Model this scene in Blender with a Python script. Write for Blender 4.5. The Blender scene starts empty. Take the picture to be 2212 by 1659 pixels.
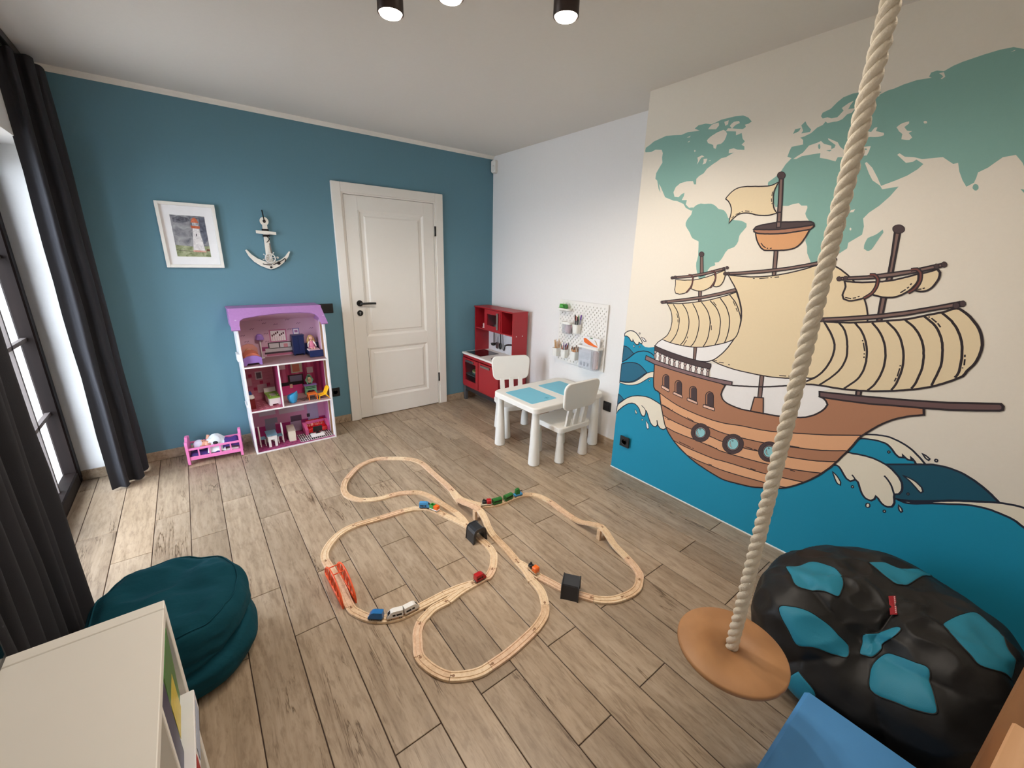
import bpy, bmesh, math, random
from mathutils import Matrix, Vector, noise as mnoise

random.seed(7)
SC = bpy.context.scene
COL = SC.collection
PI = math.pi

# ------------------------------------------------------------------ camera
cam = bpy.data.cameras.new('camera')
cam.sensor_fit = 'HORIZONTAL'
cam.sensor_width = 36.0
cam.lens = 890.807 * 36.0 / 2212.0
cam.clip_start = 0.02
cam_ob = bpy.data.objects.new('camera', cam)
COL.objects.link(cam_ob)
_r = (0.793245, -0.608375, 0.025353)
_d = (-0.157339, -0.245018, -0.956666)
_f = (0.588223, 0.754882, -0.290081)
_p = (-2.68683, -3.85563, 1.53025)
cam_ob.matrix_world = Matrix(((_r[0], -_d[0], -_f[0], _p[0]), (_r[1], -_d[1], -_f[1], _p[1]), (_r[2], -_d[2], -_f[2], _p[2]), (0, 0, 0, 1)))
SC.camera = cam_ob

# ------------------------------------------------------------------ light
SC.view_settings.view_transform = 'Standard'
SC.view_settings.look = 'None'
SC.view_settings.gamma = 1.0
SC.view_settings.use_curve_mapping = False
SC.view_settings.exposure = 0.0
try:
    SC.cycles.use_denoising = True
    SC.cycles.max_bounces = 10
    SC.cycles.diffuse_bounces = 6
    SC.cycles.sample_clamp_indirect = 6.0
except Exception:
    pass

world = bpy.data.worlds.new('overcast_sky')
SC.world = world
world.use_nodes = True
_bg = world.node_tree.nodes['Background']
_bg.inputs[0].default_value = (0.80, 0.89, 1.0, 1)
_bg.inputs[1].default_value = 15.0

# ------------------------------------------------------------------ materials
def lin(c):
    c = c / 255.0
    return c / 12.92 if c <= 0.04045 else ((c + 0.055) / 1.055) ** 2.4
def L3(rgb):
    return (lin(rgb[0]), lin(rgb[1]), lin(rgb[2]), 1.0)
_mats = {}
def M(name, rgb, rough=0.5, metal=0.0, var=0.05, scale=18.0, bump=0.0, bscale=120.0, spec=0.5, stretch=(1, 1, 1), alpha=1.0, trans=0.0, emit=0.0):
    if name in _mats:
        return _mats[name]
    m = bpy.data.materials.new(name); m.use_nodes = True
    nt = m.node_tree; N = nt.nodes; K = nt.links
    b = N['Principled BSDF']
    b.inputs['Roughness'].default_value = rough
    b.inputs['Metallic'].default_value = metal
    b.inputs['Specular IOR Level'].default_value = spec
    b.inputs['Alpha'].default_value = alpha
    b.inputs['Transmission Weight'].default_value = trans
    tc = N.new('ShaderNodeTexCoord'); mp = N.new('ShaderNodeMapping')
    mp.inputs['Scale'].default_value = stretch
    K.new(tc.outputs['Object'], mp.inputs[0])
    nz = N.new('ShaderNodeTexNoise'); nz.inputs['Scale'].default_value = scale; nz.inputs['Detail'].default_value = 4
    K.new(mp.outputs[0], nz.inputs['Vector'])
    mx = N.new('ShaderNodeMix'); mx.data_type = 'RGBA'
    K.new(nz.outputs['Fac'], mx.inputs[0])
    c = L3(rgb)
    mx.inputs[6].default_value = (c[0] * (1 - var), c[1] * (1 - var), c[2] * (1 - var), 1)
    mx.inputs[7].default_value = (min(1, c[0] * (1 + var)), min(1, c[1] * (1 + var)), min(1, c[2] * (1 + var)), 1)
    K.new(mx.outputs[2], b.inputs['Base Color'])
    if emit:
        b.inputs['Emission Color'].default_value = c; b.inputs['Emission Strength'].default_value = emit
    if bump:
        n2 = N.new('ShaderNodeTexNoise'); n2.inputs['Scale'].default_value = bscale; n2.inputs['Detail'].default_value = 3
        K.new(mp.outputs[0], n2.inputs['Vector'])
        bp = N.new('ShaderNodeBump'); bp.inputs['Strength'].default_value = bump; bp.inputs['Distance'].default_value = 0.01
        K.new(n2.outputs['Fac'], bp.inputs['Height']); K.new(bp.outputs[0], b.inputs['Normal'])
    _mats[name] = m
    return m

def wood_plank_mat():
    m = bpy.data.materials.new('wood_effect_tile'); m.use_nodes = True
    nt = m.node_tree; N = nt.nodes; K = nt.links; b = N['Principled BSDF']
    geo = N.new('ShaderNodeNewGeometry'); oi = N.new('ShaderNodeObjectInfo')
    off = N.new('ShaderNodeVectorMath'); off.operation = 'MULTIPLY_ADD'
    cmb = N.new('ShaderNodeCombineXYZ')
    for i in range(3): K.new(oi.outputs['Random'], cmb.inputs[i])
    off.inputs[1].default_value = (31.0, 17.0, 9.0)
    K.new(cmb.outputs[0], off.inputs[0]); K.new(geo.outputs['Position'], off.inputs[2])
    def noise(scale, st, det=5, rough=.6, dist=0.0):
        mp = N.new('ShaderNodeMapping'); mp.inputs['Scale'].default_value = st
        K.new(off.outputs[0], mp.inputs[0])
        n = N.new('ShaderNodeTexNoise'); n.inputs['Scale'].default_value = scale; n.inputs['Detail'].default_value = det
        n.inputs['Roughness'].default_value = rough; n.inputs['Distortion'].default_value = dist
        K.new(mp.outputs[0], n.inputs['Vector']); return n
    def ramp(src, stops):
        r = N.new('ShaderNodeValToRGB'); K.new(src, r.inputs[0])
        e = r.color_ramp.elements
        e[0].position, e[0].color = stops[0][0], L3(stops[0][1])
        e[1].position, e[1].color = stops[-1][0], L3(stops[-1][1])
        for p, c in stops[1:-1]:
            k = e.new(p); k.color = L3(c)
        return r
    big = noise(3.2, (1, .55, 1), 4, .55, .4)
    base = ramp(big.outputs['Fac'], [(.25, (178, 160, 139)), (.5, (193, 175, 154)), (.76, (205, 188, 168))])
    fine = noise(26, (1, .10, 1), 8, .72, .6)
    fr = ramp(fine.outputs['Fac'], [(.30, (182, 172, 162)), (.50, (230, 226, 220)), (.68, (255, 255, 255))])
    mul = N.new('ShaderNodeMix'); mul.data_type = 'RGBA'; mul.blend_type = 'MULTIPLY'; mul.inputs[0].default_value = .75
    K.new(base.outputs[0], mul.inputs[6]); K.new(fr.outputs[0], mul.inputs[7])
    spk = noise(60, (1, .22, 1), 3, .7, .3)
    sp = ramp(spk.outputs['Fac'], [(.36, (176, 166, 156)), (.5, (244, 243, 240)), (.7, (255, 255, 255))])
    mul2 = N.new('ShaderNodeMix'); mul2.data_type = 'RGBA'; mul2.blend_type = 'MULTIPLY'; mul2.inputs[0].default_value = .42
    K.new(mul.outputs[2], mul2.inputs[6]); K.new(sp.outputs[0], mul2.inputs[7])
    # dark grain cracks
    ck = noise(8.5, (2.0, .13, 1), 5, .6, .45)
    ab = N.new('ShaderNodeMath'); ab.operation = 'SUBTRACT'; ab.inputs[1].default_value = .5
    K.new(ck.outputs['Fac'], ab.inputs[0])
    ab2 = N.new('ShaderNodeMath'); ab2.operation = 'ABSOLUTE'; K.new(ab.outputs[0], ab2.inputs[0])
    cr = ramp(ab2.outputs[0], [(.0, (128, 112, 96)), (.010, (228, 224, 219)), (.02, (255, 255, 255))])
    msk = noise(5, (1, .4, 1), 2)
    mr = ramp(msk.outputs['Fac'], [(.50, (0, 0, 0)), (.62, (255, 255, 255))])
    mul3 = N.new('ShaderNodeMix'); mul3.data_type = 'RGBA'; mul3.blend_type = 'MULTIPLY'
    K.new(mr.outputs[0], mul3.inputs[0]); K.new(mul2.outputs[2], mul3.inputs[6]); K.new(cr.outputs[0], mul3.inputs[7])
    # plank to plank tint
    tint = ramp(oi.outputs['Random'], [(0, (226, 222, 218)), (.5, (246, 243, 240)), (1, (255, 250, 244))])
    mul4 = N.new('ShaderNodeMix'); mul4.data_type = 'RGBA'; mul4.blend_type = 'MULTIPLY'; mul4.inputs[0].default_value = 1
    K.new(mul3.outputs[2], mul4.inputs[6]); K.new(tint.outputs[0], mul4.inputs[7])
    K.new(mul4.outputs[2], b.inputs['Base Color'])
    b.inputs['Roughness'].default_value = .36
    b.inputs['Specular IOR Level'].default_value = .5
    bp = N.new('ShaderNodeBump'); bp.inputs['Strength'].default_value = .12; bp.inputs['Distance'].default_value = .004
    K.new(fine.outputs['Fac'], bp.inputs['Height']); K.new(bp.outputs[0], b.inputs['Normal'])
    return m

def grain_mat(name, a, bcol, scale=14, stretch=(1, .12, 1), rough=.45, bump=.05):
    if name in _mats: return _mats[name]
    m = bpy.data.materials.new(name); m.use_nodes = True
    nt = m.node_tree; N = nt.nodes; K = nt.links; b = N['Principled BSDF']
    tc = N.new('ShaderNodeTexCoord'); mp = N.new('ShaderNodeMapping'); mp.inputs['Scale'].default_value = stretch
    K.new(tc.outputs['Object'], mp.inputs[0])
    n = N.new('ShaderNodeTexNoise'); n.inputs['Scale'].default_value = scale; n.inputs['Detail'].default_value = 7; n.inputs['Distortion'].default_value = .8
    K.new(mp.outputs[0], n.inputs['Vector'])
    r = N.new('ShaderNodeValToRGB'); K.new(n.outputs['Fac'], r.inputs[0])
    r.color_ramp.elements[0].position = .32; r.color_ramp.elements[0].color = L3(a)
    r.color_ramp.elements[1].position = .66; r.color_ramp.elements[1].color = L3(bcol)
    K.new(r.outputs[0], b.inputs['Base Color']); b.inputs['Roughness'].default_value = rough
    bp = N.new('ShaderNodeBump'); bp.inputs['Strength'].default_value = bump; bp.inputs['Distance'].default_value = .003
    K.new(n.outputs['Fac'], bp.inputs['Height']); K.new(bp.outputs[0], b.inputs['Normal'])
    _mats[name] = m
    return m

# ------------------------------------------------------------------ geometry helpers
def rotm(rx=0, ry=0, rz=0):
    return Matrix.Rotation(rz, 3, 'Z') @ Matrix.Rotation(ry, 3, 'Y') @ Matrix.Rotation(rx, 3, 'X')

class G:
    def __init__(s):
        s.v = []; s.f = []; s.sm = []; s.mi = []
        s.cm = 0
    def add(s, vs, fs, smooth=False, m=None):
        o = len(s.v); s.v += [tuple(p) for p in vs]
        for f in fs:
            s.f.append([i + o for i in f]); s.sm.append(smooth); s.mi.append(s.cm if m is None else m)
        return s
    def box(s, c, d, rx=0, ry=0, rz=0, bev=0.0, m=None):
        hx, hy, hz = d[0] / 2, d[1] / 2, d[2] / 2
        b = min(bev, hx * .98, hy * .98, hz * .98)
        if b <= 0:
            vs = [(x * hx, y * hy, z * hz) for x in (-1, 1) for y in (-1, 1) for z in (-1, 1)]
            fs = [(0, 1, 3, 2), (4, 6, 7, 5), (0, 4, 5, 1), (2, 3, 7, 6), (0, 2, 6, 4), (1, 5, 7, 3)]
        else:
            vs = []; idx = {}
            for x in (-1, 1):
                for y in (-1, 1):
                    for z in (-1, 1):
                        for a in range(3):
                            p = [x * (hx - b), y * (hy - b), z * (hz - b)]
                            p[a] = (x * hx, y * hy, z * hz)[a]
                            idx[(x, y, z, a)] = len(vs); vs.append(tuple(p))
            fs = []
            S = (-1, 1)
            for x in S: fs.append([idx[(x, y, z, 0)] for y, z in ((-1, -1), (1, -1), (1, 1), (-1, 1))])
            for y in S: fs.append([idx[(x, y, z, 1)] for x, z in ((-1, -1), (1, -1), (1, 1), (-1, 1))])
            for z in S: fs.append([idx[(x, y, z, 2)] for x, y in ((-1, -1), (1, -1), (1, 1), (-1, 1))])
            for x in S:
                for y in S: fs.append([idx[(x, y, -1, 0)], idx[(x, y, 1, 0)], idx[(x, y, 1, 1)], idx[(x, y, -1, 1)]])
                for z in S: fs.append([idx[(x, -1, z, 0)], idx[(x, 1, z, 0)], idx[(x, 1, z, 2)], idx[(x, -1, z, 2)]])
            for y in S:
                for z in S: fs.append([idx[(-1, y, z, 1)], idx[(1, y, z, 1)], idx[(1, y, z, 2)], idx[(-1, y, z, 2)]])
            for x in S:
                for y in S:
                    for z in S: fs.append([idx[(x, y, z, a)] for a in range(3)])
        R = rotm(rx, ry, rz); c = Vector(c)
        return s.add([R @ Vector(p) + c for p in vs], fs, False, m)
    def b2(s, a, b, bev=0.0, m=None):
        return s.box([(a[i] + b[i]) / 2 for i in range(3)], [abs(b[i] - a[i]) for i in range(3)], bev=bev, m=m)
    def cyl(s, p0, p1, r0, r1=None, n=16, m=None, smooth=True, cap=True):
        r1 = r0 if r1 is None else r1
        return s.tube([p0, p1], [r0, r1], n, m=m, smooth=smooth, cap=cap)
    def tube(s, pts, r, n=8, m=None, smooth=True, cap=True, closed=False, flat=1.0, up=None):
        P = [Vector(p) for p in pts]; k = len(P)
        rr = r if isinstance(r, (list, tuple)) else [r] * k
        vs = []; fs = []
        prev = None
        for i in range(k):
            if closed: t = P[(i + 1) % k] - P[i - 1]
            else: t = P[min(i + 1, k - 1)] - P[max(i - 1, 0)]
            t.normalize()
            if prev is None:
                a = Vector(up) if up else (Vector((0, 0, 1)) if abs(t.z) < .9 else Vector((1, 0, 0)))
                u = a - t * a.dot(t); u.normalize()
            else:
                u = prev - t * prev.dot(t); u.normalize()
            prev = u; w = t.cross(u)
            for j in range(n):
                an = 2 * PI * j / n + PI / n
                vs.append(P[i] + (u * math.cos(an) * flat + w * math.sin(an)) * rr[i])
        for i in range(k if closed else k - 1):
            i2 = (i + 1) % k
            for j in range(n):
                j2 = (j + 1) % n
                fs.append((i * n + j, i * n + j2, i2 * n + j2, i2 * n + j))
        s.add(vs, fs, smooth, m)
        if cap and not closed:
            o = len(s.v) - k * n
            s.f.append([o + j for j in range(n)]); s.sm.append(False); s.mi.append(s.cm if m is None else m)
            s.f.append([o + (k - 1) * n + j for j in range(n)]); s.sm.append(False); s.mi.append(s.cm if m is None else m)
        return s
    def lathe(s, prof, c=(0, 0, 0), n=24, m=None, smooth=True, sx=1, sy=1, cap=True):
        vs = []; fs = []
        for r, z in prof:
            for j in range(n):
                a = 2 * PI * j / n
                vs.append((c[0] + r * math.cos(a) * sx, c[1] + r * math.sin(a) * sy, c[2] + z))
        k = len(prof)
        for i in range(k - 1):
            for j in range(n):
                j2 = (j + 1) % n
                fs.append((i * n + j, i * n + j2, (i + 1) * n + j2, (i + 1) * n + j))
        o = len(s.v)
        s.add(vs, fs, smooth, m)
        if cap:
            for i in (0, k - 1):
                if prof[i][0] > 1e-5:
                    s.f.append([o + i * n + j for j in range(n)]); s.sm.append(False); s.mi.append(s.cm if m is None else m)
        return s
    def prism(s, poly, h0, h1, axis='z', m=None, smooth=False):
        def mp(a, b, h): return (a, b, h) if axis == 'z' else ((a, h, b) if axis == 'y' else (h, a, b))
        n = len(poly)
        vs = [mp(a, b, h0) for a, b in poly] + [mp(a, b, h1) for a, b in poly]
        fs = [list(range(n)), list(range(n, 2 * n))]
        s.add(vs, fs, False, m)
        o = len(s.v) - 2 * n
        for i in range(n):
            j = (i + 1) % n
            s.f.append([o + i, o + j, o + n + j, o + n + i]); s.sm.append(smooth); s.mi.append(s.cm if m is None else m)
        return s
    def ell(s, c, r, nu=16, nv=10, rx=0, ry=0, rz=0, m=None):
        R = rotm(rx, ry, rz); vs = []; fs = []; c = Vector(c)
        for i in range(nv + 1):
            ph = -PI / 2 + PI * i / nv
            for j in range(nu):
                th = 2 * PI * j / nu
                vs.append(R @ Vector((r[0] * math.cos(ph) * math.cos(th), r[1] * math.cos(ph) * math.sin(th), r[2] * math.sin(ph))) + c)
        for i in range(nv):
            for j in range(nu):
                j2 = (j + 1) % nu
                fs.append((i * nu + j, i * nu + j2, (i + 1) * nu + j2, (i + 1) * nu + j))
        return s.add(vs, fs, True, m)
    def surf(s, fn, nu, nv, cu=False, m=None, smooth=True):
        vs = [fn(i / (nu if cu else nu - 1), j / (nv - 1)) for j in range(nv) for i in range(nu)]
        fs = []
        for j in range(nv - 1):
            for i in range(nu if cu else nu - 1):
                i2 = (i + 1) % nu
                fs.append((j * nu + i, j * nu + i2, (j + 1) * nu + i2, (j + 1) * nu + i))
        return s.add(vs, fs, smooth, m)
    def mesh(s, name, weld=False):
        me = bpy.data.meshes.new(name)
        me.from_pydata(s.v, [], s.f)
        me.polygons.foreach_set('use_smooth', s.sm)
        me.polygons.foreach_set('material_index', s.mi)
        bm = bmesh.new(); bm.from_mesh(me)
        if weld: bmesh.ops.remove_doubles(bm, verts=bm.verts, dist=1e-5)
        bmesh.ops.recalc_face_normals(bm, faces=bm.faces)
        bm.to_mesh(me); bm.free()
        me.update()
        return me

def link(name, me, mats, parent=None, loc=(0, 0, 0), rot=(0, 0, 0)):
    o = bpy.data.objects.new(name, me); COL.objects.link(o)
    if not isinstance(mats, (list, tuple)): mats = [mats]
    if me is not None and len(me.materials) == 0:
        for k in mats: me.materials.append(k)
    o.parent = parent; o.location = loc; o.rotation_euler = rot
    return o
def obj(name, g, mats, parent=None, loc=(0, 0, 0), rot=(0, 0, 0), weld=False):
    return link(name, g.mesh(name, weld), mats, parent, loc, rot)
def tag(o, label=None, cat=None, group=None, kind=None):
    if label: o['label'] = label
    if cat: o['category'] = cat
    if group: o['group'] = group
    if kind: o['kind'] = kind
    return o
def thing(name, label, cat, loc=(0, 0, 0), rz=0, group=None):
    o = bpy.data.objects.new(name, None); COL.objects.link(o)
    o.empty_display_size = .05
    o.location = loc; o.rotation_euler = (0, 0, rz)
    return tag(o, label, cat, group)
def struct(name, g, mats, **k):
    o = obj(name, g, mats, **k); o['kind'] = 'structure'; return o
def copy_tree(o, parent=None):
    c = o.copy(); COL.objects.link(c); c.parent = parent
    for ch in [x for x in bpy.data.objects if x.parent == o]:
        copy_tree(ch, c)
    return c
def rrect(w, h, r, n=4):
    out = []
    for cx, cy, a0 in ((w / 2 - r, h / 2 - r, 0), (-w / 2 + r, h / 2 - r, PI / 2), (-w / 2 + r, -h / 2 + r, PI), (w / 2 - r, -h / 2 + r, 1.5 * PI)):
        for i in range(n + 1):
            a = a0 + PI / 2 * i / n
            out.append((cx + r * math.cos(a), cy + r * math.sin(a)))
    return out
def spline(P, k=8, closed=False):
    P = [Vector(p) for p in P]; n = len(P); out = []
    for i in range(n if closed else n - 1):
        p1, p2 = P[i], P[(i + 1) % n]
        p0 = P[i - 1] if (closed or i > 0) else 2 * p1 - p2
        p3 = P[(i + 2) % n] if (closed or i + 2 < n) else 2 * p2 - p1
        for s in range(k):
            t = s / k
            out.append(.5 * ((2 * p1) + (p2 - p0) * t + (2 * p0 - 5 * p1 + 4 * p2 - p3) * t * t + (3 * p1 - p0 - 3 * p2 + p3) * t ** 3))
    if not closed: out.append(P[-1])
    return out
WHITE = M('white_plastic', (238, 237, 232), .35, var=.02)
BLACK = M('black_plastic', (16, 16, 17), .4, var=.1)
CHROME = M('brushed_metal', (170, 170, 172), .3, 1.0)
MURAL={}
MURAL['map']=[('land',0,'2054,2199 2,17 29,12 26,14 49,9 33,6 49,-6 51,-8 41,7 41,-4 30,-2 -32,16 21,12 42,0 34,-10 24,4 29,7 36,0 35,0 43,-5 28,-15 21,-22 -13,-7 -19,-1 7,-12 -15,-7 -36,9 -21,6 -22,5 -9,-12 55,-12 3,-19 28,6 10,-28 14,-15 -14,-13 16,-11 3,-16 -36,7 -22,10 -23,-1 0,-19 27,-1 -39,-16 -24,-1 -22,-13 -23,-11 -29,-18 -16,-21 -25,-11 -15,-13 3,-29 -12,1 -10,19 -38,3 -42,-6 -26,-18 -11,-27 11,-26 27,-5 19,16 16,5 0,-15 -11,-24 33,-2 -3,-24 24,-20 21,1 15,-7 -19,-11 -15,7 -23,11 -18,23 -43,19 -27,5 -60,24 -11,17 -30,47 -14,17 18,-52 -16,23 -17,49 -15,12 1,31 22,34 14,20 -7,28 2,24 -11,20 -44,8 -30,-8 -41,5'),
('land',0,'2428,1839 18,14 14,6 15,3 24,-4 20,0 20,-2 15,-7 13,-8 18,-16 15,-3 15,-5 13,-11 10,-13 9,-18 13,-4 13,-5 12,-4 19,-2 17,-3 15,-7 14,-8 3,-17 -7,-10 -9,-12 -8,-10 -5,-12 -1,-14 0,-14 -6,-16 -10,-13 -16,-7 -15,-5 -13,-17 -5,-13 -6,-14 -8,-14 -10,-11 -22,-3 6,-15 -15,-5 -13,-6 -13,-19 9,-12 -15,-13 -4,-19 -16,-4 -17,-4 -10,19 -8,17 -8,20 -5,19 -2,19 3,17 2,21 -1,11 -2,13 -1,14 -2,15 -2,14 -2,14 -14,6 -15,6 -13,7 -10,12 -8,14 -9,12 -15,17 -12,16 -2,15 5,15 7,11 9,10 7,9 3,24'),
('land',0,'2821,1935 29,20 21,23 15,29 21,23 -20,9 4,23 6,18 48,2 -4,20 -14,12 16,2 26,9 20,18 21,7 8,12 9,-8 30,0 25,4 -24,12 -19,0 -17,8 -18,-1 -9,11 4,13 29,9 21,22 18,13 32,6 28,-1 41,-7 32,-11 -23,-15 19,1 -1,5 24,9 21,2 27,7 39,5 43,-4 -9,6 3,13 16,2 20,-8 23,11 23,6 52,7 38,3 32,-2 27,-14 118,-17 110,-119 115,-437 -86,19 -76,107 -47,27 -40,43 -6,12 -23,29 -30,-3 -13,-13 -16,-17 -22,-13 0,-19 -2,-16 -17,-12 -16,24 -17,34 -10,30 -13,-2 -11,9 -24,20 -30,1 -30,1 -27,11 -29,6 -20,16 -6,-5 16,-16 19,-19 21,1 9,7 25,-20 -13,-17 -27,-20 -33,-14 -44,-16 -21,37 -25,39 -25,26 -5,-4 23,-43 19,-30 30,-23 11,-16 52,5 -20,-36 -27,-34 -30,-26 -15,-23 10,-33 1,-34 -43,-34 1,-24 -30,-26 -16,-26 -43,-33 -39,11 -6,17 -20,35 -7,32 -13,26 3,23 8,39 -14,29 -14,17 -8,16 4,24 -3,11 -25,2 -13,12 -24,-2 -20,-7 -26,2 -31,-4 -16,26 -27,49 -15,38'),
('cream',0,'2457,2186 7,7 10,7 10,5 13,5 12,5 12,2 11,2 12,2 14,-10 8,-12 -2,-14 -5,-14 -8,-10 -10,-6 -22,-1 -3,-19 -13,5 -6,17 -15,7 -16,7'),
('cream',0,'2473,2259 11,2 13,1 13,0 5,-14 -7,-8 -8,-8 -15,3 -15,3 -16,3 9,10'),
('cream',0,'2541,2259 11,1 12,2 0,-19 -14,-5'),
('cream',0,'2575,2233 8,9 10,6 13,0 15,-2 5,-10 -19,-4 -9,-6 -9,-8'),
('cream',0,'2331,2223 24,5 -6,-7'),
('cream',0,'2339,2199 16,4 -6,-7'),
('cream',0,'2415,2107 12,4 13,4 16,-9 -17,-3 -8,-10 -6,-11 -8,-11 4,18'),
('cream',0,'2453,2095 23,-2 -3,-11 -3,-12 -19,-3 5,11'),
('cream',0,'2481,2081 16,1 -2,-4'),
('cream',0,'2397,2144 0,-2 0,-1 -1,-1 -1,-1 -1,0 -1,0 -2,1 -1,2 0,1 -1,2 0,1 0,2 1,1 1,0 1,0 2,0 1,-1 1,-1 1,-2'),
('cream',0,'3031,2155 8,4 8,3 8,4 8,6 6,7 5,6 5,7 -9,11 7,5 7,4 6,4 10,4 9,2 -4,-7 -5,-8 -2,-7 -3,-7 8,0 9,-1 8,0 -4,-9 -5,-7 -8,-1 -8,-2 -6,-7 -7,-8 -9,-3 -11,-2 -10,1 -10,0'),
('cream',0,'2915,2025 15,10 22,12 19,26 31,6 15,5 14,-14 31,-13 3,-14 11,3 2,11 -32,26 -4,8 18,-10 24,-14 13,-20 16,-14 16,22 27,-14 18,-8 35,-3 -2,-20 -4,-14 -25,1 -37,1 -44,7 -5,-16 -39,16 -26,8 -2,20 -32,0 -43,-1 -22,-9'),
('cream',0,'3176,2082 1,11 11,-3 10,-4 5,8 4,6 9,0 -2,-14 10,-4 9,-4 10,-4 2,-9 -8,-2 -10,-1 -9,1 -10,2 -9,2 -8,0 -8,0 -8,0'),
('cream',0,'3280,2087 5,5 5,4 6,3 6,1 7,1 7,0 1,-8 -6,-5 -6,-5 12,-15 8,-3 9,-2 -10,-5 8,-9 7,-10 -7,-7 -7,1 -10,3 -9,3 -1,9 0,10 -14,13 -5,8'),
('cream',0,'3372,2087 0,-2 0,-1 -1,-1 -2,0 -1,0 -2,0 -2,1 -1,2 -1,1 -1,2 0,1 0,2 1,0 2,1 1,0 2,-1 2,-1 1,-1 1,-2'),
('cream',0,'3190,1768 5,10 14,3 -4,-12'),
('cream',0,'3213,1698 0,-2 0,-2 0,-1 -1,-1 -1,0 -1,0 -1,1 -1,1 -1,2 -1,2 0,2 0,1 1,2 1,1 2,-1 1,-1 1,-1 1,-2'),
('cream',0,'3367,2252 7,0 6,0 4,-8 4,-9 -8,-6 -4,3 6,5 -7,8'),
('cream',0,'3542,2267 6,1 6,2 -1,-3 -5,0'),
('land',0,'2928,2131 5,11 -6,12 -6,12 7,7 7,7 10,-17 10,-11 11,-12 -3,-9 -12,0 -11,0'),
('land',0,'2892,2136 3,9 2,9 12,1 12,1 -5,-13 -11,-4'),
('land',0,'3276,1614 -2,15 1,9 2,11 3,9 8,5 9,4 8,5 7,6 6,7 6,7 5,-12 -2,-6 -3,-7 -4,-10 -2,-7 -3,-8 -3,-10 -3,-9 -3,-8 -3,-6 -8,-5 -7,1'),
('land',0,'3572,1832 1,-4 -1,-3 -1,-2 -2,-2 -2,0 -3,1 -2,2 -3,3 -2,3 -1,3 0,4 0,3 1,2 2,2 2,0 3,-1 3,-2 2,-2 2,-4'),
('land',0,'3678,1815 9,-3 5,-4 6,-5 6,-6 6,-6 -7,2 -7,3 -6,5 -6,7'),
('land',0,'3019,2061 1,-4 0,-3 -1,-2 -1,-1 -1,0 -2,0 -1,2 -2,3 -1,3 -1,3 -1,4 0,2 1,3 1,1 1,0 2,-1 2,-1 1,-3 1,-3'),
('land',0,'3046,2040 11,0 11,0 -7,-6'),
('land',0,'3199,2020 0,-1 -1,0 -1,-1 -2,0 -1,0 -2,1 -2,1 -1,0 -1,1 -1,1 0,1 1,1 1,0 2,0 1,0 2,0 2,-1 1,-1 1,-1')]
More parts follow.
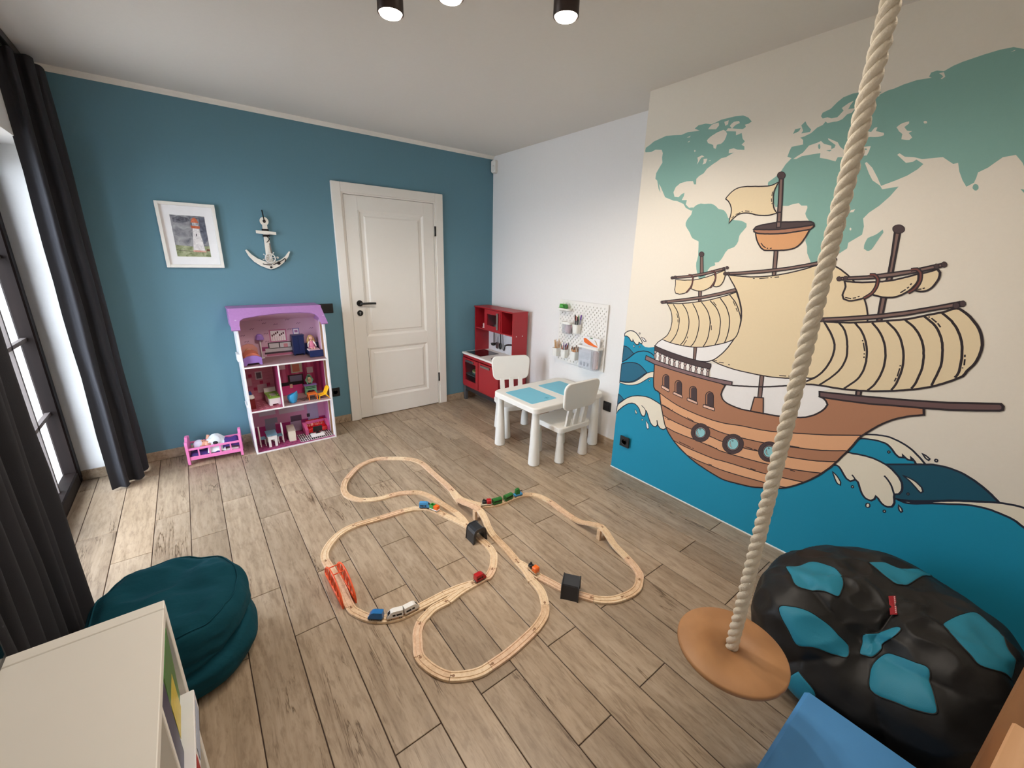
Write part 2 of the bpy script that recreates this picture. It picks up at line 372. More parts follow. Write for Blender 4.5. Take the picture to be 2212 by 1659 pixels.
MURAL['waves']=[('sea',0,'2046,1046 22,18 24,8 24,0 26,-10 23,-19 18,-18 14,-17 0,-13 12,-9 15,-6 29,1 27,7 19,7 20,-6 89,-163 956,-176 66,107 27,26 37,13 40,7 36,-5 33,-11 27,-15 26,-21 22,-21 8,-3 30,9 40,3 42,-8 42,-20 39,-26 33,-28 13,5 48,5 85,-5 632,-60 0,-599 -2644,0'),
('deep',0,'2048,956 25,-1 23,-9 24,-16 18,-14 -22,-24 -13,-13 -15,-13 -19,-14 -21,-14 0,20 0,20 0,20 0,19 0,20'),
('navy',9,'2048,956 25,-1 23,-9 24,-16 18,-14 -22,-24 -13,-13 -15,-13 -19,-14 -21,-14 0,20 0,20 0,20 0,19 0,20 0,19'),
('navy',11,'2047,837 21,14 20,14 14,13 14,13 16,16 17,15 16,11 17,7 35,10 34,2 29,-7 24,-13'),
('deep',0,'2046,822 33,16 36,10 22,4 21,2 19,-1 18,-4 16,-7 16,-10 18,-12 18,-13 -17,-14 -17,-15 -16,-16 -16,-15 -17,-14 -17,-11 -35,-17 -38,-8 -22,-2 -22,-1 0,22 0,21 0,21 0,22 0,21'),
('navy',10,'2046,822 33,16 36,10 22,4 21,2 19,-1 18,-4 16,-7 16,-10 18,-12 18,-13 -17,-14 -17,-15 -16,-16 -16,-15 -17,-14 -17,-11 -35,-17 -38,-8 -22,-2 -22,-1 0,22 0,21 0,21 0,22 0,21 0,21'),
('foam',0,'2046,689 21,2 24,2 37,9 21,7 21,9 17,12 16,13 16,15 16,16 16,17 15,14 27,14 27,9 3,-21 3,-21 -25,-4 -19,-9 -26,-22 -27,-23 -15,-11 -18,-11 -19,-8 -22,-8 -27,-7 -29,-4 -29,0 -24,1'),
('navy',8,'2046,689 21,2 24,2 37,9 21,7 21,9 17,12 16,13 16,15 16,16 16,17 15,14 27,14 27,9 3,-21 3,-21 -25,-4 -19,-9 -26,-22 -27,-23 -15,-11 -18,-11 -19,-8 -22,-8 -27,-7 -29,-4 -29,0 -24,1 0,9'),
('deep',0,'2046,593 19,-7 16,-10 17,-12 -21,-20 -15,-15 -16,-17 0,20 0,21 0,20'),
('navy',9,'2046,593 19,-7 16,-10 17,-12 -21,-20 -15,-15 -16,-17 0,20 0,21 0,20 0,20'),
('foam',0,'2046,1045 22,19 24,8 24,0 26,-10 23,-19 18,-18 14,-17 -2,-12 -12,2 -12,5 -2,-15 -13,-5 -13,5 -17,15 -8,14 2,-15 -9,-4 -10,6 -11,14 -14,8 -16,4 -14,-4'),
('navy',10,'2046,1045 22,19 24,8 24,0 26,-10 23,-19 18,-18 14,-17 -2,-12 -12,2 -12,5 -2,-15 -13,-5 -13,5 -17,15 -8,14 2,-15 -9,-4 -10,6 -11,14 -14,8 -16,4 -14,-4 0,19'),
('foam',0,'2046,495 9,23 23,21 18,19 17,16 17,14 18,11 20,11 21,8 21,7 21,5 20,4 21,3 21,1 20,-1 19,-4 17,-4 29,-7 29,-10 14,-13 13,-20 7,-17 7,-21 6,-18 9,-24 5,-18 -8,-19 -17,-14 -23,0 -19,15 -7,13 -8,22 5,-16 4,-16 -12,-18 -20,-1 -19,12 -9,12 -9,15 -9,16 -8,16 -11,18 -8,3 3,-21 -7,-24 -18,-3 -17,17 -13,26 -18,16 -23,10 -25,-2 -30,-12 -29,-23 -17,-16 -18,-20 -20,-24 -12,-25 0,19 0,20'),
('navy',11,'2046,495 9,23 23,21 18,19 17,16 17,14 18,11 20,11 21,8 21,7 21,5 20,4 21,3 21,1 20,-1 19,-4 17,-4 29,-7 29,-10 14,-13 13,-20 7,-17 7,-21 6,-18 9,-24 5,-18 -8,-19 -17,-14 -23,0 -19,15 -7,13 -8,22 5,-16 4,-16 -12,-18 -20,-1 -19,12 -9,12 -9,15 -9,16 -8,16 -11,18 -8,3 3,-21 -7,-24 -18,-3 -17,17 -13,26 -18,16 -23,10 -25,-2 -30,-12 -29,-23 -17,-16 -18,-20 -20,-24 -12,-25 0,19 0,20 0,18'),
('navy',8,'2252,565 23,-12 16,-16'),
('foam',0,'2203,520 13,-9 8,-14 -8,-9 -8,12'),
('navy',7,'2203,520 13,-9 8,-14 -8,-9 -8,12 -5,20'),
('white',0,'2302,467 13,-11 11,-11 7,-23 -8,-13 -12,12 -6,21'),
('navy',7,'2302,467 13,-11 11,-11 7,-23 -8,-13 -12,12 -6,21 -5,25'),
('white',0,'2129,981 11,-14 -4,-8 -7,9'),
('navy',6,'2129,981 11,-14 -4,-8 -7,9 0,13'),
('white',0,'2186,1041 24,-6 17,-15 -11,-6 -16,9'),
('navy',8,'2186,1041 24,-6 17,-15 -11,-6 -16,9 -14,18'),
('foam',0,'2278,464 0,-3 -2,-2 -3,-2 -3,0 -3,1 -1,2 1,3 2,3 2,2 3,0 3,-1'),
('navy',6,'2278,464 0,-3 -2,-2 -3,-2 -3,0 -3,1 -1,2 1,3 2,3 2,2 3,0 3,-1 1,-3'),
('foam',0,'2185,973 0,-3 -2,-2 -3,-1 -2,0 -2,2 -1,2 0,2 2,2 2,1 3,0 2,-1'),
('navy',6,'2185,973 0,-3 -2,-2 -3,-1 -2,0 -2,2 -1,2 0,2 2,2 2,1 3,0 2,-1 1,-2'),
('foam',0,'2174,1064 -1,-2 -1,-2 -3,-1 -3,0 -2,2 -1,2 1,2 1,2 3,1 3,0 2,-2'),
('navy',6,'2174,1064 -1,-2 -1,-2 -3,-1 -3,0 -2,2 -1,2 1,2 1,2 3,1 3,0 2,-2 1,-2'),
('foam',0,'2295,758 0,-3 -2,-2 -2,-1 -3,0 -2,1 -1,2 1,3 1,2 3,1 2,0 2,-1'),
('navy',6,'2295,758 0,-3 -2,-2 -2,-1 -3,0 -2,1 -1,2 1,3 1,2 3,1 2,0 2,-1 1,-2'),
('foam',0,'3426,751 4,10 5,10 9,7 13,5 8,4 9,3 10,3 10,3 8,2 8,1 9,2 8,1 7,1 10,0 9,-1 8,-2 9,-2 8,-2 9,-3 8,-3 8,-3 10,-5 9,-5 8,-5 9,-7 8,-7 9,-7 8,-7 8,-8 6,-6 5,-4 -7,-3 -7,-2 -7,-3 -7,-3 -8,11 -7,7 -9,8 7,-15 -12,-2 -10,6 -12,11 6,-13 -14,-4 -7,4 -8,6 -8,9 -8,9 -9,8 -10,7 -8,3 -10,1 -9,1 -10,0 -11,-1 -11,-2 -11,-2 -11,-2 -10,-3 -9,-4 -8,-5 -8,-5'),
('navy',12,'3426,751 4,10 5,10 9,7 13,5 8,4 9,3 10,3 10,3 8,2 8,1 9,2 8,1 7,1 10,0 9,-1 8,-2 9,-2 8,-2 9,-3 8,-3 8,-3 10,-5 9,-5 8,-5 9,-7 8,-7 9,-7 8,-7 8,-8 6,-6 5,-4 -7,-3 -7,-2 -7,-3 -7,-3 -8,11 -7,7 -9,8 7,-15 -12,-2 -10,6 -12,11 6,-13 -14,-4 -7,4 -8,6 -8,9 -8,9 -9,8 -10,7 -8,3 -10,1 -9,1 -10,0 -11,-1 -11,-2 -11,-2 -11,-2 -10,-3 -9,-4 -8,-5 -8,-5 -4,3'),
('abyss',0,'3563,674 23,10 23,10 23,10 21,9 18,8 15,6 13,6 6,2 5,0 6,1 6,1 7,1 6,1 7,0 7,0 7,0 7,-1 7,-1 7,-1 7,-1 7,-2 7,-2 7,-3 7,-3 7,-3 7,-3 8,-4 6,-4 7,-4 7,-4 6,-4 7,-5 6,-4 6,-5 6,-4 5,-5 6,-5 5,-4 6,-5 5,-5 -8,-3 -9,-4 -8,-3 -9,-4 -9,-3 -10,-5 -11,-5 -12,-5 -12,-6 -13,-5 -12,-6 -11,-5 -9,-5 -8,-5 -8,-5 -8,-4 -7,-5 -8,-4 -9,-5 -9,-5 -9,-5 -9,-4 -9,-5 -7,-4 -10,-4 -7,-3 -8,-2 -9,-3 -7,-3 -9,-2 -9,-2 -10,-2 -9,-3 -9,-2 -7,26 -6,25 -6,26 -6,25 -7,26'),
('navy',13,'3563,674 23,10 23,10 23,10 21,9 18,8 15,6 13,6 6,2 5,0 6,1 6,1 7,1 6,1 7,0 7,0 7,0 7,-1 7,-1 7,-1 7,-1 7,-2 7,-2 7,-3 7,-3 7,-3 7,-3 8,-4 6,-4 7,-4 7,-4 6,-4 7,-5 6,-4 6,-5 6,-4 5,-5 6,-5 5,-4 6,-5 5,-5 -8,-3 -9,-4 -8,-3 -9,-4 -9,-3 -10,-5 -11,-5 -12,-5 -12,-6 -13,-5 -12,-6 -11,-5 -9,-5 -8,-5 -8,-5 -8,-4 -7,-5 -8,-4 -9,-5 -9,-5 -9,-5 -9,-4 -9,-5 -7,-4 -10,-4 -7,-3 -8,-2 -9,-3 -7,-3 -9,-2 -9,-2 -10,-2 -9,-3 -9,-2 -7,26 -6,25 -6,26 -6,25 -7,26 -6,25'),
('foam',0,'3628,529 8,1 8,1 9,1 8,1 8,3 9,2 11,5 7,4 8,5 9,5 9,5 9,5 9,5 8,5 8,5 7,5 8,4 8,5 10,5 10,6 12,6 13,5 12,6 12,5 11,5 10,5 9,4 8,4 9,4 8,3 9,3 10,3 9,2 9,2 10,2 11,1 12,0 13,0 14,0 14,-2 15,-1 15,-1 14,-1 5,-22 6,-21 5,-22 6,-21 5,-22 6,-22 -17,10 -18,11 -18,10 -18,10 -15,9 -13,8 -11,6 -6,4 -4,3 -4,2 -5,2 -6,2 -6,2 -6,1 -6,1 -7,1 -6,1 -6,1 -6,0 -6,1 -6,1 -6,0 -7,-1 -7,0 -8,-1 -8,-2 -9,-1 -8,-2 -8,-3 -8,-3 -8,-3 -8,-3 -8,-4 -8,-4 -8,-4 -8,-4 -8,-3 -9,-4 -8,-4 -8,-4 -9,-4 -9,-5 -9,-5 -9,-5 -9,-5 -8,-5 -8,-4 -11,-5 -8,-3 -8,-2 -10,0 -8,1 -8,1'),
('navy',13,'3628,529 8,1 8,1 9,1 8,1 8,3 9,2 11,5 7,4 8,5 9,5 9,5 9,5 9,5 8,5 8,5 7,5 8,4 8,5 10,5 10,6 12,6 13,5 12,6 12,5 11,5 10,5 9,4 8,4 9,4 8,3 9,3 10,3 9,2 9,2 10,2 11,1 12,0 13,0 14,0 14,-2 15,-1 15,-1 14,-1 5,-22 6,-21 5,-22 6,-21 5,-22 6,-22 -17,10 -18,11 -18,10 -18,10 -15,9 -13,8 -11,6 -6,4 -4,3 -4,2 -5,2 -6,2 -6,2 -6,1 -6,1 -7,1 -6,1 -6,1 -6,0 -6,1 -6,1 -6,0 -7,-1 -7,0 -8,-1 -8,-2 -9,-1 -8,-2 -8,-3 -8,-3 -8,-3 -8,-3 -8,-4 -8,-4 -8,-4 -8,-4 -8,-3 -9,-4 -8,-4 -8,-4 -9,-4 -9,-5 -9,-5 -9,-5 -9,-5 -8,-5 -8,-4 -11,-5 -8,-3 -8,-2 -10,0 -8,1 -8,1 -9,2'),
('foam',0,'3363,584 7,15 7,16 8,15 7,14 6,13 7,9 11,9 11,2 11,0 9,2 9,2 10,1 9,1 10,1 10,0 10,0 10,0 9,-2 10,-2 9,-2 9,-3 8,-2 9,-4 7,-4 7,-4 7,-5 7,-6 7,-6 7,-6 6,-6 7,-10 6,-9 4,-10 4,-15 1,-15 -5,-18 -14,-8 2,-15 4,-12 3,-13 -1,-12 -3,-11 -14,-8 -11,1 -10,5 -10,9 -8,10 -10,7 -1,-17 -10,-13 -10,-1 -11,2 -9,7 -8,9 -8,13 -7,14 -6,13 -6,11 -13,9 -3,-7 -12,-11 -16,6 -8,8 -9,11 -9,12 -8,10 -8,7 -9,3 -9,-2 -9,-4'),
('navy',13,'3363,584 7,15 7,16 8,15 7,14 6,13 7,9 11,9 11,2 11,0 9,2 9,2 10,1 9,1 10,1 10,0 10,0 10,0 9,-2 10,-2 9,-2 9,-3 8,-2 9,-4 7,-4 7,-4 7,-5 7,-6 7,-6 7,-6 6,-6 7,-10 6,-9 4,-10 4,-15 1,-15 -5,-18 -14,-8 2,-15 4,-12 3,-13 -1,-12 -3,-11 -14,-8 -11,1 -10,5 -10,9 -8,10 -10,7 -1,-17 -10,-13 -10,-1 -11,2 -9,7 -8,9 -8,13 -7,14 -6,13 -6,11 -13,9 -3,-7 -12,-11 -16,6 -8,8 -9,11 -9,12 -8,10 -8,7 -9,3 -9,-2 -9,-4 -10,-4'),
('navy',11,'3568,618 9,-7 8,-8 8,-9 8,-11 6,-11 6,-13 6,-12'),
('navy',10,'3457,572 9,-8 9,-11'),
('foam',0,'3382,555 8,-5 9,-6 7,-6 10,-11 8,-11 2,-16 -12,2 -8,9 -8,13 -5,10 -6,10'),
('navy',9,'3382,555 8,-5 9,-6 7,-6 10,-11 8,-11 2,-16 -12,2 -8,9 -8,13 -5,10 -6,10 -5,11'),
('foam',0,'3626,647 7,-1 8,-1 8,-1 7,-2 7,-2 9,-4 9,-6 8,-6 6,-5 8,-16 -5,-9 -7,4 -8,7 -5,5 -7,6 -7,6 -7,6 -7,5 -8,5 -8,4'),
('navy',9,'3626,647 7,-1 8,-1 8,-1 7,-2 7,-2 9,-4 9,-6 8,-6 6,-5 8,-16 -5,-9 -7,4 -8,7 -5,5 -7,6 -7,6 -7,6 -7,5 -8,5 -8,4 -8,5'),
('foam',0,'3644,504 7,-6 7,-6 5,-11 -4,-7 -8,7 -4,10'),
('navy',9,'3644,504 7,-6 7,-6 5,-11 -4,-7 -8,7 -4,10 -3,13'),
('cream',0,'3662,769 7,-2 7,-3 6,-4 7,-5 -2,-8 -10,5 -7,8'),
('navy',9,'3662,769 7,-2 7,-3 6,-4 7,-5 -2,-8 -10,5 -7,8 -8,9'),
('foam',0,'3476,515 0,-3 -1,-2 -2,-2 -2,0 -2,1 -1,3 0,3 1,2 2,2 2,0 1,-1'),
('navy',8,'3476,515 0,-3 -1,-2 -2,-2 -2,0 -2,1 -1,3 0,3 1,2 2,2 2,0 1,-1 2,-3'),
('foam',0,'3664,571 1,-2 -1,-2 -1,-2 -2,0 -2,1 -1,2 0,3 1,2 1,1 2,1 2,-2'),
('navy',8,'3664,571 1,-2 -1,-2 -1,-2 -2,0 -2,1 -1,2 0,3 1,2 1,1 2,1 2,-2 0,-2'),
('foam',0,'3610,452 0,-3 -1,-3 -2,-1 -2,-1 -2,2 -1,2 0,3 1,3 2,2 2,0 2,-1'),
('navy',8,'3610,452 0,-3 -1,-3 -2,-1 -2,-1 -2,2 -1,2 0,3 1,3 2,2 2,0 2,-1 1,-3'),
('foam',0,'3562,736 0,-3 -1,-2 -2,-2 -1,0 -2,2 -1,2 0,3 1,2 1,1 2,0 2,-1'),
('navy',8,'3562,736 0,-3 -1,-2 -2,-2 -1,0 -2,2 -1,2 0,3 1,2 1,1 2,0 2,-1 1,-2'),
('foam',0,'3552,453 1,-6 -2,-5 -4,-4 -4,0 -3,2 -2,5 0,6 1,5 4,4 4,0 3,-2'),
('navy',8,'3552,453 1,-6 -2,-5 -4,-4 -4,0 -3,2 -2,5 0,6 1,5 4,4 4,0 3,-2 2,-5'),
('cream',0,'3713,757 0,-3 -1,-3 -1,-1 -3,0 -1,1 -2,3 0,3 1,3 2,1 2,0 2,-1'),
('navy',8,'3713,757 0,-3 -1,-3 -1,-1 -3,0 -1,1 -2,3 0,3 1,3 2,1 2,0 2,-1 1,-3')]
MURAL['ship']=[('pale',0,'2343,1052 62,-11 134,-3 76,11 75,25 70,31 37,27 -19,-40 -37,-61 -46,-50 -77,-21 -162,3 -158,38'),
('pale',0,'2661,965 102,-1 142,-8 87,4 80,8 92,24 70,32 -67,-65 130,10 -49,-32 5,-23 31,-15 9,-15 -5,-19 -19,-30 -30,-28 -34,-19 -54,-17 -58,-12 -62,-7 -69,-7 -54,-5 -48,4 -40,8 -28,18 -12,23 3,27 11,33 37,11 -2,20 -127,-4 -14,49'),
('wood',0,'2521,1573 16,0 20,-108 -19,-4'),
('ink',8,'2521,1573 16,0 20,-108 -19,-4 -17,112'),
('darkwood',0,'2542,1585 0,-5 -1,-4 -3,-3 -4,-2 -5,-1 -5,1 -5,2 -4,3 -3,4 -1,4 0,5 2,4 3,3 4,2 4,1 5,-1 5,-2 4,-3 3,-4'),
('ink',4,'2542,1585 0,-5 -1,-4 -3,-3 -4,-2 -5,-1 -5,1 -5,2 -4,3 -3,4 -1,4 0,5 2,4 3,3 4,2 4,1 5,-1 5,-2 4,-3 3,-4 1,-4'),
('wood',0,'2541,1384 19,2 9,-75 -16,-1'),
('ink',8,'2541,1384 19,2 9,-75 -16,-1 -12,74'),
('wood',0,'2566,1049 20,3 5,-91 -15,0'),
('ink',8,'2566,1049 20,3 5,-91 -15,0 -10,88'),
('wood',0,'2912,1608 17,0 14,-131 -16,2'),
('ink',9,'2912,1608 17,0 14,-131 -16,2 -15,129'),
('wood',0,'3367,1678 17,-1 7,-92 6,-74 3,-36 -17,-1 0,36 -6,79'),
('ink',12,'3367,1678 17,-1 7,-92 6,-74 3,-36 -17,-1 0,36 -6,79 -10,89'),
('darkwood',0,'3395,1691 1,-6 -2,-4 -3,-4 -5,-2 -6,-1 -6,1 -6,3 -5,4 -4,5 -2,5 -1,6 2,5 3,3 5,2 6,1 6,-1 6,-3 5,-4 4,-5'),
('ink',4,'3395,1691 1,-6 -2,-4 -3,-4 -5,-2 -6,-1 -6,1 -6,3 -5,4 -4,5 -2,5 -1,6 2,5 3,3 5,2 6,1 6,-1 6,-3 5,-4 4,-5 2,-5'),
('wood',0,'3381,1416 17,1 7,-112 -15,-2'),
('ink',12,'3381,1416 17,1 7,-112 -15,-2 -9,113'),
('wood',0,'3386,986 18,4 2,-35 -16,-3'),
('ink',12,'3386,986 18,4 2,-35 -16,-3 -4,34'),
('wood',0,'2966,961 19,2 12,-131 -19,-3'),
('ink',9,'2966,961 19,2 12,-131 -19,-3 -12,132'),
('sail',0,'2701,1475 11,-14 10,-14 11,-14 9,-11 8,-12 9,-12 8,-13 6,-12 6,-12 6,-14 6,-13 5,-11 5,-13 4,-12 3,-12 2,-12 3,-14 1,-13 1,-14 0,-15 -1,-12 -2,-13 -2,-13 -3,-13 -4,-13 -4,-12 -4,-13 -5,-12 -6,-13 -6,-12 -6,-13 -7,-12 -8,-13 -8,-12 -8,-11 -11,-13 -11,-13 -12,-11 -12,-13 14,-3 13,-4 14,-4 16,-3 13,-2 13,-2 14,-2 14,-1 14,-2 14,-1 13,0 13,-1 12,0 13,0 12,0 13,0 12,0 12,0 12,0 12,0 12,1 12,0 11,1 12,0 11,1 11,1 11,2 11,1 13,2 13,2 13,2 12,3 12,3 13,3 12,3 12,3 11,3 12,4 8,2 8,1 7,0 8,3 10,7 13,13 19,20 22,26 24,30 23,30 19,28 14,25 8,23 4,24 1,22 -1,21 -1,18 -1,14 -1,19 -3,8 -3,11 -4,12 -4,12 -4,11 -5,11 -6,12 -5,11 -7,11 -8,12 -6,9 -8,10 -8,10 -8,9 -9,10 -9,8 -10,9 -8,7 -9,7 -10,7 -9,7 -10,6 -11,6 -11,6 -10,7 -1,-2 -7,0 -8,0 -11,-1 -11,-1 -11,-2 -9,-2 -9,-3 -10,-4 -9,-4 -10,-4 -10,-4 -9,-3 -9,-3 -9,-3 -9,-3 -10,-3 -11,-3 -12,-4 -13,-3 -13,-3 -14,-4 -15,-3 -14,-3 -15,-2 -15,-2 -15,-2 -15,-2 -15,-1 -14,-1 -15,-1 -15,0 -14,1 -14,0 -14,1 -13,0 -13,1 -13,1 -13,0'),
('ink',10,'2701,1475 11,-14 10,-14 11,-14 9,-11 8,-12 9,-12 8,-13 6,-12 6,-12 6,-14 6,-13 5,-11 5,-13 4,-12 3,-12 2,-12 3,-14 1,-13 1,-14 0,-15 -1,-12 -2,-13 -2,-13 -3,-13 -4,-13 -4,-12 -4,-13 -5,-12 -6,-13 -6,-12 -6,-13 -7,-12 -8,-13 -8,-12 -8,-11 -11,-13 -11,-13 -12,-11 -12,-13 14,-3 13,-4 14,-4 16,-3 13,-2 13,-2 14,-2 14,-1 14,-2 14,-1 13,0 13,-1 12,0 13,0 12,0 13,0 12,0 12,0 12,0 12,0 12,1 12,0 11,1 12,0 11,1 11,1 11,2 11,1 13,2 13,2 13,2 12,3 12,3 13,3 12,3 12,3 11,3 12,4 8,2 8,1 7,0 8,3 10,7 13,13 19,20 22,26 24,30 23,30 19,28 14,25 8,23 4,24 1,22 -1,21 -1,18 -1,14 -1,19 -3,8 -3,11 -4,12 -4,12 -4,11 -5,11 -6,12 -5,11 -7,11 -8,12 -6,9 -8,10 -8,10 -8,9 -9,10 -9,8 -10,9 -8,7 -9,7 -10,7 -9,7 -10,6 -11,6 -11,6 -10,7 -1,-2 -7,0 -8,0 -11,-1 -11,-1 -11,-2 -9,-2 -9,-3 -10,-4 -9,-4 -10,-4 -10,-4 -9,-3 -9,-3 -9,-3 -9,-3 -10,-3 -11,-3 -12,-4 -13,-3 -13,-3 -14,-4 -15,-3 -14,-3 -15,-2 -15,-2 -15,-2 -15,-2 -15,-1 -14,-1 -15,-1 -15,0 -14,1 -14,0 -14,1 -13,0 -13,1 -13,1 -13,0 -13,1'),
('ink',10,'2704,990 -13,-7 -14,-8 -14,-6 -15,-3 -15,-2 -16,-2'),
('ink',13,'2832,863 13,2 13,3 13,2 13,3 13,2 13,3 13,2 13,3 13,3 13,3 12,3 13,3 12,3 12,4 12,3 12,4 13,4 12,4 11,4 10,3 13,5 11,3 13,6 9,4 11,6 10,5 11,6 11,6'),
('sail',0,'2348,1283 18,2 18,2 18,2 18,1 17,2 18,3 18,3 18,3 18,4 17,3 17,4 16,4 17,4 15,3 14,4 14,4 15,5 13,4 13,5 13,4 13,5 12,5 12,4 14,6 13,6 12,5 13,6 7,-14 8,-15 8,-15 6,-14 5,-15 6,-15 4,-15 3,-14 2,-13 1,-14 1,-14 0,-14 0,-15 -1,-15 -1,-13 -3,-15 -4,-12 -7,-12 -9,-10 -12,-8 -16,-9 -11,-6 -14,-7 -15,-6 -15,-6 -15,-6 -15,-6 -15,-5 -15,-5 -15,-5 -15,-4 -16,-3 -15,-3 -15,-2 -15,-2 -15,-1 -19,-1 -20,-1 -18,0 -18,1 -21,0 -19,2 -19,2 -21,3 -20,4 -21,4 15,12 15,14 8,12 6,15 6,15 3,17 1,19 1,18 -2,16 -3,15 -4,14 -7,18 -9,15 -12,16'),
('ink',9,'2348,1283 18,2 18,2 18,2 18,1 17,2 18,3 18,3 18,3 18,4 17,3 17,4 16,4 17,4 15,3 14,4 14,4 15,5 13,4 13,5 13,4 13,5 12,5 12,4 14,6 13,6 12,5 13,6 7,-14 8,-15 8,-15 6,-14 5,-15 6,-15 4,-15 3,-14 2,-13 1,-14 1,-14 0,-14 0,-15 -1,-15 -1,-13 -3,-15 -4,-12 -7,-12 -9,-10 -12,-8 -16,-9 -11,-6 -14,-7 -15,-6 -15,-6 -15,-6 -15,-6 -15,-5 -15,-5 -15,-5 -15,-4 -16,-3 -15,-3 -15,-2 -15,-2 -15,-1 -19,-1 -20,-1 -18,0 -18,1 -21,0 -19,2 -19,2 -21,3 -20,4 -21,4 15,12 15,14 8,12 6,15 6,15 3,17 1,19 1,18 -2,16 -3,15 -4,14 -7,18 -9,15 -12,16 -13,15'),
('ink',9,'2391,1283 12,-14 12,-13 11,-15 7,-13 6,-13 5,-14 3,-15 1,-16 0,-16 -1,-17 -3,-15 -4,-19 -7,-17 -7,-14 -10,-17 -11,-14'),
('ink',9,'2452,1292 12,-13 12,-12 10,-14 9,-15 7,-16 6,-17 4,-17 2,-19 1,-20 -1,-13 -3,-15 -2,-16 -4,-14 -4,-13 -7,-16 -9,-13 -8,-13'),
('ink',9,'2517,1301 9,-12 9,-11 9,-11 7,-12 7,-13 7,-12 5,-14 5,-14 2,-14 2,-15 0,-16 0,-15 -2,-17 -2,-17 -3,-16 -4,-14 -9,-20 -12,-17'),
('ink',9,'2571,1314 10,-10 11,-10 10,-11 10,-11 8,-12 7,-12 6,-13 5,-14 5,-17 2,-17 1,-19 0,-16 0,-17 -1,-18 -2,-15 -5,-18 -6,-15 -7,-15'),
('ink',9,'2622,1327 13,-11 12,-10 13,-11 10,-11 9,-13 8,-14 7,-14 5,-14 4,-17 2,-18 1,-17 1,-14 1,-13 -1,-14 -1,-13 -3,-17 -5,-16 -5,-16'),
('ink',9,'2678,1346 11,-11 11,-11 11,-12 10,-12 8,-14 8,-15 7,-15 5,-15 4,-15 2,-14 1,-14 1,-14 0,-14 -1,-14 -1,-14 -2,-12 -3,-16 -4,-14'),
('ink',9,'2727,1369 10,-9 10,-10 11,-10 9,-10 8,-12 8,-12 6,-12 6,-12 7,-13 5,-13 4,-13'),
('ink',9,'2346,1053 -14,-12 -14,-12 -10,-14 -10,-15'),
('ink',7,'2424,1229 11,-27'),
('ink',7,'2436,1193 4,-17'),
('ink',7,'2637,1229 11,-33'),
('ink',7,'2653,1186 5,-27'),
('ink',7,'2517,1098 -1,-12'),
('ink',7,'2514,1075 -16,-35'),
('ink',7,'2642,1322 21,-20'),
('ink',7,'2753,1336 17,-26'),
('ink',7,'2775,1300 12,-19'),
('ink',7,'2835,1464 9,-1'),
('ink',7,'2867,1464 44,6'),
('ink',7,'2920,1472 7,0'),
('ink',7,'2939,1474 21,3'),
('ink',7,'2705,986 17,-1'),
('ink',7,'2733,980 29,2'),
('ink',7,'2788,978 11,0'),
('ink',7,'3058,976 32,5'),
('ink',7,'3100,983 14,3'),
('wood',0,'2307,1295 155,30 114,25 104,30 71,25 12,-14 -80,-27 -104,-29 -114,-25 -153,-29'),
('ink',8,'2307,1295 155,30 114,25 104,30 71,25 12,-14 -80,-27 -104,-29 -114,-25 -153,-29 -5,14'),
('darkwood',0,'2319,1289 0,-2 -1,-3 -2,-2 -3,-2 -3,0 -3,0 -3,1 -2,2 -2,2 -1,2 0,3 1,3 2,2 3,1 3,1 3,0 3,-1 2,-2 2,-2'),
('ink',3,'2319,1289 0,-2 -1,-3 -2,-2 -3,-2 -3,0 -3,0 -3,1 -2,2 -2,2 -1,2 0,3 1,3 2,2 3,1 3,1 3,0 3,-1 2,-2 2,-2 1,-3'),
('darkwood',0,'2347,1295 0,-3 -1,-3 -2,-2 -2,-2 -3,-1 -3,0 -3,2 -2,2 -2,2 -1,3 0,3 1,3 2,2 2,2 3,1 3,-1 3,-1 2,-2 2,-2'),
('ink',3,'2347,1295 0,-3 -1,-3 -2,-2 -2,-2 -3,-1 -3,0 -3,2 -2,2 -2,2 -1,3 0,3 1,3 2,2 2,2 3,1 3,-1 3,-1 2,-2 2,-2 1,-3'),
('sail',0,'2383,1433 3,-16 2,-16 -1,-14 -1,-14 10,-21 26,-4 17,3 18,6 15,10 12,13 7,17 5,17 2,24 -17,-2 -18,-1 -18,-2 -20,0 -21,0'),
('ink',8,'2383,1433 3,-16 2,-16 -1,-14 -1,-14 10,-21 26,-4 17,3 18,6 15,10 12,13 7,17 5,17 2,24 -17,-2 -18,-1 -18,-2 -20,0 -21,0 -21,0'),
('sail',0,'2498,1436 16,4 15,3 15,4 15,5 12,4 13,4 12,5 13,5 12,5 11,-17 -1,-13 -4,-15 -6,-14 -13,-15 -16,-11 -18,-9 -20,-5 -21,0 -20,4 -20,6 4,14 2,14'),
('ink',8,'2498,1436 16,4 15,3 15,4 15,5 12,4 13,4 12,5 13,5 12,5 11,-17 -1,-13 -4,-15 -6,-14 -13,-15 -16,-11 -18,-9 -20,-5 -21,0 -20,4 -20,6 4,14 2,14 -1,22'),
('sail',0,'2631,1478 12,6 12,5 11,6 12,5 7,-25 -1,-17 -4,-18 -7,-15 -9,-12 -20,-6 -16,3 4,16 3,16 -1,18'),
('ink',8,'2631,1478 12,6 12,5 11,6 12,5 7,-25 -1,-17 -4,-18 -7,-15 -9,-12 -20,-6 -16,3 4,16 3,16 -1,18 -3,18'),
('wood',0,'2362,1449 108,14 95,20 108,32 6,-12 -112,-33 -95,-20 -108,-12'),
('ink',8,'2362,1449 108,14 95,20 108,32 6,-12 -112,-33 -95,-20 -108,-12 -2,11'),
('darkwood',0,'2367,1443 0,-2 -1,-3 -2,-2 -2,-1 -3,-1 -3,1 -3,1 -2,1 -2,3 -1,2 0,3 1,2 2,2 3,1 2,1 3,0 3,-1 3,-2 1,-2'),
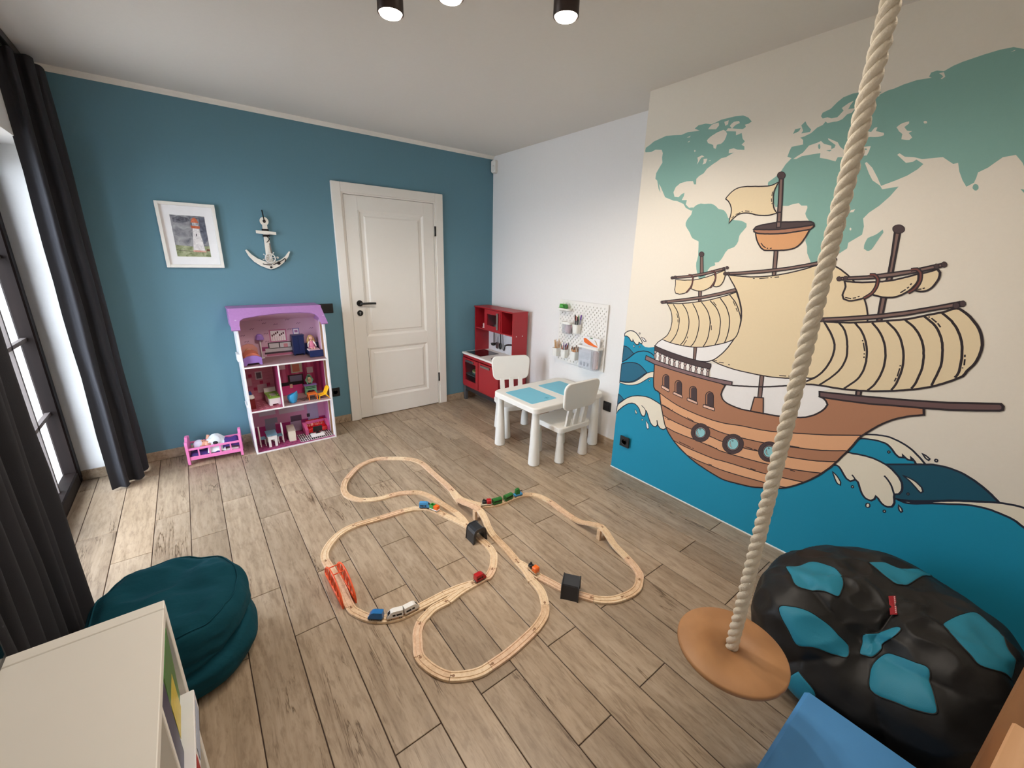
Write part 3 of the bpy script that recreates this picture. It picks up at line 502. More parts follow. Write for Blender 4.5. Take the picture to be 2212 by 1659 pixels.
('ink',3,'2367,1443 0,-2 -1,-3 -2,-2 -2,-1 -3,-1 -3,1 -3,1 -2,1 -2,3 -1,2 0,3 1,2 2,2 3,1 2,1 3,0 3,-1 3,-2 1,-2 1,-3'),
('darkwood',0,'2390,1448 0,-3 -1,-3 -2,-2 -3,-2 -3,0 -3,0 -3,1 -3,2 -2,3 -1,3 0,3 1,2 2,2 3,2 3,0 4,0 3,-1 3,-2 1,-3'),
('ink',3,'2390,1448 0,-3 -1,-3 -2,-2 -3,-2 -3,0 -3,0 -3,1 -3,2 -2,3 -1,3 0,3 1,2 2,2 3,2 3,0 4,0 3,-1 3,-2 1,-3 1,-2'),
('darkwood',0,'2697,1514 0,-2 -1,-3 -1,-2 -3,-1 -2,-1 -3,1 -3,1 -2,2 -2,2 0,3 -1,2 1,3 2,1 2,2 3,0 3,0 2,-1 2,-2 2,-2'),
('ink',3,'2697,1514 0,-2 -1,-3 -1,-2 -3,-1 -2,-1 -3,1 -3,1 -2,2 -2,2 0,3 -1,2 1,3 2,1 2,2 3,0 3,0 2,-1 2,-2 2,-2 1,-3'),
('darkwood',0,'2677,1509 0,-2 -1,-2 -1,-2 -2,-1 -2,0 -3,0 -2,1 -2,1 -1,2 -1,3 0,2 1,2 1,1 2,1 2,1 3,-1 2,0 2,-2 1,-2'),
('ink',3,'2677,1509 0,-2 -1,-2 -1,-2 -2,-1 -2,0 -3,0 -2,1 -2,1 -1,2 -1,3 0,2 1,2 1,1 2,1 2,1 3,-1 2,0 2,-2 1,-2 1,-2'),
('ink',16,'2464,1465 18,0 13,-14 2,-27 -2,-14 -5,-16 -7,-10 -8,-12 -9,-11'),
('rope',6,'2464,1465 18,0 13,-14 2,-27 -2,-14 -5,-16 -7,-10 -8,-12 -9,-11'),
('ink',16,'2599,1492 17,1 13,-15 4,-23 -2,-14 -4,-14 -8,-14 -9,-15'),
('rope',6,'2599,1492 17,1 13,-15 4,-23 -2,-14 -4,-14 -8,-14 -9,-15'),
('wood',0,'2683,1487 79,7 115,14 106,16 78,17 62,16 45,10 2,-10 -45,-14 -62,-15 -77,-17 -106,-17 -116,-13 -79,-6'),
('ink',9,'2683,1487 79,7 115,14 106,16 78,17 62,16 45,10 2,-10 -45,-14 -62,-15 -77,-17 -106,-17 -116,-13 -79,-6 -2,12'),
('darkwood',0,'2690,1482 0,-3 -1,-2 -2,-2 -2,-2 -2,0 -3,0 -3,1 -2,2 -2,2 -1,3 0,2 1,3 2,2 2,1 3,1 2,-1 3,-1 2,-2 2,-2'),
('ink',3,'2690,1482 0,-3 -1,-2 -2,-2 -2,-2 -2,0 -3,0 -3,1 -2,2 -2,2 -1,3 0,2 1,3 2,2 2,1 3,1 2,-1 3,-1 2,-2 2,-2 1,-2'),
('darkwood',0,'2709,1484 0,-3 0,-2 -2,-2 -2,-1 -3,-1 -2,0 -3,1 -2,2 -2,3 -1,2 0,3 1,2 1,2 3,1 2,1 3,0 3,-1 2,-2 2,-3'),
('ink',3,'2709,1484 0,-3 0,-2 -2,-2 -2,-1 -3,-1 -2,0 -3,1 -2,2 -2,3 -1,2 0,3 1,2 1,2 3,1 2,1 3,0 3,-1 2,-2 2,-3 0,-2'),
('darkwood',0,'3187,1566 0,-4 -1,-3 -1,-2 -2,-2 -3,0 -3,0 -3,2 -3,2 -1,3 -2,3 0,4 1,3 1,2 3,1 2,1 3,0 3,-2 3,-2 2,-3'),
('ink',3,'3187,1566 0,-4 -1,-3 -1,-2 -2,-2 -3,0 -3,0 -3,2 -3,2 -1,3 -2,3 0,4 1,3 1,2 3,1 2,1 3,0 3,-2 3,-2 2,-3 1,-3'),
('wood',0,'2870,1948 17,-2 17,-110 16,-118 -18,1 -15,118'),
('ink',10,'2870,1948 17,-2 17,-110 16,-118 -18,1 -15,118 -17,111'),
('darkwood',0,'2895,1956 0,-5 -2,-5 -3,-3 -5,-2 -5,0 -6,1 -6,3 -5,5 -3,5 -2,5 0,6 2,4 3,3 5,2 5,0 6,-1 6,-3 4,-5 4,-5'),
('ink',4,'2895,1956 0,-5 -2,-5 -3,-3 -5,-2 -5,0 -6,1 -6,3 -5,5 -3,5 -2,5 0,6 2,4 3,3 5,2 5,0 6,-1 6,-3 4,-5 4,-5 2,-5'),
('sail',0,'2870,1929 -9,-4 -9,-4 -9,-3 -11,-2 -13,0 -19,1 -11,1 -13,1 -14,2 -13,1 -12,1 -16,2 -14,0 -11,0 -14,-1 -12,-3 -12,-5 -12,-8 -9,-8 -8,-9 -7,-8 -5,-9 17,-13 13,-17 9,-19 3,-12 1,-14 -1,-14 -2,-14 0,-23 8,11 9,11 11,10 12,9 12,4 13,2 16,0 17,-2 16,-4 17,-6 16,-3 16,-2 12,-1 12,0 12,0 11,2 12,3 11,3 -15,18 -6,12 -4,12 -3,15 -3,15 -2,15 0,14 2,12 4,11 3,10'),
('ink',9,'2870,1929 -9,-4 -9,-4 -9,-3 -11,-2 -13,0 -19,1 -11,1 -13,1 -14,2 -13,1 -12,1 -16,2 -14,0 -11,0 -14,-1 -12,-3 -12,-5 -12,-8 -9,-8 -8,-9 -7,-8 -5,-9 17,-13 13,-17 9,-19 3,-12 1,-14 -1,-14 -2,-14 0,-23 8,11 9,11 11,10 12,9 12,4 13,2 16,0 17,-2 16,-4 17,-6 16,-3 16,-2 12,-1 12,0 12,0 11,2 12,3 11,3 -15,18 -6,12 -4,12 -3,15 -3,15 -2,15 0,14 2,12 4,11 3,10 4,10'),
('ink',6,'2851,1867 0,20'),
('ink',6,'2851,1856 4,-16'),
('ink',6,'2858,1834 1,-5'),
('ink',6,'2667,1773 11,11'),
('ink',6,'2686,1790 23,9'),
('ink',6,'2714,1803 8,1'),
('ink',6,'2732,1805 23,-3'),
('ink',6,'2765,1799 4,-1'),
('ink',10,'2887,1785 13,3 12,-1'),
('tan',0,'2805,1695 16,-1 17,-1 17,-2 16,-1 16,-1 15,0 15,1 15,0 14,2 14,1 13,1 13,1 12,2 11,1 11,1 10,1 10,1 10,1 -3,-11 -4,-12 -3,-10 -5,-11 -4,-10 -5,-9 -6,-7 -6,-7 -10,-7 -13,-5 -9,-2 -12,-2 -14,-2 -10,0 -12,-1 -12,0 -13,0 -11,0 -9,0 -16,0 -9,1 -17,11 -11,13 -10,14 -8,14 -6,14'),
('ink',11,'2805,1695 16,-1 17,-1 17,-2 16,-1 16,-1 15,0 15,1 15,0 14,2 14,1 13,1 13,1 12,2 11,1 11,1 10,1 10,1 10,1 -3,-11 -4,-12 -3,-10 -5,-11 -4,-10 -5,-9 -6,-7 -6,-7 -10,-7 -13,-5 -9,-2 -12,-2 -14,-2 -10,0 -12,-1 -12,0 -13,0 -11,0 -9,0 -16,0 -9,1 -17,11 -11,13 -10,14 -8,14 -6,14 -7,22'),
('darkwood',0,'2792,1711 10,13 21,6 9,2 11,1 12,2 14,2 13,2 13,1 14,1 14,0 14,0 14,-1 13,0 13,0 13,0 14,-1 13,0 12,0 10,-1 8,-1 13,-7 5,-12 -9,-1 -9,-2 -11,-1 -8,-2 -10,-1 -10,-1 -11,-2 -13,-1 -12,0 -13,-1 -14,0 -15,0 -15,0 -16,0 -16,0 -17,1 -18,1 -19,1 -18,1'),
('ink',11,'2792,1711 10,13 21,6 9,2 11,1 12,2 14,2 13,2 13,1 14,1 14,0 14,0 14,-1 13,0 13,0 13,0 14,-1 13,0 12,0 10,-1 8,-1 13,-7 5,-12 -9,-1 -9,-2 -11,-1 -8,-2 -10,-1 -10,-1 -11,-2 -13,-1 -12,0 -13,-1 -14,0 -15,0 -15,0 -16,0 -16,0 -17,1 -18,1 -19,1 -18,1 -19,1'),
('rim',0,'2794,1711 13,-1 13,0 13,-1 13,-1 12,0 11,-1 13,0 12,0 11,0 11,0 12,1 11,0 11,1 11,1 11,1 11,1 11,1 11,1 11,1 11,2 8,1 15,2 12,3 2,-10 -10,-10 -8,-2 -10,-2 -11,-1 -12,-2 -10,-1 -10,-2 -11,-1 -11,-2 -11,-1 -11,-1 -12,-1 -11,0 -11,-1 -12,0 -12,0 -13,0 -13,1 -12,0 -10,1 -14,1 -12,2 -9,3 -12,6'),
('ink',11,'2794,1711 13,-1 13,0 13,-1 13,-1 12,0 11,-1 13,0 12,0 11,0 11,0 12,1 11,0 11,1 11,1 11,1 11,1 11,1 11,1 11,1 11,2 8,1 15,2 12,3 2,-10 -10,-10 -8,-2 -10,-2 -11,-1 -12,-2 -10,-1 -10,-2 -11,-1 -11,-2 -11,-1 -11,-1 -12,-1 -11,0 -11,-1 -12,0 -12,0 -13,0 -13,1 -12,0 -10,1 -14,1 -12,2 -9,3 -12,6 -2,11'),
('wood',0,'2898,1743 18,-1 4,-25 -18,-1'),
('ink',9,'2898,1743 18,-1 4,-25 -18,-1 -4,27'),
('ink',7,'2842,1643 12,-14'),
('ink',7,'2854,1629 16,-11'),
('ink',7,'2875,1617 7,-1'),
('ink',7,'2890,1616 9,1'),
('sail',0,'3196,1279 13,1 12,1 13,1 12,0 13,1 12,2 12,1 11,1 12,2 11,2 11,2 12,2 11,2 11,2 11,3 11,2 12,3 12,2 13,3 13,3 14,3 14,3 13,4 12,3 11,4 10,4 9,4 10,4 8,4 9,4 8,3 8,3 7,3 7,3 7,2 6,3 8,4 6,5 7,4 6,3 6,2 8,-1 7,-4 7,-5 7,-5 7,-6 7,-6 7,-8 7,-8 5,-6 6,-7 5,-7 5,-8 4,-7 5,-10 4,-10 4,-11 3,-10 3,-11 1,-10 1,-11 0,-11 0,-11 -1,-10 -1,-10 -2,-10 -3,-10 -4,-9 -4,-9 -3,-8 -2,-11 -4,-11 -5,-5 -6,-6 -7,-7 -7,-7 -8,-6 -8,-7 -7,-6 -8,-5 -7,-6 -8,-5 -9,-6 -10,-5 -11,-6 -12,-6 -13,-6 -14,-5 -14,-6 -14,-5 -16,-6 -16,-5 -17,-5 -17,-5 -17,-5 -17,-4 -17,-3 -16,-4 -16,-2 -17,-3 -16,-2 -16,-2 -17,-1 -17,-2 -18,0 -17,-1 -16,-1 -16,-2 -13,-1 -13,-2 -12,-3 -11,-2 -11,-2 -12,-2 11,9 12,10 11,10 11,9 10,9 8,10 8,11 7,11 5,11 5,11 4,11 3,11 3,11 3,11 1,11 2,11 0,11 0,11 0,11 -2,11 -2,11 -4,10 -5,11 -5,10 -6,10 -6,10 -7,10 -8,10 -7,10 -8,10'),
('ink',14,'3196,1279 13,1 12,1 13,1 12,0 13,1 12,2 12,1 11,1 12,2 11,2 11,2 12,2 11,2 11,2 11,3 11,2 12,3 12,2 13,3 13,3 14,3 14,3 13,4 12,3 11,4 10,4 9,4 10,4 8,4 9,4 8,3 8,3 7,3 7,3 7,2 6,3 8,4 6,5 7,4 6,3 6,2 8,-1 7,-4 7,-5 7,-5 7,-6 7,-6 7,-8 7,-8 5,-6 6,-7 5,-7 5,-8 4,-7 5,-10 4,-10 4,-11 3,-10 3,-11 1,-10 1,-11 0,-11 0,-11 -1,-10 -1,-10 -2,-10 -3,-10 -4,-9 -4,-9 -3,-8 -2,-11 -4,-11 -5,-5 -6,-6 -7,-7 -7,-7 -8,-6 -8,-7 -7,-6 -8,-5 -7,-6 -8,-5 -9,-6 -10,-5 -11,-6 -12,-6 -13,-6 -14,-5 -14,-6 -14,-5 -16,-6 -16,-5 -17,-5 -17,-5 -17,-5 -17,-4 -17,-3 -16,-4 -16,-2 -17,-3 -16,-2 -16,-2 -17,-1 -17,-2 -18,0 -17,-1 -16,-1 -16,-2 -13,-1 -13,-2 -12,-3 -11,-2 -11,-2 -12,-2 11,9 12,10 11,10 11,9 10,9 8,10 8,11 7,11 5,11 5,11 4,11 3,11 3,11 3,11 1,11 2,11 0,11 0,11 0,11 -2,11 -2,11 -4,10 -5,11 -5,10 -6,10 -6,10 -7,10 -8,10 -7,10 -8,10 -8,10'),
('ink',13,'3255,1282 8,-8 9,-8 7,-9 7,-10 5,-11 5,-11 4,-12 4,-12 3,-13 3,-10 2,-12 2,-11 2,-11 1,-11 0,-11 -1,-12 -2,-11 -2,-12 -3,-11 -4,-10 -4,-10 -5,-9 -5,-9 -6,-9 -6,-9 -6,-9 -7,-8 -7,-9 -7,-9 -8,-9 -7,-9'),
('ink',13,'3313,1290 8,-7 7,-8 8,-7 7,-8 6,-9 6,-9 6,-10 5,-11 5,-10 4,-11 4,-11 3,-10 3,-11 2,-11 2,-11 1,-11 2,-11 0,-11 0,-11 0,-12 -1,-11 -2,-11 -3,-12 -3,-11 -5,-11 -5,-9 -6,-9 -7,-9 -7,-10 -7,-9 -7,-9'),
('ink',13,'3375,1298 8,-8 8,-8 8,-8 7,-9 7,-9 6,-9 6,-10 5,-10 5,-10 4,-10 4,-11 3,-11 3,-12 3,-11 2,-12 1,-11 1,-12 1,-12 0,-12 -1,-12 -1,-10 -1,-11 -2,-10 -2,-10 -3,-10 -2,-9 -4,-11 -5,-9 -5,-9 -6,-9'),
('ink',13,'3423,1309 9,-7 8,-7 8,-7 8,-7 7,-8 7,-9 6,-9 6,-9 5,-10 5,-11 4,-10 4,-10 4,-11 3,-11 3,-11 2,-10 2,-12 2,-11 1,-12 1,-11 0,-11 0,-12 -1,-12 -1,-11 -1,-11 -1,-10 -3,-13 -3,-10 -4,-10'),
('ink',13,'3481,1324 8,-7 9,-6 8,-6 8,-7 7,-8 7,-8 7,-9 6,-10 6,-10 5,-9 4,-10 4,-9 3,-9 3,-10 2,-11 3,-9 2,-11 1,-10 2,-11 1,-11 1,-11 0,-12 -1,-12 -1,-12 -1,-12 -1,-11 -1,-9 -4,-15 -4,-10'),
('ink',13,'3536,1345 8,-6 8,-6 7,-6 8,-6 7,-7 6,-7 6,-8 5,-8 5,-9 5,-9 4,-8 3,-9 4,-9 3,-10 2,-9 3,-10 2,-11 2,-10 2,-11 2,-11 1,-11 1,-12 -1,-13 -1,-14 -1,-14 -2,-14 -1,-11 -1,-9 -1,-10'),
('ink',13,'3582,1367 7,-6 8,-6 7,-6 7,-6 7,-6 6,-8 7,-8 6,-8 5,-8 5,-9 5,-8 4,-9 4,-9 4,-9 3,-10 3,-9 2,-8 2,-10 2,-9 2,-10 2,-9 1,-10 1,-10 1,-10 1,-10 1,-9 0,-8 -2,-14 -4,-9'),
('ink',8,'3358,1216 3,-5'),
('ink',8,'3364,1205 13,-37'),
('ink',8,'3377,1158 2,-5'),
('ink',8,'3380,1144 1,-7'),
('ink',8,'3509,1131 0,-6'),
('ink',8,'3510,1117 0,-37'),
('ink',8,'3508,1073 -2,-17'),
('ink',8,'3548,1346 5,-3'),
('ink',8,'3558,1341 19,-15'),
('ink',8,'3581,1323 12,-15'),
('ink',8,'3685,1212 2,-10'),
('ink',8,'3689,1194 4,-24'),
('ink',8,'3691,1161 0,-4'),
('wood',0,'3170,1292 110,20 105,23 94,26 86,30 57,22 10,-15 -64,-21 -85,-32 -94,-27 -105,-22 -110,-19'),
('ink',11,'3170,1292 110,20 105,23 94,26 86,30 57,22 10,-15 -64,-21 -85,-32 -94,-27 -105,-22 -110,-19 -4,15'),
('darkwood',0,'3640,1407 1,-3 -1,-4 -1,-2 -2,-2 -2,-1 -3,0 -2,2 -3,2 -2,3 -1,4 0,3 0,4 1,2 2,2 3,1 2,0 3,-2 2,-2 2,-3'),
('ink',3,'3640,1407 1,-3 -1,-4 -1,-2 -2,-2 -2,-1 -3,0 -2,2 -3,2 -2,3 -1,4 0,3 0,4 1,2 2,2 3,1 2,0 3,-2 2,-2 2,-3 1,-4'),
('darkwood',0,'3625,1399 0,-4 0,-3 -1,-3 -2,-2 -3,-1 -3,0 -3,2 -2,2 -2,4 -2,3 0,4 0,4 2,3 2,2 2,0 3,0 3,-1 3,-3 2,-3'),
('ink',3,'3625,1399 0,-4 0,-3 -1,-3 -2,-2 -3,-1 -3,0 -3,2 -2,2 -2,4 -2,3 0,4 0,4 2,3 2,2 2,0 3,0 3,-1 3,-3 2,-3 1,-4'),
('darkwood',0,'3195,1289 0,-3 -1,-3 -1,-3 -2,-2 -3,-1 -3,1 -3,1 -2,2 -2,3 -1,3 0,3 0,3 2,3 2,1 3,1 3,0 2,-1 3,-2 2,-3'),
('ink',3,'3195,1289 0,-3 -1,-3 -1,-3 -2,-2 -3,-1 -3,1 -3,1 -2,2 -2,3 -1,3 0,3 0,3 2,3 2,1 3,1 3,0 2,-1 3,-2 2,-3 1,-3'),
('sail',0,'3237,1470 5,-11 4,-13 -1,-12 -2,-13 -1,-12 8,-17 11,-4 11,-3 9,1 10,3 9,3 8,3 8,4 7,4 7,4 7,7 5,8 4,9 4,9 3,9 1,8 -2,17 -8,0 -8,-1 -8,-1 -8,-1 -9,-1 -9,-1 -10,0 -10,0 -11,0 -12,1 -11,0'),
('ink',12,'3237,1470 5,-11 4,-13 -1,-12 -2,-13 -1,-12 8,-17 11,-4 11,-3 9,1 10,3 9,3 8,3 8,4 7,4 7,4 7,7 5,8 4,9 4,9 3,9 1,8 -2,17 -8,0 -8,-1 -8,-1 -8,-1 -9,-1 -9,-1 -10,0 -10,0 -11,0 -12,1 -11,0 -11,0'),
('sail',0,'3356,1475 8,1 8,1 7,2 8,1 8,2 8,2 7,2 8,3 8,3 8,3 7,3 7,2 8,4 8,3 7,4 8,3 3,-12 2,-12 -1,-9 -3,-10 -5,-10 -3,-7 -5,-7 -5,-6 -6,-6 -6,-6 -7,-5 -8,-5 -7,-3 -8,-3 -8,-1 -9,-1 -7,0 -11,0 -9,2 -9,2 -10,2 -8,3 3,10 4,10 2,9 -1,13'),
('ink',12,'3356,1475 8,1 8,1 7,2 8,1 8,2 8,2 7,2 8,3 8,3 8,3 7,3 7,2 8,4 8,3 7,4 8,3 3,-12 2,-12 -1,-9 -3,-10 -5,-10 -3,-7 -5,-7 -5,-6 -6,-6 -6,-6 -7,-5 -8,-5 -7,-3 -8,-3 -8,-1 -9,-1 -7,0 -11,0 -9,2 -9,2 -10,2 -8,3 3,10 4,10 2,9 -1,13 -1,13'),
('sail',0,'3488,1514 7,4 8,3 7,3 7,3 7,4 7,3 10,-12 2,-12 0,-13 -2,-9 -3,-10 -3,-9 -4,-8 -5,-6 -5,-5 -6,-3 -7,-2 -7,-1 -8,1 -8,2 3,11 3,10 2,10 -1,12 -2,12'),
('ink',12,'3488,1514 7,4 8,3 7,3 7,3 7,4 7,3 10,-12 2,-12 0,-13 -2,-9 -3,-10 -3,-9 -4,-8 -5,-6 -5,-5 -6,-3 -7,-2 -7,-1 -8,1 -8,2 3,11 3,10 2,10 -1,12 -2,12 -2,12'),
('wood',0,'3212,1486 102,12 78,17 65,14 64,22 22,6 4,-11 -20,-8 -53,-18 -78,-22 -79,-13 -102,-10'),
('ink',10,'3212,1486 102,12 78,17 65,14 64,22 22,6 4,-11 -20,-8 -53,-18 -78,-22 -79,-13 -102,-10 -3,11'),
('darkwood',0,'3223,1481 0,-4 -1,-3 -1,-2 -2,-2 -3,0 -3,0 -3,1 -3,3 -1,2 -2,4 0,3 1,3 1,3 3,1 2,1 3,0 3,-2 3,-2 2,-3'),
('ink',3,'3223,1481 0,-4 -1,-3 -1,-2 -2,-2 -3,0 -3,0 -3,1 -3,3 -1,2 -2,4 0,3 1,3 1,3 3,1 2,1 3,0 3,-2 3,-2 2,-3 1,-3'),
('darkwood',0,'3246,1485 0,-3 -1,-3 -1,-2 -2,-2 -2,0 -3,0 -3,1 -2,3 -2,2 -1,3 0,3 1,3 1,2 2,2 3,0 2,0 3,-1 2,-2 2,-3'),
('ink',3,'3246,1485 0,-3 -1,-3 -1,-2 -2,-2 -2,0 -3,0 -3,1 -2,3 -2,2 -1,3 0,3 1,3 1,2 2,2 3,0 2,0 3,-1 2,-2 2,-3 1,-3'),
('darkwood',0,'3554,1553 0,-4 0,-3 -2,-2 -2,-2 -2,0 -2,0 -3,2 -2,2 -2,3 -1,3 -1,4 1,3 1,2 2,2 2,0 3,0 2,-2 3,-2 1,-3'),
('ink',3,'3554,1553 0,-4 0,-3 -2,-2 -2,-2 -2,0 -2,0 -3,2 -2,2 -2,3 -1,3 -1,4 1,3 1,2 2,2 2,0 3,0 2,-2 3,-2 1,-3 2,-3'),
('darkwood',0,'3533,1546 0,-4 0,-2 -1,-3 -2,-1 -2,-1 -3,1 -2,1 -2,2 -2,3 -1,3 0,3 0,3 1,2 2,2 2,0 3,0 2,-1 2,-3 2,-2'),
('ink',3,'3533,1546 0,-4 0,-2 -1,-3 -2,-1 -2,-1 -3,1 -2,1 -2,2 -2,3 -1,3 0,3 0,3 1,2 2,2 2,0 3,0 2,-1 2,-3 2,-2 1,-3'),
('ink',24,'3321,1503 16,1 9,-7 7,-10 2,-8 1,-11 0,-11 -2,-11 -3,-11 -5,-11 -7,-8 -7,-7 -8,-7'),
('rope',9,'3321,1503 16,1 9,-7 7,-10 2,-8 1,-11 0,-11 -2,-11 -3,-11 -5,-11 -7,-8 -7,-7 -8,-7'),
('ink',24,'3452,1529 8,2 9,1 8,-5 7,-9 3,-9 2,-11 1,-12 -2,-11 -3,-10 -4,-10 -5,-7 -6,-6 -6,-6'),
('rope',9,'3452,1529 8,2 9,1 8,-5 7,-9 3,-9 2,-11 1,-12 -2,-11 -3,-10 -4,-10 -5,-7 -6,-6 -6,-6'),
('ink',8,'3254,1399 24,-4'),
('ink',8,'3283,1398 12,3'),
('ink',8,'3300,1405 6,4'),
('ink',8,'3440,1434 14,15'),
('ink',8,'3457,1454 5,6'),
('ink',8,'3464,1468 3,7'),
('ink',8,'3490,1452 12,2'),
('ink',8,'3505,1456 6,3'),
('hull',0,'2313,878 3,-27 2,-29 2,-29 3,-28 4,-24 4,-19 15,-17 16,-3 14,-6 8,-14 4,-17 5,-21 5,-14 5,-16 6,-17 6,-17 7,-17 5,-15 6,-16 6,-15 6,-16 7,-15 8,-13 10,-13 10,-13 10,-11 12,-11 11,-11 11,-10 13,-10 14,-10 13,-9 14,-9 14,-8 15,-8 15,-7 16,-7 15,-7 15,-6 14,-5 12,-5 13,-4 14,-4 19,-4 20,-5 22,-5 25,-5 24,-4 24,-4 20,-2 18,0 17,2 16,2 14,3 15,3 14,2 14,3 14,3 14,2 13,3 13,3 12,4 15,5 13,6 14,5 13,6 12,6 12,5 12,4 12,5 11,5 10,5 13,7 11,7 11,8 12,10 9,7 9,8 9,8 9,9 9,9 9,9 8,9 8,9 9,10 8,10 7,10 8,10 8,11 8,12 7,11 7,12 7,12 7,11 6,11 5,11 5,11 5,11 5,10 4,11 5,12 5,12 5,11 5,12 4,12 4,10 5,13 4,12 3,11 4,11 3,10 5,10 5,9 6,9 6,10 6,8 6,9 6,9 7,9 6,9 7,8 6,7 6,7 7,7 6,6 6,6 7,6 7,6 8,6 8,5 8,5 7,5 9,5 8,4 9,4 7,3 6,3 11,5 -3,12 -3,11 -3,12 -14,-3 -12,-3 -13,-3 -14,-4 -15,-3 -17,-3 -20,-4 -22,-5 -24,-5 -24,-4 -25,-4 -24,-3 -23,-3 -23,-1 -22,0 -23,-1 -23,0 -24,-1 -5,-9 15,-3 8,-5 8,-7 9,-15 -5,-19 -5,-10 -6,-10 -8,-10 -9,-10 -10,-10 -11,-8 -10,-7 -11,-7 -13,-5 -9,-4 -11,-3 -11,-4 -12,-3 -11,-3 -12,-3 -11,-2 -12,-3 -11,-2 -12,-2 -12,-2 -12,-1 -13,-2 -12,-1 -13,-1 -13,-2 -15,-1 -14,-2 -14,-1 -13,-1 -15,-2 -13,-1 -13,-1 -13,-1 -17,1 -16,1 -15,2 -14,2 -14,3 -12,3 -16,8 -12,10 -12,23 3,27 5,16 6,17 -14,3 -14,4 -15,4 -14,3 -16,3 -18,3 -20,1 -22,1 -24,1 -24,0 -23,1 -23,1 -20,1 -20,1 -18,2 -19,1 -19,1 -21,0 -21,0 -22,-1 -23,-1 -24,-1 -23,-2'),
('plank',0,'2376,696 19,-8 18,-7 20,-8 14,-4 15,-5 15,-6 17,-4 17,-5 14,-3 16,-3 15,-3 17,-2 17,-3 17,-2 18,-2 18,-2 19,-2 19,-1 19,-1 19,-1 17,0 18,-1 17,0 17,1 17,1 17,1 17,2 18,3 18,3 17,4 18,3 18,3 18,2 18,2 19,2 18,2 17,2 16,2 14,3 13,2 12,2 12,3 13,3 14,4 17,4 17,5 19,5 18,5 19,5 19,6 18,5 18,5 18,5 18,6 19,5 19,6 19,7 20,7 20,7 20,7 20,7 19,7 -36,-95 -15,-5 -16,-7 -15,-6 -16,-6 -15,-5 -15,-6 -15,-4 -14,-4 -14,-4 -14,-3 -14,-4 -14,-3 -13,-3 -12,-3 -13,-3 -12,-3 -13,-3 -15,-3 -17,-3 -18,-4 -18,-4 -20,-3 -19,-4 -19,-3 -18,-3 -17,-2 -18,-2 -17,-2 -18,-2 -18,-2 -19,-2 -20,-2 -21,-1 -19,-2 -20,-1 -17,0 -16,0 -14,1 -12,1 -13,2 -13,1 -14,2 -15,0 -16,0 -16,0 -16,0 -16,1 -14,0 -17,1 -15,2 -15,2 -17,3 -13,2 -15,2 -16,3 -16,3 -16,3 -16,4 -18,3 -18,4 -18,4 -18,4 -18,4'),
('plank',0,'2425,549 16,-3 14,-4 14,-3 16,-3 19,-3 19,-3 20,-2 21,-2 23,-2 22,-2 22,-1 22,-2 23,0 23,-1 23,0 21,-1 18,-1 17,-1 13,-1 12,-2 14,-1 17,0 19,1 22,0 23,1 23,2 22,1 19,2 16,1 13,2 12,2 12,2 13,2 16,2 18,3 20,4 21,3 22,4 20,3 18,4 16,3 15,3 15,3 14,3 13,3 12,3 12,3 11,2 11,3 10,3 13,3 12,4 13,5 14,5 14,5 13,5 13,5 -44,-83 -13,-4 -13,-4 -13,-4 -13,-4 -14,-3 -14,-4 -14,-4 -15,-3 -15,-4 -16,-4 -15,-3 -16,-3 -16,-3 -16,-2 -17,-3 -17,-2 -17,-2 -17,-3 -17,-2 -18,-2 -17,-2 -19,-2 -18,-2 -18,-1 -20,-2 -21,-2 -21,-2 -21,-1 -18,-1 -16,-1 -18,0 -10,2 -16,2 -15,1 -17,1 -19,1 -20,1 -20,1 -19,1 -17,1 -17,0 -16,0 -16,0 -16,0 -15,0 -18,1 -16,1 -16,0 -15,1 -14,2 -20,3 -18,4 -17,3'),
('plank',0,'2531,401 18,-3 17,-3 19,-3 20,-2 15,-1 16,-1 16,-1 17,-1 17,0 18,-1 18,0 20,-1 20,0 19,0 17,0 14,0 16,2 9,2 18,2 16,2 18,2 21,2 21,2 21,1 20,2 19,2 18,1 18,2 18,1 18,2 17,2 17,2 17,3 17,3 16,3 16,3 17,3 16,3 17,3 17,3 16,3 16,3 16,3 -69,-64 -13,-4 -12,-3 -12,-3 -13,-4 -14,-3 -14,-2 -14,-2 -15,-1 -16,-2 -15,-2 -16,-2 -16,-2 -15,-2 -16,-3 -16,-2 -16,-2 -16,-2 -16,-2 -17,-2 -16,-1 -16,-2 -15,-1 -14,-1 -16,-1 -14,0 -13,0 -14,0 -14,0 -16,-1 -17,0 -17,0 -16,0 -16,0 -19,1 -17,2 -17,2 -17,2'),
('ink',9,'2376,696 19,-8 18,-7 20,-8 14,-4 15,-5 15,-6 17,-4 17,-5 14,-3 16,-3 15,-3 17,-2 17,-3 17,-2 18,-2 18,-2 19,-2 19,-1 19,-1 19,-1 17,0 18,-1 17,0 17,1 17,1 17,1 17,2 18,3 18,3 17,4 18,3 18,3 18,2 18,2 19,2 18,2 17,2 16,2 14,3 13,2 12,2 12,3 13,3 14,4 17,4 17,5 19,5 18,5 19,5 19,6 18,5 18,5 18,5 18,6 19,5 19,6 19,7 20,7 20,7 20,7 20,7 19,7'),
('ink',9,'2404,617 18,-4 18,-4 18,-4 18,-4 18,-3 16,-4 16,-3 16,-3 16,-3 15,-2 13,-2 17,-3 15,-2 15,-2 17,-1 14,0 16,-1 16,0 16,0 16,0 15,0 14,-2 13,-1 13,-2 12,-1 14,-1 16,0 17,0 20,1 19,2 21,1 20,2 19,2 18,2 18,2 17,2 18,2 17,2 18,3 19,3 19,4 20,3 18,4 18,4 17,3 15,3 13,3 12,3 13,3 12,3 13,3 14,3 14,4 14,3 14,4 14,4 15,4 15,6 15,5 16,6 15,6 16,7 15,5'),
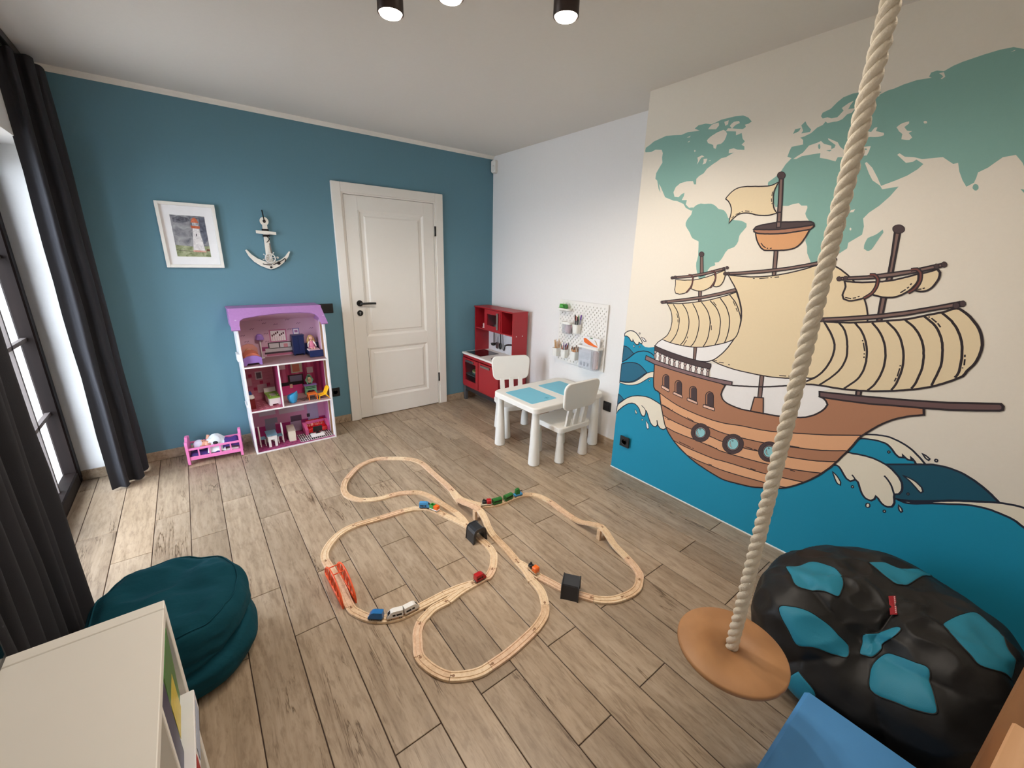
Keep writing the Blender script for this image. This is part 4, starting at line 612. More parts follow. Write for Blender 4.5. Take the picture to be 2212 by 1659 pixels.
('ink',9,'2425,549 16,-3 14,-4 14,-3 16,-3 19,-3 19,-3 20,-2 21,-2 23,-2 22,-2 22,-1 22,-2 23,0 23,-1 23,0 21,-1 18,-1 17,-1 13,-1 12,-2 14,-1 17,0 19,1 22,0 23,1 23,2 22,1 19,2 16,1 13,2 12,2 12,2 13,2 16,2 18,3 20,4 21,3 22,4 20,3 18,4 16,3 15,3 15,3 14,3 13,3 12,3 12,3 11,2 11,3 10,3 13,3 12,4 13,5 14,5 14,5 13,5 13,5'),
('ink',9,'2460,475 17,-3 18,-4 20,-3 14,-2 15,-1 16,0 16,-1 18,-1 15,0 16,0 16,0 16,0 17,0 17,-1 19,-1 20,-1 20,-1 19,-1 17,-1 15,-1 16,-2 10,-2 18,0 16,1 18,1 21,1 21,2 21,2 20,2 18,1 18,2 19,2 17,2 18,2 17,2 17,3 17,2 17,2 17,3 16,2 16,3 16,3 15,3 16,4 15,4 15,3 14,4 14,4 14,3 13,4 13,4 13,4 13,4'),
('ink',9,'2531,401 18,-3 17,-3 19,-3 20,-2 15,-1 16,-1 16,-1 17,-1 17,0 18,-1 18,0 20,-1 20,0 19,0 17,0 14,0 16,2 9,2 18,2 16,2 18,2 21,2 21,2 21,1 20,2 19,2 18,1 18,2 18,1 18,2 17,2 17,2 17,3 17,3 16,3 16,3 17,3 16,3 17,3 17,3 16,3 16,3 16,3'),
('ink',9,'2643,337 17,-2 17,-2 17,-2 19,-1 16,0 16,0 17,0 17,0 16,1 14,0 14,0 13,0 14,0 16,1 14,1 15,1 16,2 16,1 17,2 16,2 16,2 16,2 16,2 16,3 15,2 16,2 16,2 15,2 16,2 15,1 14,2 14,2 14,3 13,4 12,3 12,3 13,4'),
('hull',0,'2961,828 45,9 16,-88 -66,-6'),
('ink',10,'2961,828 45,9 16,-88 -66,-6 5,85'),
('ink',13,'2313,878 3,-27 2,-29 2,-29 3,-28 4,-24 4,-19 15,-17 16,-3 14,-6 8,-14 4,-17 5,-21 5,-14 5,-16 6,-17 6,-17 7,-17 5,-15 6,-16 6,-15 6,-16 7,-15 8,-13 10,-13 10,-13 10,-11 12,-11 11,-11 11,-10 13,-10 14,-10 13,-9 14,-9 14,-8 15,-8 15,-7 16,-7 15,-7 15,-6 14,-5 12,-5 13,-4 14,-4 19,-4 20,-5 22,-5 25,-5 24,-4 24,-4 20,-2 18,0 17,2 16,2 14,3 15,3 14,2 14,3 14,3 14,2 13,3 13,3 12,4 15,5 13,6 14,5 13,6 12,6 12,5 12,4 12,5 11,5 10,5 13,7 11,7 11,8 12,10 9,7 9,8 9,8 9,9 9,9 9,9 8,9 8,9 9,10 8,10 7,10 8,10 8,11 8,12 7,11 7,12 7,12 7,11 6,11 5,11 5,11 5,11 5,10 4,11 5,12 5,12 5,11 5,12 4,12 4,10 5,13 4,12 3,11 4,11 3,10 5,10 5,9 6,9 6,10 6,8 6,9 6,9 7,9 6,9 7,8 6,7 6,7 7,7 6,6 6,6 7,6 7,6 8,6 8,5 8,5 7,5 9,5 8,4 9,4 7,3 6,3 11,5 -3,12 -3,11 -3,12 -14,-3 -12,-3 -13,-3 -14,-4 -15,-3 -17,-3 -20,-4 -22,-5 -24,-5 -24,-4 -25,-4 -24,-3 -23,-3 -23,-1 -22,0 -23,-1 -23,0 -24,-1 -5,-9 15,-3 8,-5 8,-7 9,-15 -5,-19 -5,-10 -6,-10 -8,-10 -9,-10 -10,-10 -11,-8 -10,-7 -11,-7 -13,-5 -9,-4 -11,-3 -11,-4 -12,-3 -11,-3 -12,-3 -11,-2 -12,-3 -11,-2 -12,-2 -12,-2 -12,-1 -13,-2 -12,-1 -13,-1 -13,-2 -15,-1 -14,-2 -14,-1 -13,-1 -15,-2 -13,-1 -13,-1 -13,-1 -17,1 -16,1 -15,2 -14,2 -14,3 -12,3 -16,8 -12,10 -12,23 3,27 5,16 6,17 -14,3 -14,4 -15,4 -14,3 -16,3 -18,3 -20,1 -22,1 -24,1 -24,0 -23,1 -23,1 -20,1 -20,1 -18,2 -19,1 -19,1 -21,0 -21,0 -22,-1 -23,-1 -24,-1 -23,-2 -24,-1'),
('bow',0,'3248,938 142,20 139,22 83,15 78,16 131,34 8,-8 2,-13 -7,-6 -56,-17 -71,-19 -78,-16 -84,-15 -90,-18 -99,-12 -86,-8 -7,2'),
('ink',13,'3248,938 142,20 139,22 83,15 78,16 131,34 8,-8 2,-13 -7,-6 -56,-17 -71,-19 -78,-16 -84,-15 -90,-18 -99,-12 -86,-8 -7,2 -5,23'),
('white',0,'2302,972 139,-29 173,-15 72,1 4,-46 -124,2 -117,7 -138,16'),
('post',0,'2320,935 0,-9 -1,-7 -3,-4 -4,-1 -4,3 -3,6 -2,8 -1,9 2,7 3,4 4,1 4,-3 3,-6'),
('ink',6,'2320,935 0,-9 -1,-7 -3,-4 -4,-1 -4,3 -3,6 -2,8 -1,9 2,7 3,4 4,1 4,-3 3,-6 2,-8'),
('post',0,'2320,963 0,-5 -4,-4 -5,-2 -5,0 -5,3 -2,4 1,5 3,5 5,2 6,0 4,-3'),
('ink',6,'2320,963 0,-5 -4,-4 -5,-2 -5,0 -5,3 -2,4 1,5 3,5 5,2 6,0 4,-3 2,-5'),
('post',0,'2358,928 0,-9 -1,-7 -3,-4 -4,-1 -4,3 -3,6 -2,8 -1,8 2,7 3,5 4,1 4,-3 3,-6'),
('ink',6,'2358,928 0,-9 -1,-7 -3,-4 -4,-1 -4,3 -3,6 -2,8 -1,8 2,7 3,5 4,1 4,-3 3,-6 2,-8'),
('post',0,'2358,956 -1,-5 -3,-4 -5,-2 -5,0 -5,2 -2,5 1,5 3,4 5,2 6,0 4,-3'),
('ink',6,'2358,956 -1,-5 -3,-4 -5,-2 -5,0 -5,2 -2,5 1,5 3,4 5,2 6,0 4,-3 2,-4'),
('post',0,'2394,921 1,-8 -2,-7 -3,-4 -3,-1 -4,3 -4,6 -2,8 0,8 1,7 3,4 4,1 4,-3 3,-6'),
('ink',6,'2394,921 1,-8 -2,-7 -3,-4 -3,-1 -4,3 -4,6 -2,8 0,8 1,7 3,4 4,1 4,-3 3,-6 2,-8'),
('post',0,'2394,950 0,-5 -4,-4 -4,-3 -6,0 -4,3 -2,5 1,4 3,5 5,2 5,0 4,-3'),
('ink',6,'2394,950 0,-5 -4,-4 -4,-3 -6,0 -4,3 -2,5 1,4 3,5 5,2 5,0 4,-3 2,-4'),
('post',0,'2429,915 0,-8 -1,-7 -3,-5 -4,0 -3,2 -4,6 -2,8 0,8 1,7 3,5 4,0 4,-3 3,-6'),
('ink',6,'2429,915 0,-8 -1,-7 -3,-5 -4,0 -3,2 -4,6 -2,8 0,8 1,7 3,5 4,0 4,-3 3,-6 2,-7'),
('post',0,'2429,943 -1,-5 -3,-4 -5,-3 -5,1 -4,2 -2,4 0,5 4,4 4,3 6,-1 4,-2'),
('ink',6,'2429,943 -1,-5 -3,-4 -5,-3 -5,1 -4,2 -2,4 0,5 4,4 4,3 6,-1 4,-2 2,-4'),
('post',0,'2464,909 1,-8 -2,-6 -2,-5 -4,-1 -4,3 -3,6 -2,8 0,8 1,7 3,4 3,1 4,-3 3,-6'),
('ink',6,'2464,909 1,-8 -2,-6 -2,-5 -4,-1 -4,3 -3,6 -2,8 0,8 1,7 3,4 3,1 4,-3 3,-6 2,-8'),
('post',0,'2464,937 0,-5 -4,-4 -4,-2 -5,0 -4,3 -2,4 0,5 3,4 5,2 5,0 4,-3'),
('ink',6,'2464,937 0,-5 -4,-4 -4,-2 -5,0 -4,3 -2,4 0,5 3,4 5,2 5,0 4,-3 2,-4'),
('post',0,'2502,903 0,-8 -1,-7 -3,-4 -3,-1 -4,3 -3,6 -2,7 -1,8 2,7 2,4 4,1 4,-3 3,-6'),
('ink',6,'2502,903 0,-8 -1,-7 -3,-4 -3,-1 -4,3 -3,6 -2,7 -1,8 2,7 2,4 4,1 4,-3 3,-6 2,-7'),
('post',0,'2501,930 0,-5 -3,-4 -5,-2 -5,0 -4,3 -2,4 1,5 3,4 4,2 5,0 4,-3'),
('ink',6,'2501,930 0,-5 -3,-4 -5,-2 -5,0 -4,3 -2,4 1,5 3,4 4,2 5,0 4,-3 2,-4'),
('post',0,'2539,900 1,-8 -1,-7 -3,-4 -3,-1 -4,3 -3,6 -2,8 0,8 1,6 2,4 4,1 3,-3 3,-5'),
('ink',6,'2539,900 1,-8 -1,-7 -3,-4 -3,-1 -4,3 -3,6 -2,8 0,8 1,6 2,4 4,1 3,-3 3,-5 2,-8'),
('post',0,'2539,927 0,-5 -3,-4 -5,-2 -5,0 -4,3 -2,4 1,5 3,4 4,2 5,0 4,-3'),
('ink',6,'2539,927 0,-5 -3,-4 -5,-2 -5,0 -4,3 -2,4 1,5 3,4 4,2 5,0 4,-3 2,-4'),
('post',0,'2576,897 1,-8 -1,-6 -3,-5 -3,0 -4,2 -3,6 -2,8 0,8 1,6 2,4 4,1 3,-3 3,-5'),
('ink',6,'2576,897 1,-8 -1,-6 -3,-5 -3,0 -4,2 -3,6 -2,8 0,8 1,6 2,4 4,1 3,-3 3,-5 2,-8'),
('post',0,'2576,924 -1,-5 -2,-4 -5,-2 -4,0 -4,3 -2,4 0,5 3,4 4,2 5,-1 4,-2'),
('ink',6,'2576,924 -1,-5 -2,-4 -5,-2 -4,0 -4,3 -2,4 0,5 3,4 4,2 5,-1 4,-2 2,-4'),
('post',0,'2614,895 1,-8 -1,-6 -3,-4 -3,-1 -4,2 -3,6 -2,8 0,7 1,7 2,4 4,1 3,-3 3,-6'),
('ink',6,'2614,895 1,-8 -1,-6 -3,-4 -3,-1 -4,2 -3,6 -2,8 0,7 1,7 2,4 4,1 3,-3 3,-6 2,-7'),
('post',0,'2614,921 -1,-4 -3,-4 -4,-2 -5,0 -3,2 -2,4 0,5 3,4 4,2 5,0 4,-2'),
('ink',6,'2614,921 -1,-4 -3,-4 -4,-2 -5,0 -3,2 -2,4 0,5 3,4 4,2 5,0 4,-2 2,-5'),
('post',0,'2652,893 1,-8 -1,-6 -3,-4 -3,-1 -3,3 -3,5 -2,8 -1,7 1,7 3,4 3,1 3,-3 3,-6'),
('ink',6,'2652,893 1,-8 -1,-6 -3,-4 -3,-1 -3,3 -3,5 -2,8 -1,7 1,7 3,4 3,1 3,-3 3,-6 2,-7'),
('post',0,'2652,919 -1,-4 -3,-4 -4,-2 -4,0 -4,2 -2,4 1,5 2,4 4,2 5,0 4,-3'),
('ink',6,'2652,919 -1,-4 -3,-4 -4,-2 -4,0 -4,2 -2,4 1,5 2,4 4,2 5,0 4,-3 2,-4'),
('post',0,'2688,895 0,-7 -1,-7 -2,-4 -3,-1 -4,3 -2,6 -2,7 -1,7 1,7 2,4 3,1 4,-3 3,-6'),
('ink',6,'2688,895 0,-7 -1,-7 -2,-4 -3,-1 -4,3 -2,6 -2,7 -1,7 1,7 2,4 3,1 4,-3 3,-6 2,-7'),
('post',0,'2687,921 -1,-4 -2,-4 -4,-2 -5,0 -3,2 -2,4 0,5 3,4 4,2 4,-1 4,-2'),
('ink',6,'2687,921 -1,-4 -2,-4 -4,-2 -5,0 -3,2 -2,4 0,5 3,4 4,2 4,-1 4,-2 2,-4'),
('darkwood',0,'2297,1003 64,-14 75,-11 89,-10 83,-4 82,-3 2,-16 -4,-16 -74,-1 -84,6 -89,9 -75,13 -64,16'),
('ink',8,'2297,1003 64,-14 75,-11 89,-10 83,-4 82,-3 2,-16 -4,-16 -74,-1 -84,6 -89,9 -75,13 -64,16 -5,31'),
('bow2',0,'2242,924 69,-14 138,-18 117,-7 136,-5 127,4 1,-21 -49,-5 -102,1 -109,3 -117,6 -138,11 -76,16'),
('ink',9,'2242,924 69,-14 138,-18 117,-7 136,-5 127,4 1,-21 -49,-5 -102,1 -109,3 -117,6 -138,11 -76,16 3,29'),
('rim',0,'2396,750 -7,49 0,8 2,7 4,6 6,5 7,3 8,1 6,-2 6,-4 4,-6 2,-7 10,-67'),
('ink',8,'2396,750 -7,49 0,8 2,7 4,6 6,5 7,3 8,1 6,-2 6,-4 4,-6 2,-7 10,-67 -48,7'),
('darkwood',0,'2408,747 -8,56 0,5 1,5 3,5 5,4 5,2 5,0 5,-1 4,-3 4,-4 1,-5 10,-68'),
('rim',0,'2489,730 -8,51 0,7 2,8 4,7 6,5 7,3 8,0 6,-2 6,-4 4,-6 3,-6 10,-68'),
('ink',8,'2489,730 -8,51 0,7 2,8 4,7 6,5 7,3 8,0 6,-2 6,-4 4,-6 3,-6 10,-68 -48,5'),
('darkwood',0,'2500,727 -9,57 0,6 2,5 3,5 4,4 6,2 5,1 5,-1 5,-4 3,-4 1,-5 11,-69'),
('rim',0,'2592,718 -8,50 0,7 2,8 4,7 6,5 7,3 7,1 7,-2 5,-4 5,-6 2,-7 11,-67'),
('ink',8,'2592,718 -8,50 0,7 2,8 4,7 6,5 7,3 7,1 7,-2 5,-4 5,-6 2,-7 11,-67 -48,5'),
('darkwood',0,'2603,715 -9,56 -1,5 2,6 3,6 4,3 6,3 5,0 5,-1 5,-3 3,-5 2,-5 11,-67'),
('rim',0,'2700,707 -8,52 -1,8 2,8 5,8 5,5 7,4 8,0 7,-2 6,-4 4,-7 3,-7 11,-68'),
('ink',8,'2700,707 -8,52 -1,8 2,8 5,8 5,5 7,4 8,0 7,-2 6,-4 4,-7 3,-7 11,-68 -49,3'),
('darkwood',0,'2710,705 -9,57 -1,7 2,6 3,6 5,4 5,3 6,0 5,-1 5,-4 4,-5 2,-6 11,-69'),
('sill',0,'2387,744 7,6 51,-12 4,-14 -7,-6 -52,14'),
('ink',7,'2387,744 7,6 51,-12 4,-14 -7,-6 -52,14 -3,12'),
('sill',0,'2477,725 6,5 59,-10 2,-16 -66,10'),
('ink',7,'2477,725 6,5 59,-10 2,-16 -66,10 -1,11'),
('sill',0,'2577,712 4,4 67,-9 1,-15 -70,6'),
('ink',7,'2577,712 4,4 67,-9 1,-15 -70,6 -2,14'),
('sill',0,'2686,699 3,4 68,-2 1,-18 -71,3'),
('ink',7,'2686,699 3,4 68,-2 1,-18 -71,3 -1,13'),
('darkwood',0,'2756,540 1,-14 -3,-14 -4,-13 -8,-13 -10,-11 -11,-9 -13,-6 -13,-4 -14,0 -12,3 -11,5 -9,9 -7,11 -4,13 0,14 2,14 6,14 8,13 10,11 12,9 12,6 14,3 13,0 12,-4 10,-6 9,-8 6,-11'),
('ink',4,'2756,540 1,-14 -3,-14 -4,-13 -8,-13 -10,-11 -11,-9 -13,-6 -13,-4 -14,0 -12,3 -11,5 -9,9 -7,11 -4,13 0,14 2,14 6,14 8,13 10,11 12,9 12,6 14,3 13,0 12,-4 10,-6 9,-8 6,-11 4,-12'),
('post',0,'2733,531 0,-9 -2,-10 -4,-10 -6,-8 -8,-7 -9,-5 -9,-2 -9,1 -9,3 -7,5 -5,8 -3,9 0,10 2,10 5,10 6,8 8,7 9,4 9,2 10,0 8,-4 6,-5 5,-8'),
('ink',6,'2733,531 0,-9 -2,-10 -4,-10 -6,-8 -8,-7 -9,-5 -9,-2 -9,1 -9,3 -7,5 -5,8 -3,9 0,10 2,10 5,10 6,8 8,7 9,4 9,2 10,0 8,-4 6,-5 5,-8 3,-9'),
('pane',0,'2727,529 0,-8 -1,-8 -4,-8 -5,-7 -6,-5 -8,-4 -8,-2 -7,0 -7,3 -6,4 -4,7 -2,7 0,8 1,9 4,8 5,7 7,5 7,4 8,1 7,0 7,-3 6,-4 4,-6'),
('ink',6,'2727,529 0,-8 -1,-8 -4,-8 -5,-7 -6,-5 -8,-4 -8,-2 -7,0 -7,3 -6,4 -4,7 -2,7 0,8 1,9 4,8 5,7 7,5 7,4 8,1 7,0 7,-3 6,-4 4,-6 2,-8'),
('white',0,'2679,532 -3,-21 9,-14 12,-2 -12,10 -4,12'),
('ink',4,'2679,532 -3,-21 9,-14 12,-2 -12,10 -4,12 -2,15'),
('pane',0,'2697,541 -1,-3 -1,-2 -3,-1 -2,1 -2,2 1,3 2,2 2,1 3,-1'),
('ink',4,'2697,541 -1,-3 -1,-2 -3,-1 -2,1 -2,2 1,3 2,2 2,1 3,-1 1,-2'),
('darkwood',0,'2956,541 1,-13 -2,-14 -4,-14 -8,-13 -9,-11 -12,-10 -12,-7 -13,-3 -14,-1 -12,3 -12,5 -9,9 -7,11 -3,13 -1,14 2,15 5,14 8,13 10,11 12,9 13,7 13,3 13,0 12,-3 10,-6 9,-8 7,-11'),
('ink',4,'2956,541 1,-13 -2,-14 -4,-14 -8,-13 -9,-11 -12,-10 -12,-7 -13,-3 -14,-1 -12,3 -12,5 -9,9 -7,11 -3,13 -1,14 2,15 5,14 8,13 10,11 12,9 13,7 13,3 13,0 12,-3 10,-6 9,-8 7,-11 3,-13'),
('post',0,'2934,533 1,-11 -2,-10 -4,-11 -6,-9 -8,-7 -9,-5 -9,-3 -10,1 -8,3 -7,6 -6,8 -3,10 0,11 1,11 5,11 6,9 8,7 9,5 10,2 9,-1 8,-4 7,-5 5,-9'),
('ink',6,'2934,533 1,-11 -2,-10 -4,-11 -6,-9 -8,-7 -9,-5 -9,-3 -10,1 -8,3 -7,6 -6,8 -3,10 0,11 1,11 5,11 6,9 8,7 9,5 10,2 9,-1 8,-4 7,-5 5,-9 3,-9'),
('pane',0,'2929,531 0,-9 -1,-9 -4,-9 -5,-8 -6,-6 -8,-4 -8,-2 -8,0 -7,3 -6,5 -5,7 -2,8 -1,10 2,9 3,9 6,7 7,6 7,5 8,1 8,0 7,-3 6,-5 4,-7'),
('ink',6,'2929,531 0,-9 -1,-9 -4,-9 -5,-8 -6,-6 -8,-4 -8,-2 -8,0 -7,3 -6,5 -5,7 -2,8 -1,10 2,9 3,9 6,7 7,6 7,5 8,1 8,0 7,-3 6,-5 4,-7 3,-8'),
('white',0,'2882,532 -2,-20 8,-13 10,-2 -10,10 -4,11'),
('ink',4,'2882,532 -2,-20 8,-13 10,-2 -10,10 -4,11 -2,14'),
('pane',0,'2897,540 0,-3 -1,-2 -3,-1 -2,1 -1,2 0,3 2,2 2,1 2,-1'),
('ink',4,'2897,540 0,-3 -1,-2 -3,-1 -2,1 -1,2 0,3 2,2 2,1 2,-1 1,-2'),
('darkwood',0,'3142,568 1,-13 -2,-14 -3,-13 -7,-12 -8,-11 -10,-8 -11,-7 -11,-3 -12,-1 -11,3 -10,6 -8,8 -7,11 -3,12 -2,14 2,13 4,14 7,12 8,11 11,8 11,6 11,3 12,0 10,-3 10,-6 8,-8 6,-11'),
('ink',4,'3142,568 1,-13 -2,-14 -3,-13 -7,-12 -8,-11 -10,-8 -11,-7 -11,-3 -12,-1 -11,3 -10,6 -8,8 -7,11 -3,12 -2,14 2,13 4,14 7,12 8,11 11,8 11,6 11,3 12,0 10,-3 10,-6 8,-8 6,-11 4,-11'),
('post',0,'3122,560 1,-10 -1,-10 -4,-10 -5,-8 -7,-7 -7,-5 -9,-2 -8,1 -8,3 -6,6 -5,7 -3,10 -1,10 2,10 3,10 6,8 7,7 8,4 8,2 8,-1 7,-3 7,-6 4,-7'),
('ink',6,'3122,560 1,-10 -1,-10 -4,-10 -5,-8 -7,-7 -7,-5 -9,-2 -8,1 -8,3 -6,6 -5,7 -3,10 -1,10 2,10 3,10 6,8 7,7 8,4 8,2 8,-1 7,-3 7,-6 4,-7 3,-9'),
('pane',0,'3118,558 0,-9 -1,-8 -3,-8 -4,-7 -6,-6 -6,-4 -7,-2 -7,1 -7,2 -5,5 -5,7 -2,7 -1,9 2,9 3,8 4,7 6,6 7,3 7,2 6,-1 7,-2 5,-5 4,-7'),
('ink',6,'3118,558 0,-9 -1,-8 -3,-8 -4,-7 -6,-6 -6,-4 -7,-2 -7,1 -7,2 -5,5 -5,7 -2,7 -1,9 2,9 3,8 4,7 6,6 7,3 7,2 6,-1 7,-2 5,-5 4,-7 3,-7'),
('white',0,'3076,559 -1,-19 7,-12 9,-1 -9,9 -4,10'),
('ink',4,'3076,559 -1,-19 7,-12 9,-1 -9,9 -4,10 -2,13'),
('pane',0,'3090,567 -1,-3 -1,-2 -2,0 -2,0 -1,2 0,3 2,2 2,0 1,0'),
('ink',4,'3090,567 -1,-3 -1,-2 -2,0 -2,0 -1,2 0,3 2,2 2,0 1,0 2,-2'),
('ink',7,'2413,620 62,-14'),
('ink',7,'2487,606 6,-1'),
('ink',7,'2597,587 44,-8'),
('ink',7,'2445,534 6,-1'),
('ink',7,'2461,533 20,-2'),
('ink',7,'2569,407 84,-7'),
('ink',7,'2664,400 9,-1'),
('ink',7,'2757,459 40,-3'),
('ink',7,'2808,457 7,-1'),
('ink',7,'2968,529 38,2'),
('ink',7,'3015,531 18,1'),
('ink',7,'2780,337 24,1'),
('ink',7,'3017,411 29,3'),
('ink',7,'3177,617 46,9'),
('ink',7,'3207,486 23,3')]
TRACKS={'upper':[(-1.47,-1.661,0,1),(-1.465,-1.557,0,0),(-1.465,-1.354,0,0),(-1.463,-1.197,0,1),(-1.491,-1.099,0,0),(-1.534,-1.047,0,1),(-1.584,-1.004,0,0),(-1.646,-0.961,0,1),(-1.721,-0.923,0,0),(-1.817,-0.936,0,0),(-1.903,-0.988,0,0),(-1.996,-1.095,0,1),(-2.037,-1.163,0,0),(-2.062,-1.239,0,0),(-2.063,-1.32,0,0),(-2.035,-1.388,0,0),(-1.997,-1.429,0,1),(-1.94,-1.461,0,0),(-1.89,-1.476,0,0),(-1.841,-1.48,0,1),(-1.78,-1.488,0,0),(-1.704,-1.524,0,1),(-1.659,-1.564,0,0),(-1.625,-1.644,0,0),(-1.605,-1.745,0,0),(-1.579,-1.894,0,1)],'inner':[(-1.59,-2.052,0,1),(-1.59,-2.124,0,0),(-1.593,-2.2,0,0),(-1.591,-2.272,0,1),(-1.602,-2.338,0,0),(-1.626,-2.378,0,0),(-1.668,-2.428,0,1),(-1.716,-2.461,0,0),(-1.739,-2.458,0,0),(-1.797,-2.459,0,1)],'left':[(-1.644,-1.885,0,1),(-1.67,-1.813,0,0),(-1.703,-1.753,0,1),(-1.764,-1.713,0,0),(-1.834,-1.693,0,1),(-1.979,-1.682,0,1),(-2.123,-1.667,0,1),(-2.211,-1.69,0,0),(-2.279,-1.744,0,0),(-2.324,-1.808,0,0),(-2.34,-1.872,0,1),(-2.333,-1.967,0,0),(-2.325,-2.076,0,0),(-2.329,-2.25,0,1),(-2.311,-2.308,0,0),(-2.284,-2.356,0,0),(-2.252,-2.389,0,1),(-2.197,-2.422,0,0),(-2.147,-2.434,0,0),(-2.079,-2.435,0,0),(-1.954,-2.434,0,1)],'front':[(-1.956,-2.48,0,1),(-2.025,-2.479,0,0),(-2.071,-2.495,0,0),(-2.109,-2.514,0,1),(-2.141,-2.55,0,0),(-2.164,-2.598,0,0),(-2.184,-2.656,0,1),(-2.175,-2.714,0,0),(-2.154,-2.765,0,0),(-2.126,-2.803,0,1),(-2.073,-2.837,0,0),(-2.025,-2.855,0,0),(-1.981,-2.858,0,1),(-1.879,-2.856,0,0),(-1.744,-2.837,0,1),(-1.681,-2.818,0,0),(-1.641,-2.797,0,0),(-1.609,-2.763,0,1),(-1.577,-2.711,0,0),(-1.564,-2.67,0,0),(-1.558,-2.614,0,1)],'ramp':[(-1.537,-2.464,0,1),(-1.524,-2.358,0,0),(-1.516,-2.224,0,1),(-1.514,-2.166,0.02,0),(-1.503,-2.106,0.05,0),(-1.496,-2.041,0.065,1),(-1.502,-1.967,0.06,0),(-1.503,-1.869,0.03,0),(-1.492,-1.781,0.005,1)],'right':[(-1.404,-1.931,0,1),(-1.327,-1.966,0,0),(-1.251,-1.974,0,0),(-1.18,-1.971,0,0),(-1.116,-1.979,0,0),(-1.069,-2.005,0,1),(-1.031,-2.052,0,0),(-1.013,-2.142,0,1),(-1.017,-2.251,0,0),(-1.018,-2.354,0,1),(-1.021,-2.429,0.012,0),(-1.021,-2.501,0.042,0),(-1.017,-2.579,0.065,1),(-1.024,-2.631,0.052,0),(-1.034,-2.697,0.022,0),(-1.038,-2.784,0,1),(-1.058,-2.847,0,0),(-1.084,-2.897,0,0),(-1.112,-2.92,0,1),(-1.166,-2.949,0,0),(-1.217,-2.955,0,0),(-1.271,-2.947,0,1),(-1.324,-2.93,0,0),(-1.368,-2.901,0,0),(-1.397,-2.87,0,1),(-1.43,-2.818,0,0),(-1.474,-2.739,0,0),(-1.492,-2.679,0,0),(-1.512,-2.616,0,1)]}
SWITCHES={'S1':[[(-1.47,-1.661,0,0),(-1.474,-1.778,0,0),(-1.437,-1.864,0,0),(-1.401,-1.927,0,0)],[(-1.47,-1.661,0,0),(-1.489,-1.749,0,0),(-1.499,-1.82,0,0)]],'S2':[[(-1.59,-2.052,0,0),(-1.578,-1.974,0,0),(-1.579,-1.894,0,0)],[(-1.59,-2.052,0,0),(-1.614,-1.975,0,0),(-1.644,-1.885,0,0)]],'S3':[[(-1.797,-2.459,0,0),(-1.873,-2.442,0,0),(-1.954,-2.434,0,0)],[(-1.797,-2.459,0,0),(-1.873,-2.463,0,0),(-1.956,-2.48,0,0)]],'S4':[[(-1.537,-2.464,0,0),(-1.541,-2.531,0,0),(-1.562,-2.614,0,0)],[(-1.537,-2.464,0,0),(-1.521,-2.529,0,0),(-1.512,-2.616,0,0)]]}
TOYPOS={'tunnel1':(-1.598,-2.151),'tunnel2':(-1.459,-2.78),'sup1':(-1.5,-2.01),'sup1t':(-1.509,-2.019),'sup2':(-1.005,-2.57),'bridgeA':(-2.335,-1.965),'bridgeB':(-2.327,-2.245),'blue1':(-1.709,-1.735),'orangegreen':(-1.661,-1.797),'redloco':(-1.378,-1.93),'green1':(-1.309,-1.966),'green2':(-1.23,-1.976),'crane':(-1.152,-1.975),'orangeloco':(-1.522,-2.574),'redcar':(-1.769,-2.475),'blue2':(-2.252,-2.38),'white1':(-2.188,-2.42),'white2':(-2.116,-2.436)}
BAG_C=(-0.87, -3.75, 0.2)
BAG_A=(0.385, 0.375, 0.235, 0.22)
BAG_D=[((-0.25, -0.005, 0.13), 0.13, 0.55), ((0.3, -0.75, 0.55), -0.03, 0.35), ((0.75, 0.1, 0.5), -0.035, 0.4), ((-0.5, 0.55, 0.55), -0.02, 0.35), ((-0.5, -0.5, 0.5), -0.02, 0.4)]
